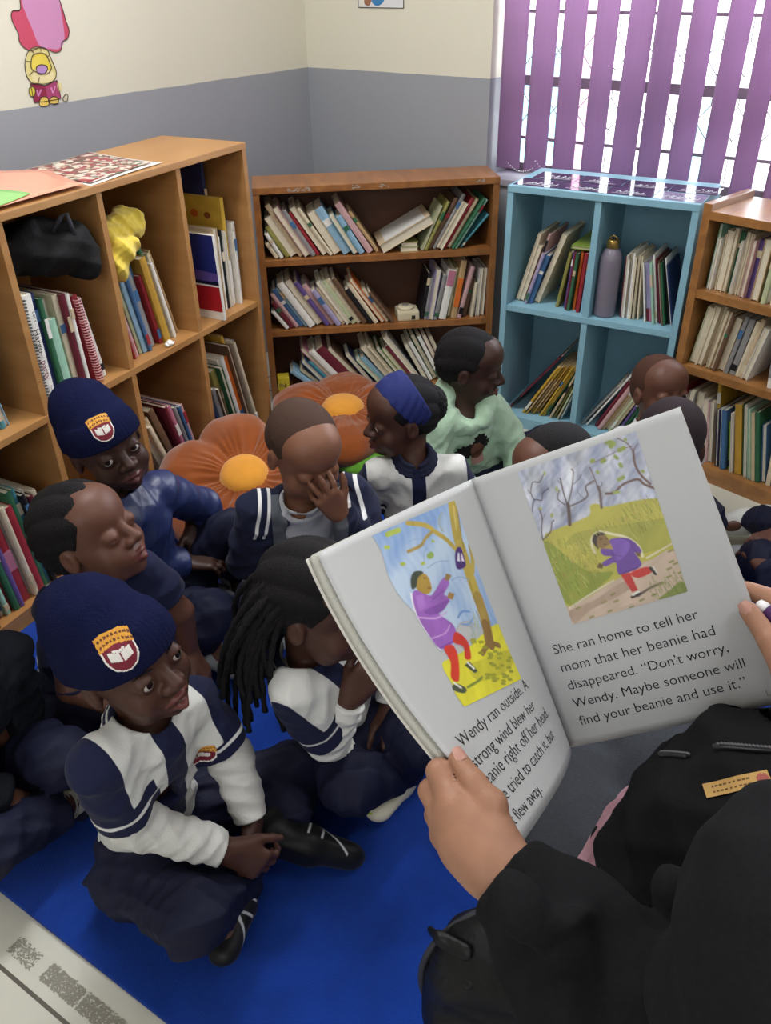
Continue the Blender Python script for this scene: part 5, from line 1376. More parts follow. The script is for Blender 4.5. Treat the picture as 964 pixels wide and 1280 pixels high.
# child in pale green hoodie
J = dict(head=(1.375, -0.972, 0.489), neck=(1.381, -1.010, 0.381), pel=(1.364, -0.910, 0.105), shR=(1.341, -1.096, 0.342), elR=(1.375, -1.135, 0.215), wrR=(1.470, -1.060, 0.165), shL=(1.421, -0.924, 0.342), elL=(1.490, -0.890, 0.220), wrL=(1.545, -0.960, 0.165),
         hipR=(1.412, -0.955, 0.103), knR=(1.620, -0.916, 0.166), anR=(1.461, -0.849, 0.075), toR=(1.503, -0.917, 0.060), hipL=(1.362, -0.845, 0.107), knL=(1.455, -0.655, 0.131), anL=(1.430, -0.809, 0.080), toL=(1.464, -0.748, 0.060))
F_ = Child('child in pale green hooded sweater with a printed front, in front of the blue bookcase', J, 20, -8, 0, .96, 'deep', .003)
F_.body('shut', 'closed', hands=dict(R=dict(fwd=(.05, .05, 0), palm=(0, .3, -1)), L=dict(fwd=(.05, .05, .02), palm=(0, -.3, -1))))
F_.crop_hair(None, ridges=6, front=.052)
F_.trousers()
ho = F_.top(mat('pale_green_fleece', 'aecbb0', .95, .1, bump=.4, bscale=300, sheen=.3), 'hoodie', False, fat=1.08, fold=.006, neckr=.046,
       extra=[rc(F_.J['neck']-F_.fwd*.045+F_.side*.03+F_.up*.02, F_.J['neck']-F_.fwd*.045-F_.side*.03+F_.up*.02, .034, .034, .02), rc(F_.J['neck']-F_.fwd*.03+F_.side*.05, F_.J['neck']+F_.fwd*.04+F_.side*.02-F_.up*.02, .022, .018, .015), rc(F_.J['neck']-F_.fwd*.03-F_.side*.05, F_.J['neck']+F_.fwd*.04-F_.side*.02-F_.up*.02, .022, .018, .015)])
hp_ = [F_.J['neck']+F_.side*math.cos(a)*.058+F_.fwd*math.sin(a)*.060+F_.up*(.012-.040*max(0, math.sin(a))+.012*max(0, -math.sin(a))) for a in [PI/2+.35+(2*PI-.7)*k/16 for k in range(17)]]
Ph_ = [rc(hp_[k], hp_[k+1], .021+.009*math.sin(PI*k/16), .021+.009*math.sin(PI*(k+1)/16), .012) for k in range(16)]+[el(F_.J['neck']-F_.fwd*.075-F_.up*.005, (.05, .035, .045), k=.03), folds(.004, 60, 3)]
skin('hood', Ph_, .0032, mat('pale_green_fleece', 'aecbb0', .95), F_.root, F_.base)
def pr(u, v):
    for cx, cy, r in ((-.030, .008, .023), (.020, .030, .021), (-.012, .020, .014), (.034, .012, .016)):
        if (u-cx)**2+(v-cy)**2 < (r*(1+.12*math.sin(9*math.atan2(v-cy, u-cx))))**2:
            if (u-.006)**2/.0004+(v-.004)**2/.0007 > 1: return 0
    if (u-.006)**2/.0005+(v-.000)**2/.0009 < 1: return 1
    if abs(u-.004) < .02 and -.048 < v < -.018: return 2
    if abs(u+.018-.3*v) < .003 and abs(v-.015) < .018: return 3
    return None
n_ = F_.fwd+F_.side*.15+F_.up*.15
decal('printed_picture', ho, F_.chest+F_.fwd*.06-F_.up*.005+F_.side*.012, -F_.side, F_.up, n_, .12, .11, .0016, pr, [mat('print_black', '1a1618', .8), mat('print_brown', '6e4636', .8), mat('print_rose', 'b98a86', .8), mat('print_orange', 'd2833a', .8)], F_.root, F_.base).parent = ho

# girl with long braids
J = dict(head=(1.728, -2.022, 0.538), neck=(1.702, -2.038, 0.427), pel=(1.640, -1.885, 0.107), shR=(1.735, -2.105, 0.405), elR=(1.752, -2.048, 0.252), wrR=(1.784, -2.026, 0.352), shL=(1.700, -1.958, 0.376), elL=(1.755, -1.855, 0.270), wrL=(1.768, -1.882, 0.215),
         hipR=(1.668, -1.935, 0.100), knR=(1.800, -2.050, 0.160), anR=(1.807, -1.890, 0.075), toR=(1.814, -1.974, 0.058), hipL=(1.665, -1.865, 0.114), knL=(1.867, -1.903, 0.194), anL=(1.731, -1.917, 0.075), toL=(1.753, -1.998, 0.060))
G_ = Child('child with long dark braids in white and navy polo, partly behind the open book', J, 16, -6, 0, 1.0, 'dark', .0028)
G_.body('open', 'closed', hands=dict(R=dict(fwd=(.035, .030, .065), palm=(-.4, .85, .1), curls=((55, 55, 30), (50, 55, 35), (50, 60, 35), (45, 60, 35)), thumb=(35, 40)), L=dict(fwd=(.055, -.055, -.045), palm=(-.2, .1, -1), curl=(12, 14, 10), spread=8)), look=(0, -5))
G_.brows()
G_.crop_hair(None, ridges=8, amp=.0024, front=.054, thick=.006)
random.seed(12)
mb = MB(); H = G_.H
for i in range(95):                                    # braids falling from the crown down the back
    a = random.uniform(-1.7, 1.9); e = random.uniform(-.35, 1.2)
    p0 = H.p(math.sin(a)*.066*math.cos(e), -.02-.07*math.cos(a)*math.cos(e), .03+.06*math.sin(e))
    p1 = H.p(math.sin(a)*.085, -.07-.05*math.cos(a)+random.uniform(-.01, .01), .0+random.uniform(-.02, .02))
    out = (p1-H.c); out[2] = 0; out = out/np.linalg.norm(out)
    L = random.uniform(.10, .24)
    p2 = p1+out*random.uniform(.0, .05)+A3((0, 0, -L*.45)); p3 = p2+out*random.uniform(-.02, .012)+A3((random.uniform(-.015, .015), random.uniform(-.015, .015), -L*.55))
    pts = []; rs = []
    for k in range(25):
        t = k/24; q = p0*(1-t)**3+3*p1*t*(1-t)**2+3*p2*t*t*(1-t)+p3*t**3
        pts.append(q-A3(G_.base)); rs.append(.0062*(1-.25*t)*(1+.22*math.sin(k*2.3+i)))
    mb.tube(pts, rs, 7)
mb.build('braids', HAIR(), G_.root)
G_.trousers()
G_.top(POLO(), 'polo_shirt', True, polo_attrs(G_, side_panels=False, placket=(.018, .12)), fat=1.02, sleeve=.8)
G_.under(WHITE_KNIT(), .5)
MB().tube([(1.733-G_.base[0], -2.034-G_.base[1], .085-RUGZ), (1.752-G_.base[0], -2.040-G_.base[1], .065-RUGZ), (1.778-G_.base[0], -2.036-G_.base[1], .052-RUGZ), (1.822-G_.base[0], -2.010-G_.base[1], .060-RUGZ)], .0022, 6).build('lime_piping', mat('lime_piping', 'b4d23a', .7), G_.root)
G_.collar(panel_mat('navy_collar', '191c34', [('stripe', 'd8d8d6')]), True)
G_.shoe('R', panel_mat('white_plimsoll', 'cfc9b4', [('sole', 'b8ad8c')], rough=.6), None, None)

# child at the left picture edge
J = dict(head=(1.226, -2.400, 0.553), neck=(1.236, -2.397, 0.445), pel=(1.130, -2.419, 0.115), shR=(1.300, -2.488, 0.420), elR=(1.30, -2.50, .255), wrR=(1.33, -2.44, .18), shL=(1.232, -2.317, 0.372), elL=(1.209, -2.317, 0.227), wrL=(1.235, -2.375, 0.225),
         hipL=(1.154, -2.349, 0.115), knL=(1.355, -2.334, 0.205), anL=(1.410, -2.225, 0.085), toL=(1.400, -2.150, .06), hipR=(1.168, -2.480, 0.098), knR=(1.376, -2.499, 0.156), anR=(1.345, -2.335, 0.080), toR=(1.375, -2.255, 0.060))
K_ = Child('child in black sweater and navy trousers cut off by the left picture edge', J, 20, 0, 0, 1.0, 'mid', .003)
K_.body('open', 'closed', hands=dict(L=dict(fwd=(.01, -.02, .07), palm=(-.8, .1, .1), curl=(40, 45, 30))))
K_.crop_hair()
K_.trousers(ank=.045)
K_.top(mat('black_sweater', '17191f', .9, .1, bump=.4, bscale=300), 'sweater', False, fat=1.08, fold=.006)
K_.shoe('R', panel_mat('white_plimsoll', 'cfc9b4', [('sole', 'b8ad8c')], rough=.6), WHITE_KNIT(), None)

for c_, q in ((B, 'R'), (C_, 'R'), (D, 'R'), (D, 'L'), (E_, 'R'), (E_, 'L'), (F_, 'R'), (F_, 'L'), (K_, 'L')): c_.shoe(q, SHOE_BLACK(), None, None)
G_.shoe('L', panel_mat('white_plimsoll', 'cfc9b4', [('sole', 'b8ad8c')], rough=.6), None, None)
# ------------------------------------------------------------------ children mostly hidden behind the book
def sitting(head, az, s=1.0, knee=.17, fw=.17, spread=.17):
    a = math.radians(az); f = A3((math.cos(a), math.sin(a), 0)); r = A3((math.sin(a), -math.cos(a), 0)); h = A3(head)
    neck = h-A3((0, 0, .113*s))-f*.012; pel = A3((neck[0], neck[1], .105))-f*.03
    J = dict(head=h, neck=neck, pel=pel)
    for q, m in (('R', 1), ('L', -1)):
        J['sh'+q] = neck+r*m*.105*s-(0, 0, .045*s); J['el'+q] = J['sh'+q]+r*m*.03+f*.05-A3((0, 0, .14*s)); J['wr'+q] = J['el'+q]+f*.11*s-r*m*.05-A3((0, 0, .05))
        J['hip'+q] = pel+r*m*.065+(0, 0, -.008); J['kn'+q] = pel+f*fw*s+r*m*spread*s; J['kn'+q][2] = knee
        J['an'+q] = pel+f*(fw+.06)*s-r*m*.03; J['an'+q][2] = .08; J['to'+q] = pel+f*(fw+.09)*s-r*m*.09; J['to'+q][2] = .06
    return J
H_ = Child('bald-cropped child at the blue bookcase looking over the head in front', sitting((1.824, -.760, .452), -35, .92, .15, .05, .06), -38, 12, 0, .90, 'mid', .003)
H_.body('open', 'closed', look=(15, -5))
H_.crop_hair(mat('shaved_hair', '4a3026', .8, .2, bump=.4, bscale=700), front=.050, thick=.0012)
H_.trousers(); H_.top(mat('white_tee', 'cfcfd2', .85, .15), 'tee_shirt', True)
I_ = Child('child whose dark cropped crown just shows above the open book', sitting((1.812, -1.365, .495), 245, .95, .17, .12, .08), 245, -8, 0, .98, 'mid', .0032)
I_.body('shut', 'closed'); I_.crop_hair(front=.046); I_.trousers(); I_.top(NAVY(), 'jacket', False)
J_ = Child('child seen from behind with dark cropped hair beside the right bookcase', sitting((1.975, -1.112, .503), 95, .98, .16, .08, .06), 98, -6, 0, .98, 'deep', .003)
J_.body('shut', 'closed', detail=False); J_.crop_hair(mat('dusky_hair', '2c2226', .85, .2, bump=.5, bscale=600), front=.075, low=-.085, thick=.004); J_.trousers(); J_.top(NAVY(), 'jacket', False, fat=1.08)
Jl = sitting((2.300, -.960, .515), 185, .98)
Jl.update(hipR=A3((2.32, -.84, .1)), knR=A3((2.245, -.790, .185)), anR=A3((2.118, -.640, .088)), toR=A3((2.052, -.672, .062)), knL=A3((2.205, -1.000, .200)), anL=A3((2.20, -.82, .085)), toL=A3((2.13, -.80, .065)))
for q_ in 'RL': Jl['wr'+q_] = Jl['wr'+q_]+A3((.07, 0, .05))
L_ = Child('child in navy at the right picture edge with a white sock and trainer', Jl, 190, -5, 0, 1.0, 'mid', .0032)
L_.body('open', 'closed'); L_.crop_hair(); L_.trousers(fold=.006); L_.top(NAVY(), 'jacket', False, fat=1.08)
L_.shoe('R', panel_mat('white_trainer', 'd4d4d0', [('sole', '141416')], rough=.5), WHITE_KNIT(), None, 1.1)
for c_ in (H_, I_, J_):
    for q in 'RL': c_.shoe(q, SHOE_BLACK(), None, None)
L_.shoe('L', SHOE_BLACK(), None, None)
ART_RIGHT = [
('P','b9b24e',[(0.008,0.446),(0.164,0.406),(0.305,0.401),(0.45,0.385),(0.474,0.333),(0.541,0.337),(0.596,0.369),(0.795,0.385),(0.957,0.406),(1.036,0.459),(1.031,0.729),(0.728,0.751),(0.534,0.798),(0.026,0.888),(-0.004,0.731)]),
('P','8f9a3c',[(0.013,0.454),(0.13,0.554),(0.207,0.649),(0.325,0.727),(0.482,0.761),(0.234,0.848),(0.024,0.874),(-0.006,0.718)]),
('P','a8a648',[(0.236,0.475),(0.444,0.473),(0.672,0.5),(0.901,0.527),(1.01,0.552),(1.0,0.685),(0.733,0.702),(0.744,0.642),(0.609,0.561),(0.422,0.519),(0.317,0.597)]),
('P','c9b3a0',[(0.021,0.9),(0.229,0.86),(0.476,0.811),(0.796,0.753),(0.979,0.73),(1.0,0.87),(0.992,0.998),(0.521,0.973),(0.008,1.002)]),
('P','b39a86',[(0.015,0.912),(0.249,0.89),(0.518,0.832),(0.607,0.864),(0.485,0.902),(0.191,0.942),(0.026,0.999)]),
('P','7f8a48',[(0.753,0.994),(0.874,0.956),(0.974,0.927),(1.003,0.994),(0.887,1.002)]),
('S','5d4a44',[(0.268,0.405),(0.296,0.335),(0.31,0.287)],0.03),
('S','5d4a44',[(0.304,0.298),(0.308,0.209),(0.322,0.123)],0.012),
('S','5d4a44',[(0.31,0.287),(0.375,0.213),(0.438,0.114),(0.431,0.093)],0.01),
('S','5d4a44',[(0.317,0.301),(0.444,0.288),(0.488,0.267),(0.494,0.217),(0.571,0.199)],0.012),
('S','5d4a44',[(0.283,0.28),(0.245,0.232),(0.282,0.19)],0.009),
('S','5d4a44',[(0.403,0.182),(0.468,0.16),(0.494,0.141)],0.007),
('S','5d4a44',[(0.317,0.16),(0.294,0.129)],0.006),
('S','5d4a44',[(0.459,0.292),(0.426,0.252),(0.421,0.225)],0.006),
('S','6a5550',[(0.559,0.366),(0.586,0.278),(0.586,0.24)],0.022),
('S','6a5550',[(0.584,0.252),(0.582,0.176),(0.575,0.117)],0.009),
('S','6a5550',[(0.589,0.254),(0.623,0.237),(0.623,0.218)],0.007),
('S','6a5550',[(0.584,0.208),(0.53,0.214)],0.006),
('S','6a5048',[(1.002,0.355),(0.933,0.311),(0.899,0.272),(0.778,0.274),(0.695,0.304),(0.63,0.295)],0.02),
('S','6a5048',[(0.979,0.322),(0.933,0.256),(0.915,0.183),(0.936,0.101)],0.018),
('S','6a5048',[(0.93,0.112),(0.912,0.058),(0.851,0.006)],0.009),
('S','6a5048',[(0.937,0.102),(0.982,0.076)],0.008),
('S','6a5048',[(0.938,0.077),(0.835,0.076),(0.727,0.087),(0.619,0.097)],0.007),
('S','4f4650',[(0.007,0.263),(0.055,0.197),(0.116,0.213),(0.143,0.174),(0.203,0.157)],0.01),
('S','4f4650',[(0.058,0.198),(0.051,0.15),(0.096,0.091),(0.15,0.105),(0.215,0.057)],0.009),
('S','4f4650',[(0.043,0.148),(0.036,0.127)],0.007),
('S','5d4a50',[(0.008,0.446),(0.033,0.374),(0.068,0.318),(0.072,0.253)],0.011),
('S','5d4a50',[(0.008,0.446),(0.092,0.414),(0.134,0.36),(0.155,0.352)],0.011),
('S','5d4a50',[(0.054,0.34),(0.102,0.3)],0.006),
('S','8c9a44',[(0.763,0.008),(0.807,0.026),(0.784,0.038)],0.04),
('S','8c9a44',[(0.835,0.076),(0.871,0.073)],0.036),
('S','8c9a44',[(0.606,0.087),(0.616,0.084)],0.034),
('S','8c9a44',[(0.683,0.107),(0.701,0.105)],0.034),
('S','93a055',[(0.789,0.102),(0.799,0.117)],0.028),
('S','93a055',[(0.806,0.156),(0.809,0.17)],0.03),
('S','93a055',[(0.796,0.235),(0.76,0.239)],0.034),
('S','93a055',[(0.695,0.304),(0.727,0.31)],0.026),
('S','93a055',[(0.618,0.154),(0.623,0.161)],0.024),
('S','93a055',[(0.951,0.235),(0.957,0.24)],0.024),
('S','a3a860',[(0.215,0.057),(0.214,0.07)],0.018),
('S','a3a860',[(0.264,0.173),(0.267,0.186)],0.022),
('S','a3a860',[(0.079,0.255),(0.084,0.263)],0.02),
('S','a3a860',[(0.15,0.325),(0.159,0.314)],0.022),
('S','93a055',[(0.902,0.025),(0.907,0.032)],0.022),
('S','d8d2ac',[(0.387,0.613),(0.385,0.561),(0.415,0.517),(0.482,0.501),(0.555,0.53),(0.669,0.581),(0.739,0.653),(0.744,0.717)],0.022),
('S','d8cfb8',[(0.024,0.894),(0.234,0.848),(0.46,0.807)],0.012),
('S','d8cfb8',[(0.77,0.735),(0.995,0.696)],0.012),
('S','6e5a50',[(0.606,0.939),(0.722,0.913),(0.829,0.904)],0.02),
('P','c73a34',[(0.527,0.784),(0.607,0.788),(0.622,0.905),(0.571,0.909)]),
('P','c73a34',[(0.605,0.794),(0.696,0.782),(0.77,0.791),(0.771,0.825),(0.654,0.836)]),
('S','35302e',[(0.775,0.799),(0.798,0.841)],0.024),
('S','d8d4cc',[(0.798,0.794),(0.812,0.838)],0.01),
('S','35302e',[(0.559,0.936),(0.628,0.929)],0.026),
('S','e2ded8',[(0.569,0.925),(0.625,0.916)],0.016),
('P','6f4aa0',[(0.442,0.606),(0.539,0.564),(0.638,0.574),(0.708,0.609),(0.752,0.681),(0.715,0.704),(0.692,0.681),(0.72,0.749),(0.681,0.779),(0.516,0.781),(0.524,0.707),(0.435,0.713),(0.418,0.683),(0.509,0.666),(0.449,0.646)]),
('P','7f5ab4',[(0.536,0.57),(0.634,0.582),(0.682,0.628),(0.624,0.678),(0.545,0.699),(0.535,0.646)]),
('S','553682',[(0.516,0.781),(0.594,0.779),(0.683,0.773)],0.01),
('S','553682',[(0.515,0.654),(0.587,0.683)],0.006),
('S','553682',[(0.682,0.628),(0.707,0.684)],0.006),
('P','6b5238',[(0.358,0.702),(0.396,0.679),(0.425,0.698),(0.401,0.72)]),
('P','7a5e3e',[(0.704,0.683),(0.739,0.691),(0.731,0.714),(0.706,0.709)]),
('P','8a6e46',[(0.406,0.553),(0.462,0.509),(0.518,0.534),(0.531,0.582),(0.497,0.61),(0.438,0.596)]),
('P','3a3028',[(0.399,0.539),(0.428,0.507),(0.482,0.502),(0.519,0.526),(0.454,0.526),(0.426,0.57),(0.428,0.603),(0.406,0.572)]),
('P','b59a52',[(0.469,0.603),(0.536,0.589),(0.536,0.627)]),
('S','2c2420',[(0.464,0.547),(0.478,0.547)],0.008),
('S','2c2420',[(0.51,0.552),(0.52,0.554)],0.007),
('S','5a3a30',[(0.479,0.582),(0.496,0.583)],0.007),
('S','8d8a58',[(0.931,0.799),(0.964,0.796)],0.016),
('S','8d8a58',[(0.958,0.817),(0.99,0.814)],0.016),
('S','8d8a58',[(0.897,0.836),(0.93,0.832)],0.016),
('S','8d8a58',[(0.973,0.876),(1.006,0.873)],0.016),
('S','8d8a58',[(0.876,0.881),(0.909,0.878)],0.016),
('S','8d8a58',[(0.803,0.909),(0.835,0.906)],0.016),
('S','8d8a58',[(0.718,0.961),(0.751,0.958)],0.016),
('S','8d8a58',[(0.61,0.971),(0.643,0.967)],0.016),
('S','8d8a58',[(0.513,0.995),(0.545,0.991)],0.016),
('S','8d8a58',[(0.403,0.934),(0.436,0.931)],0.016),
('S','8d8a58',[(0.329,0.983),(0.361,0.979)],0.016),
('S','8d8a58',[(0.306,0.92),(0.339,0.917)],0.016),
('S','8d8a58',[(0.163,0.987),(0.196,0.984)],0.016),
('S','8d8a58',[(0.078,0.911),(0.11,0.907)],0.016),
('S','8d8a58',[(0.398,0.889),(0.431,0.885)],0.016),
('S','8d8a58',[(0.952,0.736),(0.985,0.733)],0.016)]
ART_LEFT = [
('P','ded63a',[(0.06,0.763),(0.218,0.755),(0.469,0.742),(0.645,0.717),(0.933,0.69),(1.07,0.721),(1.04,0.886),(0.988,0.996),(0.721,1.012),(0.017,1.0),(0.034,0.875)]),
('P','c9c238',[(0.35,0.828),(0.648,0.831),(1.002,0.839),(0.988,0.904),(0.696,0.936),(0.345,0.915)]),
('S','b8a24c',[(0.969,-0.002),(0.895,0.162),(0.874,0.248)],0.105),
('S','b8a24c',[(0.883,0.239),(0.867,0.395),(0.849,0.539)],0.115),
('S','a58a48',[(0.858,0.53),(0.827,0.658),(0.751,0.76)],0.125),
('S','8a6a3e',[(0.808,0.675),(0.756,0.773)],0.11),
('S','8a6a3e',[(0.584,0.799),(0.741,0.769),(0.87,0.797)],0.05),
('S','b8a24c',[(0.829,0.27),(0.756,0.188),(0.658,0.122),(0.577,0.067),(0.406,0.018)],0.045),
('S','a88f48',[(0.622,0.113),(0.524,0.132),(0.451,0.158),(0.297,0.162)],0.03),
('S','b8a24c',[(0.923,0.388),(0.983,0.325),(1.005,0.261)],0.05),
('S','9aa066',[(0.739,0.132),(0.737,0.075),(0.806,0.036)],0.01),
('S','8a7440',[(1.008,0.031),(0.949,0.165),(0.904,0.28)],0.01),
('S','8a7440',[(0.831,0.431),(0.8,0.559)],0.01),
('S','8a7440',[(0.762,0.593),(0.749,0.726)],0.01),
('S','d0bc6c',[(0.964,0.031),(0.903,0.153)],0.02),
('S','a9b84e',[(0.172,0.031),(0.291,0.034)],0.05),
('S','a9b84e',[(0.105,0.091),(0.131,0.098)],0.035),
('S','93ae58',[(0.491,0.229),(0.519,0.226)],0.055),
('S','a9b84e',[(0.185,0.21),(0.205,0.213)],0.035),
('S','a9b84e',[(0.384,0.251),(0.404,0.251)],0.03),
('S','a9b84e',[(0.587,0.16),(0.599,0.163)],0.025),
('S','6a7fa8',[(0.412,0.247),(0.45,0.202),(0.505,0.183)],0.006),
('S','7f9cc4',[(0.421,0.283),(0.551,0.273),(0.677,0.291)],0.008),
('S','7f9cc4',[(0.618,0.393),(0.723,0.389),(0.84,0.422)],0.008),
('S','7f9cc4',[(0.299,0.118),(0.416,0.115),(0.515,0.129)],0.006),
('S','5f8cc8',[(0.502,0.584),(0.582,0.563),(0.672,0.578)],0.016),
('S','5f8cc8',[(0.511,0.621),(0.603,0.636),(0.683,0.615)],0.012),
('P','4a2f72',[(0.774,0.278),(0.832,0.243),(0.876,0.246),(0.885,0.274),(0.863,0.348),(0.74,0.348)]),
('P','e2dcea',[(0.777,0.307),(0.824,0.269),(0.839,0.273),(0.809,0.316)]),
('P','d8cfe2',[(0.829,0.316),(0.858,0.278),(0.869,0.281),(0.861,0.325)]),
('S','ece6f2',[(0.142,0.373),(0.094,0.469),(0.099,0.601),(0.13,0.697)],0.02),
('P','9a62b8',[(0.152,0.376),(0.239,0.375),(0.33,0.424),(0.542,0.361),(0.585,0.401),(0.474,0.442),(0.493,0.459),(0.493,0.492),(0.315,0.52),(0.391,0.586),(0.41,0.636),(0.305,0.693),(0.135,0.693),(0.099,0.601),(0.092,0.49)]),
('P','8450a6',[(0.181,0.482),(0.366,0.479),(0.493,0.481),(0.364,0.523),(0.217,0.514)]),
('P','aa74c6',[(0.169,0.391),(0.254,0.404),(0.231,0.463),(0.132,0.479)]),
('S','cfa4dc',[(0.081,0.498),(0.259,0.542),(0.403,0.534)],0.014),
('S','cfa4dc',[(0.117,0.628),(0.278,0.63),(0.371,0.602)],0.01),
('S','74429a',[(0.329,0.446),(0.484,0.423)],0.008),
('S','74429a',[(0.141,0.689),(0.316,0.685)],0.01),
('P','cf3a2c',[(0.171,0.698),(0.284,0.698),(0.28,0.763),(0.136,0.873),(0.065,0.846),(0.164,0.772)]),
('P','cf3a2c',[(0.31,0.689),(0.399,0.644),(0.48,0.712),(0.416,0.798),(0.342,0.787),(0.396,0.731)]),
('P','4a5240',[(0.023,0.882),(0.098,0.884),(0.159,0.924),(0.102,0.939),(0.014,0.907)]),
('P','4a5240',[(0.292,0.816),(0.377,0.809),(0.412,0.87),(0.361,0.874)]),
('S','e8e6de',[(0.067,0.874),(0.106,0.908)],0.02),
('S','e8e6de',[(0.346,0.81),(0.381,0.849)],0.02),
('P','b09040',[(0.22,0.35),(0.308,0.297),(0.382,0.317),(0.37,0.391),(0.297,0.41),(0.232,0.381)]),
('P','3c4436',[(0.201,0.302),(0.263,0.274),(0.337,0.283),(0.355,0.299),(0.279,0.311),(0.224,0.351),(0.168,0.353)]),
('S','7a5a2c',[(0.335,0.326),(0.358,0.327)],0.01),
('S','7a4a2c',[(0.332,0.381),(0.362,0.387)],0.01),
('P','9a7a48',[(0.545,0.373),(0.594,0.347),(0.646,0.367),(0.585,0.389)]),
('P','9a7a48',[(0.483,0.467),(0.537,0.443),(0.59,0.464),(0.537,0.488)]),
('S','7c8a3c',[(0.181,0.92),(0.345,0.915),(0.422,0.906)],0.022),
('S','9a9a34',[(0.523,0.728),(0.57,0.732)],0.024),
('S','9a9a34',[(0.749,0.952),(0.799,0.958)],0.024),
('S','9a9a34',[(0.762,0.854),(0.811,0.859)],0.024),
('S','9a9a34',[(0.666,0.895),(0.715,0.9)],0.024),
('S','9a9a34',[(0.752,0.815),(0.8,0.82)],0.024),
('S','9a9a34',[(0.629,0.833),(0.677,0.838)],0.024),
('S','9a9a34',[(0.635,0.977),(0.686,0.983)],0.024),
('S','9a9a34',[(0.848,0.938),(0.898,0.944)],0.024),
('S','9a9a34',[(0.663,0.814),(0.711,0.819)],0.024),
('S','9a9a34',[(0.526,0.715),(0.573,0.719)],0.024),
('S','9a9a34',[(0.662,0.825),(0.71,0.83)],0.024),
('S','9a9a34',[(0.493,0.908),(0.542,0.913)],0.024),
('S','9a9a34',[(0.638,0.875),(0.686,0.88)],0.024),
('S','9a9a34',[(0.619,0.742),(0.666,0.747)],0.024),
('S','9a9a34',[(0.636,0.774),(0.683,0.779)],0.024),
('S','9a9a34',[(0.531,0.945),(0.58,0.951)],0.024),
('S','9a9a34',[(0.791,0.833),(0.84,0.838)],0.024),
('S','9a9a34',[(0.765,0.972),(0.815,0.978)],0.024),
('S','9a9a34',[(0.661,0.965),(0.711,0.971)],0.024),
('S','9a9a34',[(0.701,0.95),(0.751,0.956)],0.024),
('S','9a9a34',[(0.46,0.919),(0.509,0.924)],0.024),
('S','9a9a34',[(0.935,0.874),(0.984,0.879)],0.024),
('S','9a9a34',[(0.714,0.936),(0.763,0.942)],0.024),
('S','9a9a34',[(0.614,0.861),(0.662,0.866)],0.024),
('S','9a9a34',[(0.538,0.93),(0.587,0.935)],0.024),
('S','9a9a34',[(0.565,0.916),(0.614,0.922)],0.024),
('S','9a9a34',[(0.482,0.903),(0.531,0.908)],0.024),
('S','9a9a34',[(0.841,0.916),(0.891,0.922)],0.024),
('S','9a9a34',[(0.577,0.941),(0.626,0.947)],0.024),
('S','9a9a34',[(0.749,0.893),(0.799,0.898)],0.024),
('S','9a9a34',[(0.546,0.791),(0.594,0.796)],0.024),
('S','9a9a34',[(0.807,0.834),(0.855,0.839)],0.024),
('S','9a9a34',[(0.886,0.884),(0.935,0.889)],0.024),
('S','b4b030',[(0.836,0.881),(0.874,0.825)],0.006),
('S','b4b030',[(0.962,0.775),(0.997,0.716)],0.006),
('S','b4b030',[(0.582,0.738),(0.623,0.683)],0.006),
('S','b4b030',[(0.66,0.708),(0.699,0.652)],0.006),
('S','b4b030',[(0.696,0.69),(0.734,0.633)],0.006),
('S','b4b030',[(0.546,0.733),(0.587,0.678)],0.006),
('S','b4b030',[(0.543,0.738),(0.584,0.683)],0.006),
('S','b4b030',[(0.693,0.678),(0.731,0.622)],0.006),
('S','b4b030',[(0.597,0.664),(0.636,0.608)],0.006),
('S','b4b030',[(0.565,0.751),(0.606,0.696)],0.006),
('S','b4b030',[(0.597,0.692),(0.636,0.636)],0.006),
('S','b4b030',[(0.97,0.753),(1.005,0.694)],0.006),
('S','b4b030',[(0.529,0.742),(0.571,0.687)],0.006),
('S','b4b030',[(0.662,0.667),(0.701,0.611)],0.006),
('S','b4b030',[(0.903,0.818),(0.94,0.76)],0.006),
('S','b4b030',[(0.678,0.656),(0.716,0.599)],0.006),
('S','b4b030',[(0.933,0.732),(0.968,0.674)],0.006),
('S','b4b030',[(0.582,0.739),(0.622,0.683)],0.006),
('S','b4b030',[(0.593,0.716),(0.633,0.66)],0.006),
('S','b4b030',[(0.516,0.745),(0.558,0.691)],0.006),
('S','b4b030',[(0.598,0.768),(0.639,0.713)],0.006),
('S','b4b030',[(0.929,0.768),(0.965,0.71)],0.006),
('S','b4b030',[(0.677,0.652),(0.715,0.595)],0.006),
('S','b4b030',[(0.841,0.848),(0.878,0.791)],0.006)]
# ------------------------------------------------------------------ the open picture book
TS = A3((2.0825, -2.1598, .957)); BS = A3((2.2463, -2.2135, .7158)); TR = A3((2.2534, -2.0837, 1.0553)); BR = A3((2.4168, -2.1274, .8124)); TL = A3((2.0513, -2.3649, .9719)); BL = A3((2.2856, -2.3985, .8032))
NR = A3((.209, -.915, .345)); NL = A3((.581, -.029, .813))
BOW = A3((-.8042, -.5942, .0152))*.017
def page_right(s, t):                                   # s: 0 at the spine to 1 at the outer edge, t: 0 top to 1 bottom
    s, t = np.asarray(s, float), np.asarray(t, float); S, T = s[..., None], t[..., None]
    P = (TS*(1-S)+TR*S)*(1-T)+(BS*(1-S)+BR*S)*T
    return P+NR*(.004*np.sin(PI*np.clip(s, 0, 1)**.55)*(1-.3*t))[..., None]
def page_left(s, t):
    s, t = np.asarray(s, float), np.asarray(t, float); S, T = s[..., None], t[..., None]
    P = (TS*(1-S)+TL*S)*(1-T)+(BS*(1-S)+BL*S)*T
    return P+NL*(.016*np.sin(PI*np.clip(s, 0, 1)**.8)*(.25+.75*t))[..., None]+BOW*(4*t*(1-t)*s)[..., None]
BC = (TS+BS)/2
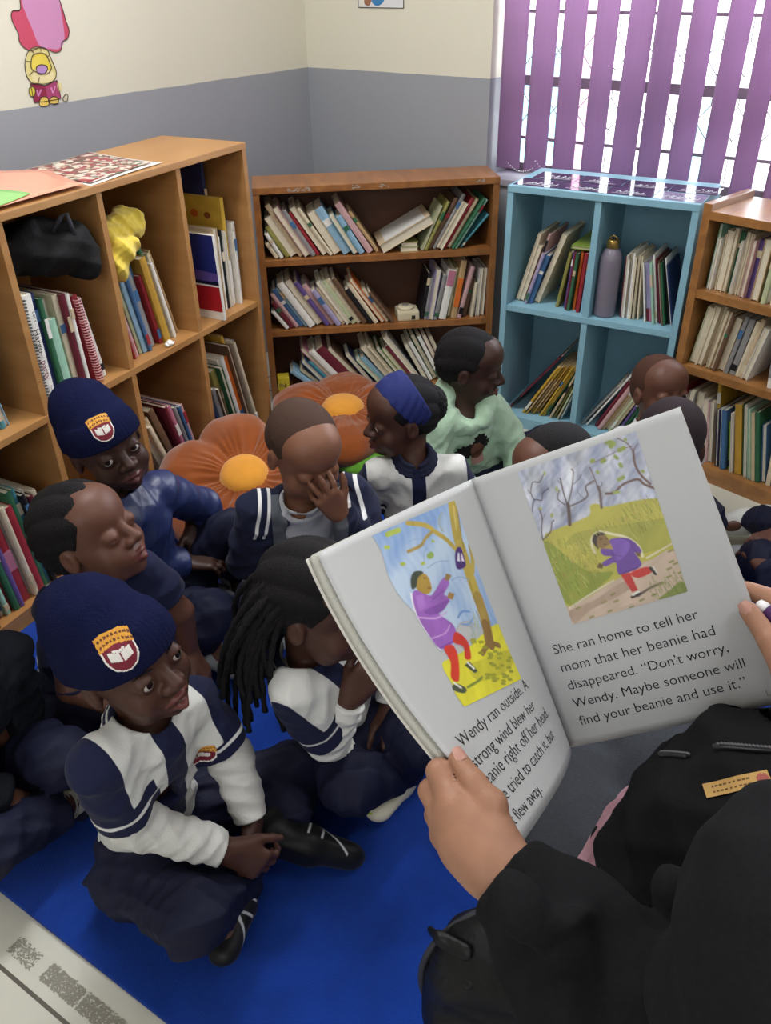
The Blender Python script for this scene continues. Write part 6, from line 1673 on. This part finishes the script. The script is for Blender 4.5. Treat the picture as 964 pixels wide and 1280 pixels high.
book = empty('picture_book', BC, 0, 'large open picture book with painted pages held up by the reader', 'book')
paper = mat('book_paper', 'bcbdbe', .42, .35, bump=.02, bscale=30)
def sheet(name, fn, N, th, m, ns=28, nt=36, lift=0.0, parent=None, shift=None):
    g = np.stack(np.meshgrid(np.linspace(0, 1, ns+1), np.linspace(0, 1, nt+1), indexing='ij'), -1).reshape(-1, 2)
    P = fn(g[:, 0], g[:, 1])+N*lift-BC
    if shift is not None: P = P+np.outer(g[:, 0], A3(shift))
    Q = P-N*th
    n = len(P); vs = np.concatenate([P, Q]); fs = []
    ix = lambda i, j: i*(nt+1)+j
    for i in range(ns):
        for j in range(nt):
            a, b, c, d = ix(i, j), ix(i+1, j), ix(i+1, j+1), ix(i, j+1)
            fs += [(a, b, c, d), (n+d, n+c, n+b, n+a)]
    for i in range(ns):
        a, b = ix(i, 0), ix(i+1, 0); fs.append((a, n+a, n+b, b)); a, b = ix(i, nt), ix(i+1, nt); fs.append((b, n+b, n+a, a))
    for j in range(nt):
        a, b = ix(0, j), ix(0, j+1); fs.append((b, n+b, n+a, a)); a, b = ix(ns, j), ix(ns, j+1); fs.append((a, n+a, n+b, b))
    return mesh_obj(name, vs, fs, m, parent or book, True)
pl = sheet('page', page_left, NL, .0003, paper)
prg = sheet('page', page_right, NR, .0003, paper)
stack = mat('page_stack', 'c4c2b8', .8, bump=.5, bscale=700)
sheet('page_stack', page_left, NL, .0085, stack, lift=-.0006, shift=-A3((.804, .594, -.015))*.004-NL*.002)
sheet('page_stack', page_right, NR, .0020, stack, lift=-.0006)
cover = mat('book_cover', 'd8d4cc', .4)
sheet('cover', page_left, NL, .0012, cover, lift=-.0095, shift=-A3((.804, .594, -.015))*.006-NL*.002)
sheet('cover', page_right, NR, .0012, cover, lift=-.0030)

def hexc(c): return A3(lin(c)[:3])
def paint(W, H, layers, bg, seed):
    """watercolour drawn on a grid: flat washes, soft strokes, blotches"""
    rg = np.random.RandomState(seed)
    uu, vv = np.meshgrid((np.arange(W)+.5)/W, (np.arange(H)+.5)/H, indexing='ij')
    asp = H/W
    def blot(fx, fy, ph):
        s = np.zeros((W, H))
        for k in range(5):
            a, b, p = rg.uniform(-1, 1, 3); f = 2**(k*.6)
            s += np.sin(uu*fx*f*(1+a)+vv*fy*f*(1+b)+p*9+1.6*np.sin(vv*fx*f*.7+p*5+ph))/f**.6
        return s/2.4
    img = bg(uu, vv, blot)
    for L in layers:
        k, c, pts = L[:3]; col = hexc(c)
        if k == 'P' and len(pts) > 4: pts = crv(pts, 3)
        elif k == 'S' and len(pts) > 2: pts = crv([pts[0]]+pts+[pts[-1]], 3)[3:-5]
        pts = A3(pts)
        if k == 'P':
            ins = np.zeros((W, H), bool); n = len(pts)
            for i in range(n):
                (x0, y0), (x1, y1) = pts[i], pts[(i+1) % n]
                if y0 == y1: continue
                m = ((y0 > vv) != (y1 > vv)) & (uu < (x1-x0)*(vv-y0)/(y1-y0)+x0); ins ^= m
            d = np.full((W, H), 9.)
            for i in range(n): d = np.minimum(d, sdist(uu, vv*asp, pts[i]*(1, asp), pts[(i+1) % n]*(1, asp)))
            al = np.clip(.5+np.where(ins, d, -d)*W*.9, 0, 1)
            shade = 1+.10*blot(9, 12, len(pts))
        else:
            w = L[3]/2; d = np.full((W, H), 9.)
            for i in range(len(pts)-1): d = np.minimum(d, sdist(uu, vv*asp, pts[i]*(1, asp), pts[i+1]*(1, asp)))
            al = np.clip(.5+(w-d)*W*.9, 0, 1)*min(1, w*2*W/1.2); shade = 1+.12*blot(14, 14, 1)
        img = img*(1-al[..., None])+(col*shade[..., None])*al[..., None]
    return np.clip(img, .01, 1)
def sdist(x, y, a, b):
    ba = b-a; L = max(float(ba @ ba), 1e-12); t = np.clip(((x-a[0])*ba[0]+(y-a[1])*ba[1])/L, 0, 1)
    return np.hypot(x-a[0]-t*ba[0], y-a[1]-t*ba[1])
def art_mat():
    m = bpy.data.materials.new('watercolour_print'); m.use_nodes = True
    nt = m.node_tree; b = nt.nodes['Principled BSDF']; b.inputs['Roughness'].default_value = .42
    a = nt.nodes.new('ShaderNodeAttribute'); a.attribute_name = 'print'
    nt.links.new(a.outputs['Color'], b.inputs['Base Color']); return m
ARTM = art_mat()
def picture(fn, N, quad, img, parent, edge_mask=None):
    W, H = img.shape[:2]; q = A3(quad)
    u, v = np.meshgrid(np.arange(W)/(W-1), np.arange(H)/(H-1), indexing='ij')
    st = (q[0]*(1-u)[..., None]+q[1]*u[..., None])*(1-v)[..., None]+(q[3]*(1-u)[..., None]+q[2]*u[..., None])*v[..., None]
    P = fn(st[..., 0], st[..., 1])+N*.00035-BC
    vs = P.reshape(-1, 3); fs = []
    for i in range(W-1):
        for j in range(H-1):
            if edge_mask is not None and not edge_mask[i, j]: continue
            a = i*H+j; fs.append((a, a+H, a+H+1, a+1))
    me = bpy.data.meshes.new('illustration')
    me.from_pydata(vs.tolist(), [], fs)
    at = me.color_attributes.new('print', 'FLOAT_COLOR', 'POINT')
    at.data.foreach_set('color', np.concatenate([img.reshape(-1, 3), np.ones((W*H, 1))], 1).astype(np.float32).ravel())
    me.materials.append(ARTM); me.polygons.foreach_set('use_smooth', [True]*len(me.polygons)); me.update()
    return link(bpy.data.objects.new('illustration', me), parent)
def mixc(a, b, t): t = np.clip(t, 0, 1)[..., None]; return hexc(a)*(1-t)+hexc(b)*t
def bg_right(u, v, blot):
    img = mixc('c9ccd6', '8f97b4', .5+.55*blot(9, 16, 0)); img = img*(1-.35*np.clip(blot(14, 9, 2), 0, 1)[..., None])+hexc('e0e0e2')*.35*np.clip(blot(14, 9, 2), 0, 1)[..., None]
    img[v > .62] = hexc('c4ae9b')
    return img
def bg_left(u, v, blot):
    img = mixc('b9cce2', '7f9fd0', .45+.6*blot(8, 12, 1))
    return img
ir = paint(150, 205, ART_RIGHT, bg_right, 4)
rg = np.random.RandomState(1)
def hatch(img, pts, cols, n, ln, box):                  # grass strokes
    W, H = img.shape[:2]
    for i in range(n):
        u, v = rg.uniform(box[0], box[1]), rg.uniform(box[2], box[3])
        if not pts(u, v): continue
        c = hexc(cols[rg.randint(len(cols))]); a = rg.uniform(-.5, .15); L = rg.uniform(.4, 1)*ln
        for k in range(14):
            x = int((u+math.sin(a)*L*k/14)*W); y = int((v-math.cos(a)*L*k/14)*H)
            if 0 <= x < W and 0 <= y < H and rg.rand() < .85: img[x, y] = img[x, y]*.55+c*.45
hatch(ir, lambda u, v: v > .47+.05*math.sin(u*5) and v < .93-.40*u and not (.25 < u < .78 and .52 < v < .9 and abs(u-.55) < .17), ('7c8a30', 'c9c26a', '95983c', 'a88c4a', '6c7c2c'), 900, .07, (.0, 1, .42, .92))
hatch(ir, lambda u, v: u > .72 and v > .9, ('6c7c3c', '8f9a50'), 60, .07, (.72, 1, .9, 1))
picture(page_right, NR, [(.229, .026), (.793, .026), (.765, .570), (.225, .577)], ir, prg)
il = paint(130, 215, ART_LEFT, bg_left, 9)
# the painted area has a ragged outline: blue wash above, yellow ground below
u, v = np.meshgrid(np.arange(130)/129, np.arange(215)/214, indexing='ij')
base_wash = paint(130, 215, [], bg_left, 9)
drawn = np.abs(il-base_wash).sum(-1) > .12
sky = (v < .66+.05*np.sin(u*9)) & (u > .02+.02*np.sin(v*17)+np.clip((v-.40)*.55, 0, 1))
picture(page_left, NL, [(.726, .028), (.176, .043), (.282, .683), (.748, .643)], il, pl, drawn | sky)

INK = mat('printing_ink', '1c1c20', .5)
def line(fn, N, s0, s1, t0, t1, text, parent, left=False):
    """a printed line whose baseline runs from (s0, t0) to (s1, t1); for the left page s falls from the margin to the spine"""
    vs, fs = text_geo(text, 1.0, -.006)
    w = max(x.x for x in vs); a = A3((s0, t0)); b = A3((s1, t1))
    L = .2115*abs(s1-s0); sc = L/w; hs = sc/.297
    st = A3([(s0+(s1-s0)*p.x/w, t0+(t1-t0)*p.x/w-p.y*hs) for p in vs])
    P = fn(st[:, 0], st[:, 1])+N*.0004-BC
    return P, fs
def text_block(fn, N, lines, parent):
    mb = MB()
    for l in lines:
        P, fs = line(fn, N, *l, parent); mb.add([V(p) for p in P], fs)
    return mb.build('story_text', INK, parent)
text_block(page_right, NR, [(.088, .771, .664, .664, 'She ran home to tell her'), (.092, .814, .731, .731, 'mom that her beanie had'), (.094, .841, .797, .795, 'disappeared. \u201cDon\u2019t worry,'), (.091, .886, .863, .858, 'Wendy. Maybe someone will'), (.091, .864, .928, .920, 'find your beanie and use it.\u201d')], prg)
text_block(page_left, NL, [(.90, .258, .728, .722, 'Wendy ran outside. A'), (.920, .295, .795, .787, 'strong wind blew her'), (.965, .196, .850, .841, 'beanie right off her head.'), (.968, .262, .908, .902, 'She tried to catch it, but'), (.985, .665-.0, .962, .966, 'It flew away.')], pl)
mb = MB(); P, fs = line(page_right, NR, .925, .985, .968, .966, 'Lea', None); mb.add([V(p) for p in P], fs)
mb.build('page_footer', mat('ink_grey', '8c8c90', .5), prg)
# ------------------------------------------------------------------ the reader
FLEECE = mat('black_fleece', '1b1b1d', .95, .1, noise=.15, nscale=300, bump=.12, bscale=900)
DENIM = mat('charcoal_denim', '33363c', .85, .2, noise=.12, nscale=220, bump=.3, bscale=400)
SKT = mat('skin_tan', 'a0745c', .5, .35, noise=.06, nscale=70, bump=.10, bscale=700)
NAIL = mat('nail_pink', 'b98a7c', .3, .5)
r_base = A3((2.55, -2.27, 0))
reader = empty('person', r_base, 0, 'adult reader in black fleece jacket and charcoal jeans holding the open picture book', 'person')
r_sh = dict(L=A3((2.50, -2.455, .955)), R=A3((2.67, -2.13, .97))); r_el = dict(L=A3((2.462, -2.475, .790)), R=A3((2.64, -2.02, .76))); r_wr = dict(L=A3((2.2820, -2.4390, .8180)), R=A3((2.4700, -2.1800, .8450)))
r_neck = A3((2.60, -2.29, 1.04)); r_pel = A3((2.58, -2.27, .50)); r_f = A3((-.82, .57, 0)); r_s = A3((.57, .82, 0))
hp = dict(L=A3((2.52, -2.34, .475)), R=A3((2.62, -2.18, .475))); kn = dict(L=A3((2.185, -2.075, .455)), R=A3((2.245, -1.935, .450))); an = dict(L=A3((2.20, -1.99, .075)), R=A3((2.29, -1.85, .075)))
P = head_prims(Head((2.575, -2.272, 1.205), 150, -35, 0, 1.12), 'open', 'closed')
P += [rc(r_neck-(0, 0, .05), (2.59, -2.28, 1.13), .055, .05, .02), rc(r_pel, r_neck-(0, 0, .14), .12, .12, .05)]
for q in 'LR':
    P += [rc(r_neck-(0, 0, .06), r_sh[q], .06, .055, .03), rc(r_sh[q], r_el[q], .046, .038, .02), rc(r_el[q], r_wr[q], .036, .026, .01)]
    P += [rc(hp[q], kn[q], .075, .052, .03), rc(kn[q], an[q], .050, .035, .02), rc(an[q], an[q]+r_f*.13-(0, 0, .035), .034, .028, .02)]
# left hand: thumb on the page, fingers folded behind the cover
g = {k: A3(v) for k, v in dict(wr=(2.2760, -2.4385, .8160), imcp=(2.2369, -2.4262, .8356), ipip=(2.2091, -2.4085, .8425), idip=(2.2064, -2.3775, .8245), mmcp=(2.2302, -2.4316, .8223), mpip=(2.2060, -2.4151, .8228), mdip=(2.2069, -2.3819, .7949),
     rmcp=(2.2309, -2.4320, .8048), rpip=(2.2136, -2.4175, .8001), rdip=(2.2159, -2.3832, .7759), pmcp=(2.2372, -2.4290, .7917), ppip=(2.2225, -2.4155, .7815), pdip=(2.2254, -2.3842, .7623), cmc=(2.2723, -2.4257, .8273), tmp=(2.2599, -2.4123, .8424), tip=(2.2401, -2.4058, .8502), ttip=(2.2200, -2.3968, .8540)).items()}
def folded(g):
    P = [rc(g['wr'], g['mmcp']*.4+g['wr']*.6, .027, .026, .01)]
    for k, r in (('i', .0108), ('m', .0108), ('r', .0102), ('p', .0092)):
        P += [rc(g['wr']*.75+g['mmcp']*.25, g[k+'mcp'], .020, .0128 if k != 'p' else .0115, .010), rc(g[k+'mcp'], g[k+'pip'], r*1.08, r*.98, .003), rc(g[k+'pip'], g[k+'dip'], r*.95, r*.82, .002), rc(g[k+'pip'], g[k+'pip'], r*1.02, r*1.02, .002)]
    P += [rc(g['wr']*.6+g['cmc']*.4, g['tmp'], .019, .0132, .010), rc(g['cmc'], g['imcp'], .013, .012, .014), rc(g['tmp'], g['tip'], .0118, .0102, .004), rc(g['tip'], g['ttip'], .0104, .0086, .003, n=NL, flat=.8), rc(g['tmp'], g['tmp'], .0132, .0132, .004)]
    return P
P += folded(g)
# right hand at the outer edge of the right page: thumb in front, fingers behind
h_ = {k: A3(v) for k, v in dict(wr=(2.4640, -2.1780, .8480), imcp=(2.4110, -2.1153, .9001), ipip=(2.3780, -2.0960, .8960), idip=(2.3523, -2.0960, .8959), tb=(2.4160, -2.1640, .8725), tm=(2.3890, -2.1440, .8850), tt=(2.3618, -2.1235, .8940),
      mmcp=(2.4200, -2.1090, .8850), mpip=(2.3905, -2.0850, .8700), mdip=(2.3620, -2.0830, .8640), rmcp=(2.4260, -2.1080, .8680), rpip=(2.4000, -2.0820, .8480), rdip=(2.3720, -2.0810, .8400), pmcp=(2.4320, -2.1120, .8520), ppip=(2.4120, -2.0880, .8300), pdip=(2.3860, -2.0840, .8220)).items()}
P.append(rc(h_['wr'], h_['wr']*.5+h_['mmcp']*.5, .027, .024, .01))
for k, r in (('i', .0100), ('m', .0100), ('r', .0096), ('p', .0086)):
    P += [rc(h_['wr']*.7+h_[k+'mcp']*.3, h_[k+'mcp'], .018, .0125, .010), rc(h_[k+'mcp'], h_[k+'pip'], r*1.08, r, .003), rc(h_[k+'pip'], h_[k+'dip'], r*.96, r*.84, .002)]
P += [rc(h_['wr']*.7+h_['tb']*.3, h_['tb'], .020, .0150, .010), rc(h_['tb'], h_['tm'], .0150, .0108, .006), rc(h_['tm'], h_['tt'], .0106, .0088, .003, n=NR, flat=.82)]
body = skin('body', P, .0024, [SKT, mat('lips_tan', '9a5a50', .4)], reader, r_base, {LIP: 1})
# nails
def nail(tip, prev, N, w, l):
    tip, prev, N = A3(tip), A3(prev), A3(N); d = (tip-prev)/np.linalg.norm(tip-prev); n = N-d*(N @ d); n /= np.linalg.norm(n); s = np.cross(n, d)
    vs = []; fs = []
    for i in range(7):
        for j in range(5):
            u = (i/6-.5); v = (j/4-.5)*(1-.25*max(0, u)*2)
            vs.append(tip+d*(.0012+u*l)+s*v*w+n*(.0089*(1-1.6*v*v)-.0008*abs(u)*2-.0003)-r_base)
    for i in range(6):
        for j in range(4): a = i*5+j; fs.append((a, a+5, a+6, a+1))
    mesh_obj('thumbnail', vs, fs, NAIL, reader, True)
nail(g['ttip'], g['tip'], NL, .0125, .0125)
nail(h_['tt'], h_['tm'], NR, .0125, .0125)
eyeballs(Head((2.575, -2.272, 1.205), 150, -35, 0, 1.12), reader, r_base)
Hh = Head((2.575, -2.272, 1.205), 150, -35, 0, 1.12)
skin('hair', [Hh.el((0, -.018, .030), (.078, .094, .080)), Hh.el((0, -.06, -.03), (.066, .05, .08), .03), cut(Hh.p(0, .060, .052), Hh.M @ A3((0, .8, -.6)), .003), warp(lambda X: .0012*np.sin(X[:, 0]*400+3*np.sin(X[:, 2]*60)))], .004, mat('dark_brown_hair', '2a1c16', .6), reader, r_base)
# jeans
P = [rc(hp['L'], hp['R'], .115, .115, .04)]
for q in 'LR': P += [rc(hp[q], kn[q], .098, .078, .04), rc(kn[q], an[q]+(0, 0, .02), .076, .058, .03)]
P.append(folds(.005, 22, 8))
skin('jeans', P, .006, DENIM, reader, r_base)
for q in 'LR':
    P = [rc(an[q]-r_f*.03-(0, 0, .025), an[q]+r_f*.15-(0, 0, .035), .042, .036, .01), rc(an[q], an[q]+(0, 0, .02), .045, .045, .01), bx((an[q][0], an[q][1], -.10+RUGZ), (.4, .4, .1), None, .001, .002, op='s')]
    skin('shoe', P, .004, mat('black_shoe', '18181a', .4), reader, r_base)
# pink ribbed top
Pp = [rc(r_pel+(0, 0, .03), r_neck-(0, 0, .22), .150, .140, .04, n=r_f, flat=.95), rc(r_pel+r_f*.19-r_s*.10+(0, 0, .02), r_pel+r_f*.19-r_s*.08+(0, 0, .15), .097, .082, .05)]
def ribs(X):
    a = np.arctan2((X-r_pel) @ r_s, (X-r_pel) @ r_f+.05); return .0022*np.sin(a*85)
Pp.append(warp(ribs))
skin('ribbed_top', Pp, .0026, mat('dusty_pink_knit', 'b58a98', .9, bump=.3, bscale=300), reader, r_base)
# jacket: torso, yoke, sleeves with ribbed cuffs, open at the hem
ck = {q: (r_el[q]-r_wr[q])/np.linalg.norm(r_el[q]-r_wr[q]) for q in 'LR'}
P = [rc(r_pel+(0, 0, .10), r_neck-(0, 0, .20), .172, .158, .05, n=r_f, flat=.95), rc(r_pel+r_f*.10+(0, 0, .17), r_neck+r_f*.06-(0, 0, .18), .105, .10, .05), rc(r_neck-(0, 0, .05), r_neck+(0, 0, .01), .085, .07, .03), rc(r_pel+r_f*.12-r_s*.02+(0, 0, .10), r_pel+r_f*.15+(0, 0, .26), .10, .095, .05), rc(r_pel+r_f*.13-r_s*.09+(0, 0, .03), r_pel+r_f*.14-r_s*.08+(0, 0, .23), .094, .090, .05), rc(r_pel+r_f*.20-r_s*.07+(0, 0, .08), r_pel+r_f*.18-r_s*.06+(0, 0, .20), .078, .076, .05)]
for q in 'LR':
    w = r_wr[q]+ck[q]*.012
    P += [rc(r_neck-(0, 0, .07), r_sh[q], .085, .078, .03), rc(r_sh[q], r_el[q], .080, .066, .03), rc(r_el[q], w+ck[q]*.06, .066, .050, .02), rc(w+ck[q]*.075, w+ck[q]*.055, .053, .053, .008), rc(w+ck[q]*.05, w, .040, .036, .006)]
for k in range(5):                                     # heavy creases round the left sleeve and elbow
    a = r_el['L']*(1-k*.17)+r_wr['L']*(k*.17)
    t = np.cross(ck['L'], (0, 0, 1.)); b = np.cross(ck['L'], t)
    P.append(rc(a+t*.060*math.sin(k*2.2)-b*.052-ck['L']*.014, a-t*.055-b*.03*math.cos(k)+ck['L']*.022, .018, .014, .010))
tc_ = A3((0, -.42, .62)); tc_ = tc_-ck['L']*(tc_ @ ck['L']); tc_ /= np.linalg.norm(tc_); tx_ = np.cross(ck['L'], tc_)
for k, (u_, sk, r_) in enumerate(((.28, .02, .008), (.45, -.025, .010), (.62, .03, .012), (.80, -.02, .014), (.98, .035, .015))):
    a = r_wr['L']+(r_el['L']-r_wr['L'])*u_; R_ = .050+.020*u_
    P.append(rc(a-tx_*.055+tc_*R_*.62-ck['L']*sk, a+tx_*.01+tc_*R_*1.05, r_*.5, r_, .014, op='s')); P.append(rc(a+tx_*.01+tc_*R_*1.05, a+tx_*.06+tc_*R_*.6+ck['L']*sk, r_, r_*.5, .014, op='s'))
P.append(folds(.009, 20, 4, (1, .2, .6))); P.append(folds(.004, 34, 9, (.3, 1, -.4)))
for q in 'LR': P.append(plate(r_wr[q]+ck[q]*.012, -ck[q], .07, .085, ln=.05))
P.append(rc(r_neck-(0, 0, .01), r_neck+(0, 0, .12), .062, .07, .005, op='s'))
jk = skin('jacket', P, .0048, FLEECE, reader, r_base)

def drape(target, pts, N, base, off=.002):
    bvh = BVHTree.FromPolygons([v.co for v in target.data.vertices], [tuple(p.vertices) for p in target.data.polygons]); N = V(N).normalized(); out = []
    for p in pts:
        hit = bvh.ray_cast(V(A3(p)-base)+N*.08, -N, .25)
        if hit[0] is not None: out.append(hit[0]+hit[1]*off)
    return out
def dense(pts, n=8):
    out = []
    for a, b in zip(pts[:-1], pts[1:]): out += [A3(a)+(A3(b)-A3(a))*k/n for k in range(n)]
    return out+[A3(pts[-1])]
NJ = (-.10, -.62, .78)
for pts in ([(2.440, -2.280, .915), (2.418, -2.281, .907), (2.396, -2.279, .892), (2.378, -2.273, .872)], [(2.360, -2.256, .826), (2.348, -2.255, .819), (2.337, -2.249, .805)]):
    z = drape(jk, dense(pts), NJ, r_base, .0015)
    if len(z) > 3:
        t = MB().tube(z, .0030, 6).build('zip', mat('zip_black', '2c2c30', .35, .5), jk)
        mb = MB()
        for i in range(0, len(z)-1): mb.box((-.0018, -.0012, .0018), (.0018, .0012, .0036), M=Matrix.Translation(z[i]))
        mb.build('zip_teeth', mat('zip_metal', '77777c', .35, metal=.8), t)
def tag_col(u, v):
    if abs(u) > .024 or abs(v) > .0065: return None
    if u > .014: return 1 if (u-.019)**2+v*v < 2e-5 else 0
    if abs(abs(v)-.0022) < .0009 and -.018 < u < .010 and int((u+.05)*900) % 3: return 2
    return 0
U_ = A3((.80, .52, .25)); U_ /= np.linalg.norm(U_); Nn = A3(NJ)-U_*(A3(NJ) @ U_); Nn /= np.linalg.norm(Nn)
tg = decal('sewn_label', jk, (2.417, -2.322, .917), U_, np.cross(Nn, U_), Nn, .052, .016, .0008, tag_col, [mat('label_tan', 'c29a5c', .7), mat('label_red', 'a85a50', .7), mat('label_ink', '6a4a26', .7)], reader, r_base, .0015)
if tg: tg.parent = jk

# marker pen held in the right hand
pa, pb, pc = A3((2.3650, -2.1085, .8945)), A3((2.3770, -2.1142, .8938)), A3((2.4060, -2.1285, .8925))
mk = empty('marker_pen', tuple(pa), 0, 'white and purple marker pen between finger and thumb at the right edge of the book', 'pen')
MB().tube([pa-pa, (pb-pa)*.15, (pb-pa)*.5, pb-pa], [.002, .0052, .0062, .0064], 16).build('barrel', mat('marker_white', 'e6e4e6', .35), mk)
MB().tube([pb-pa, (pb-pa)*1.02, pc-pa, (pc-pa)*1.01], [.0064, .0088, .0088, .006], 16).build('cap', mat('marker_purple', '4a2a5a', .3, .5), mk)
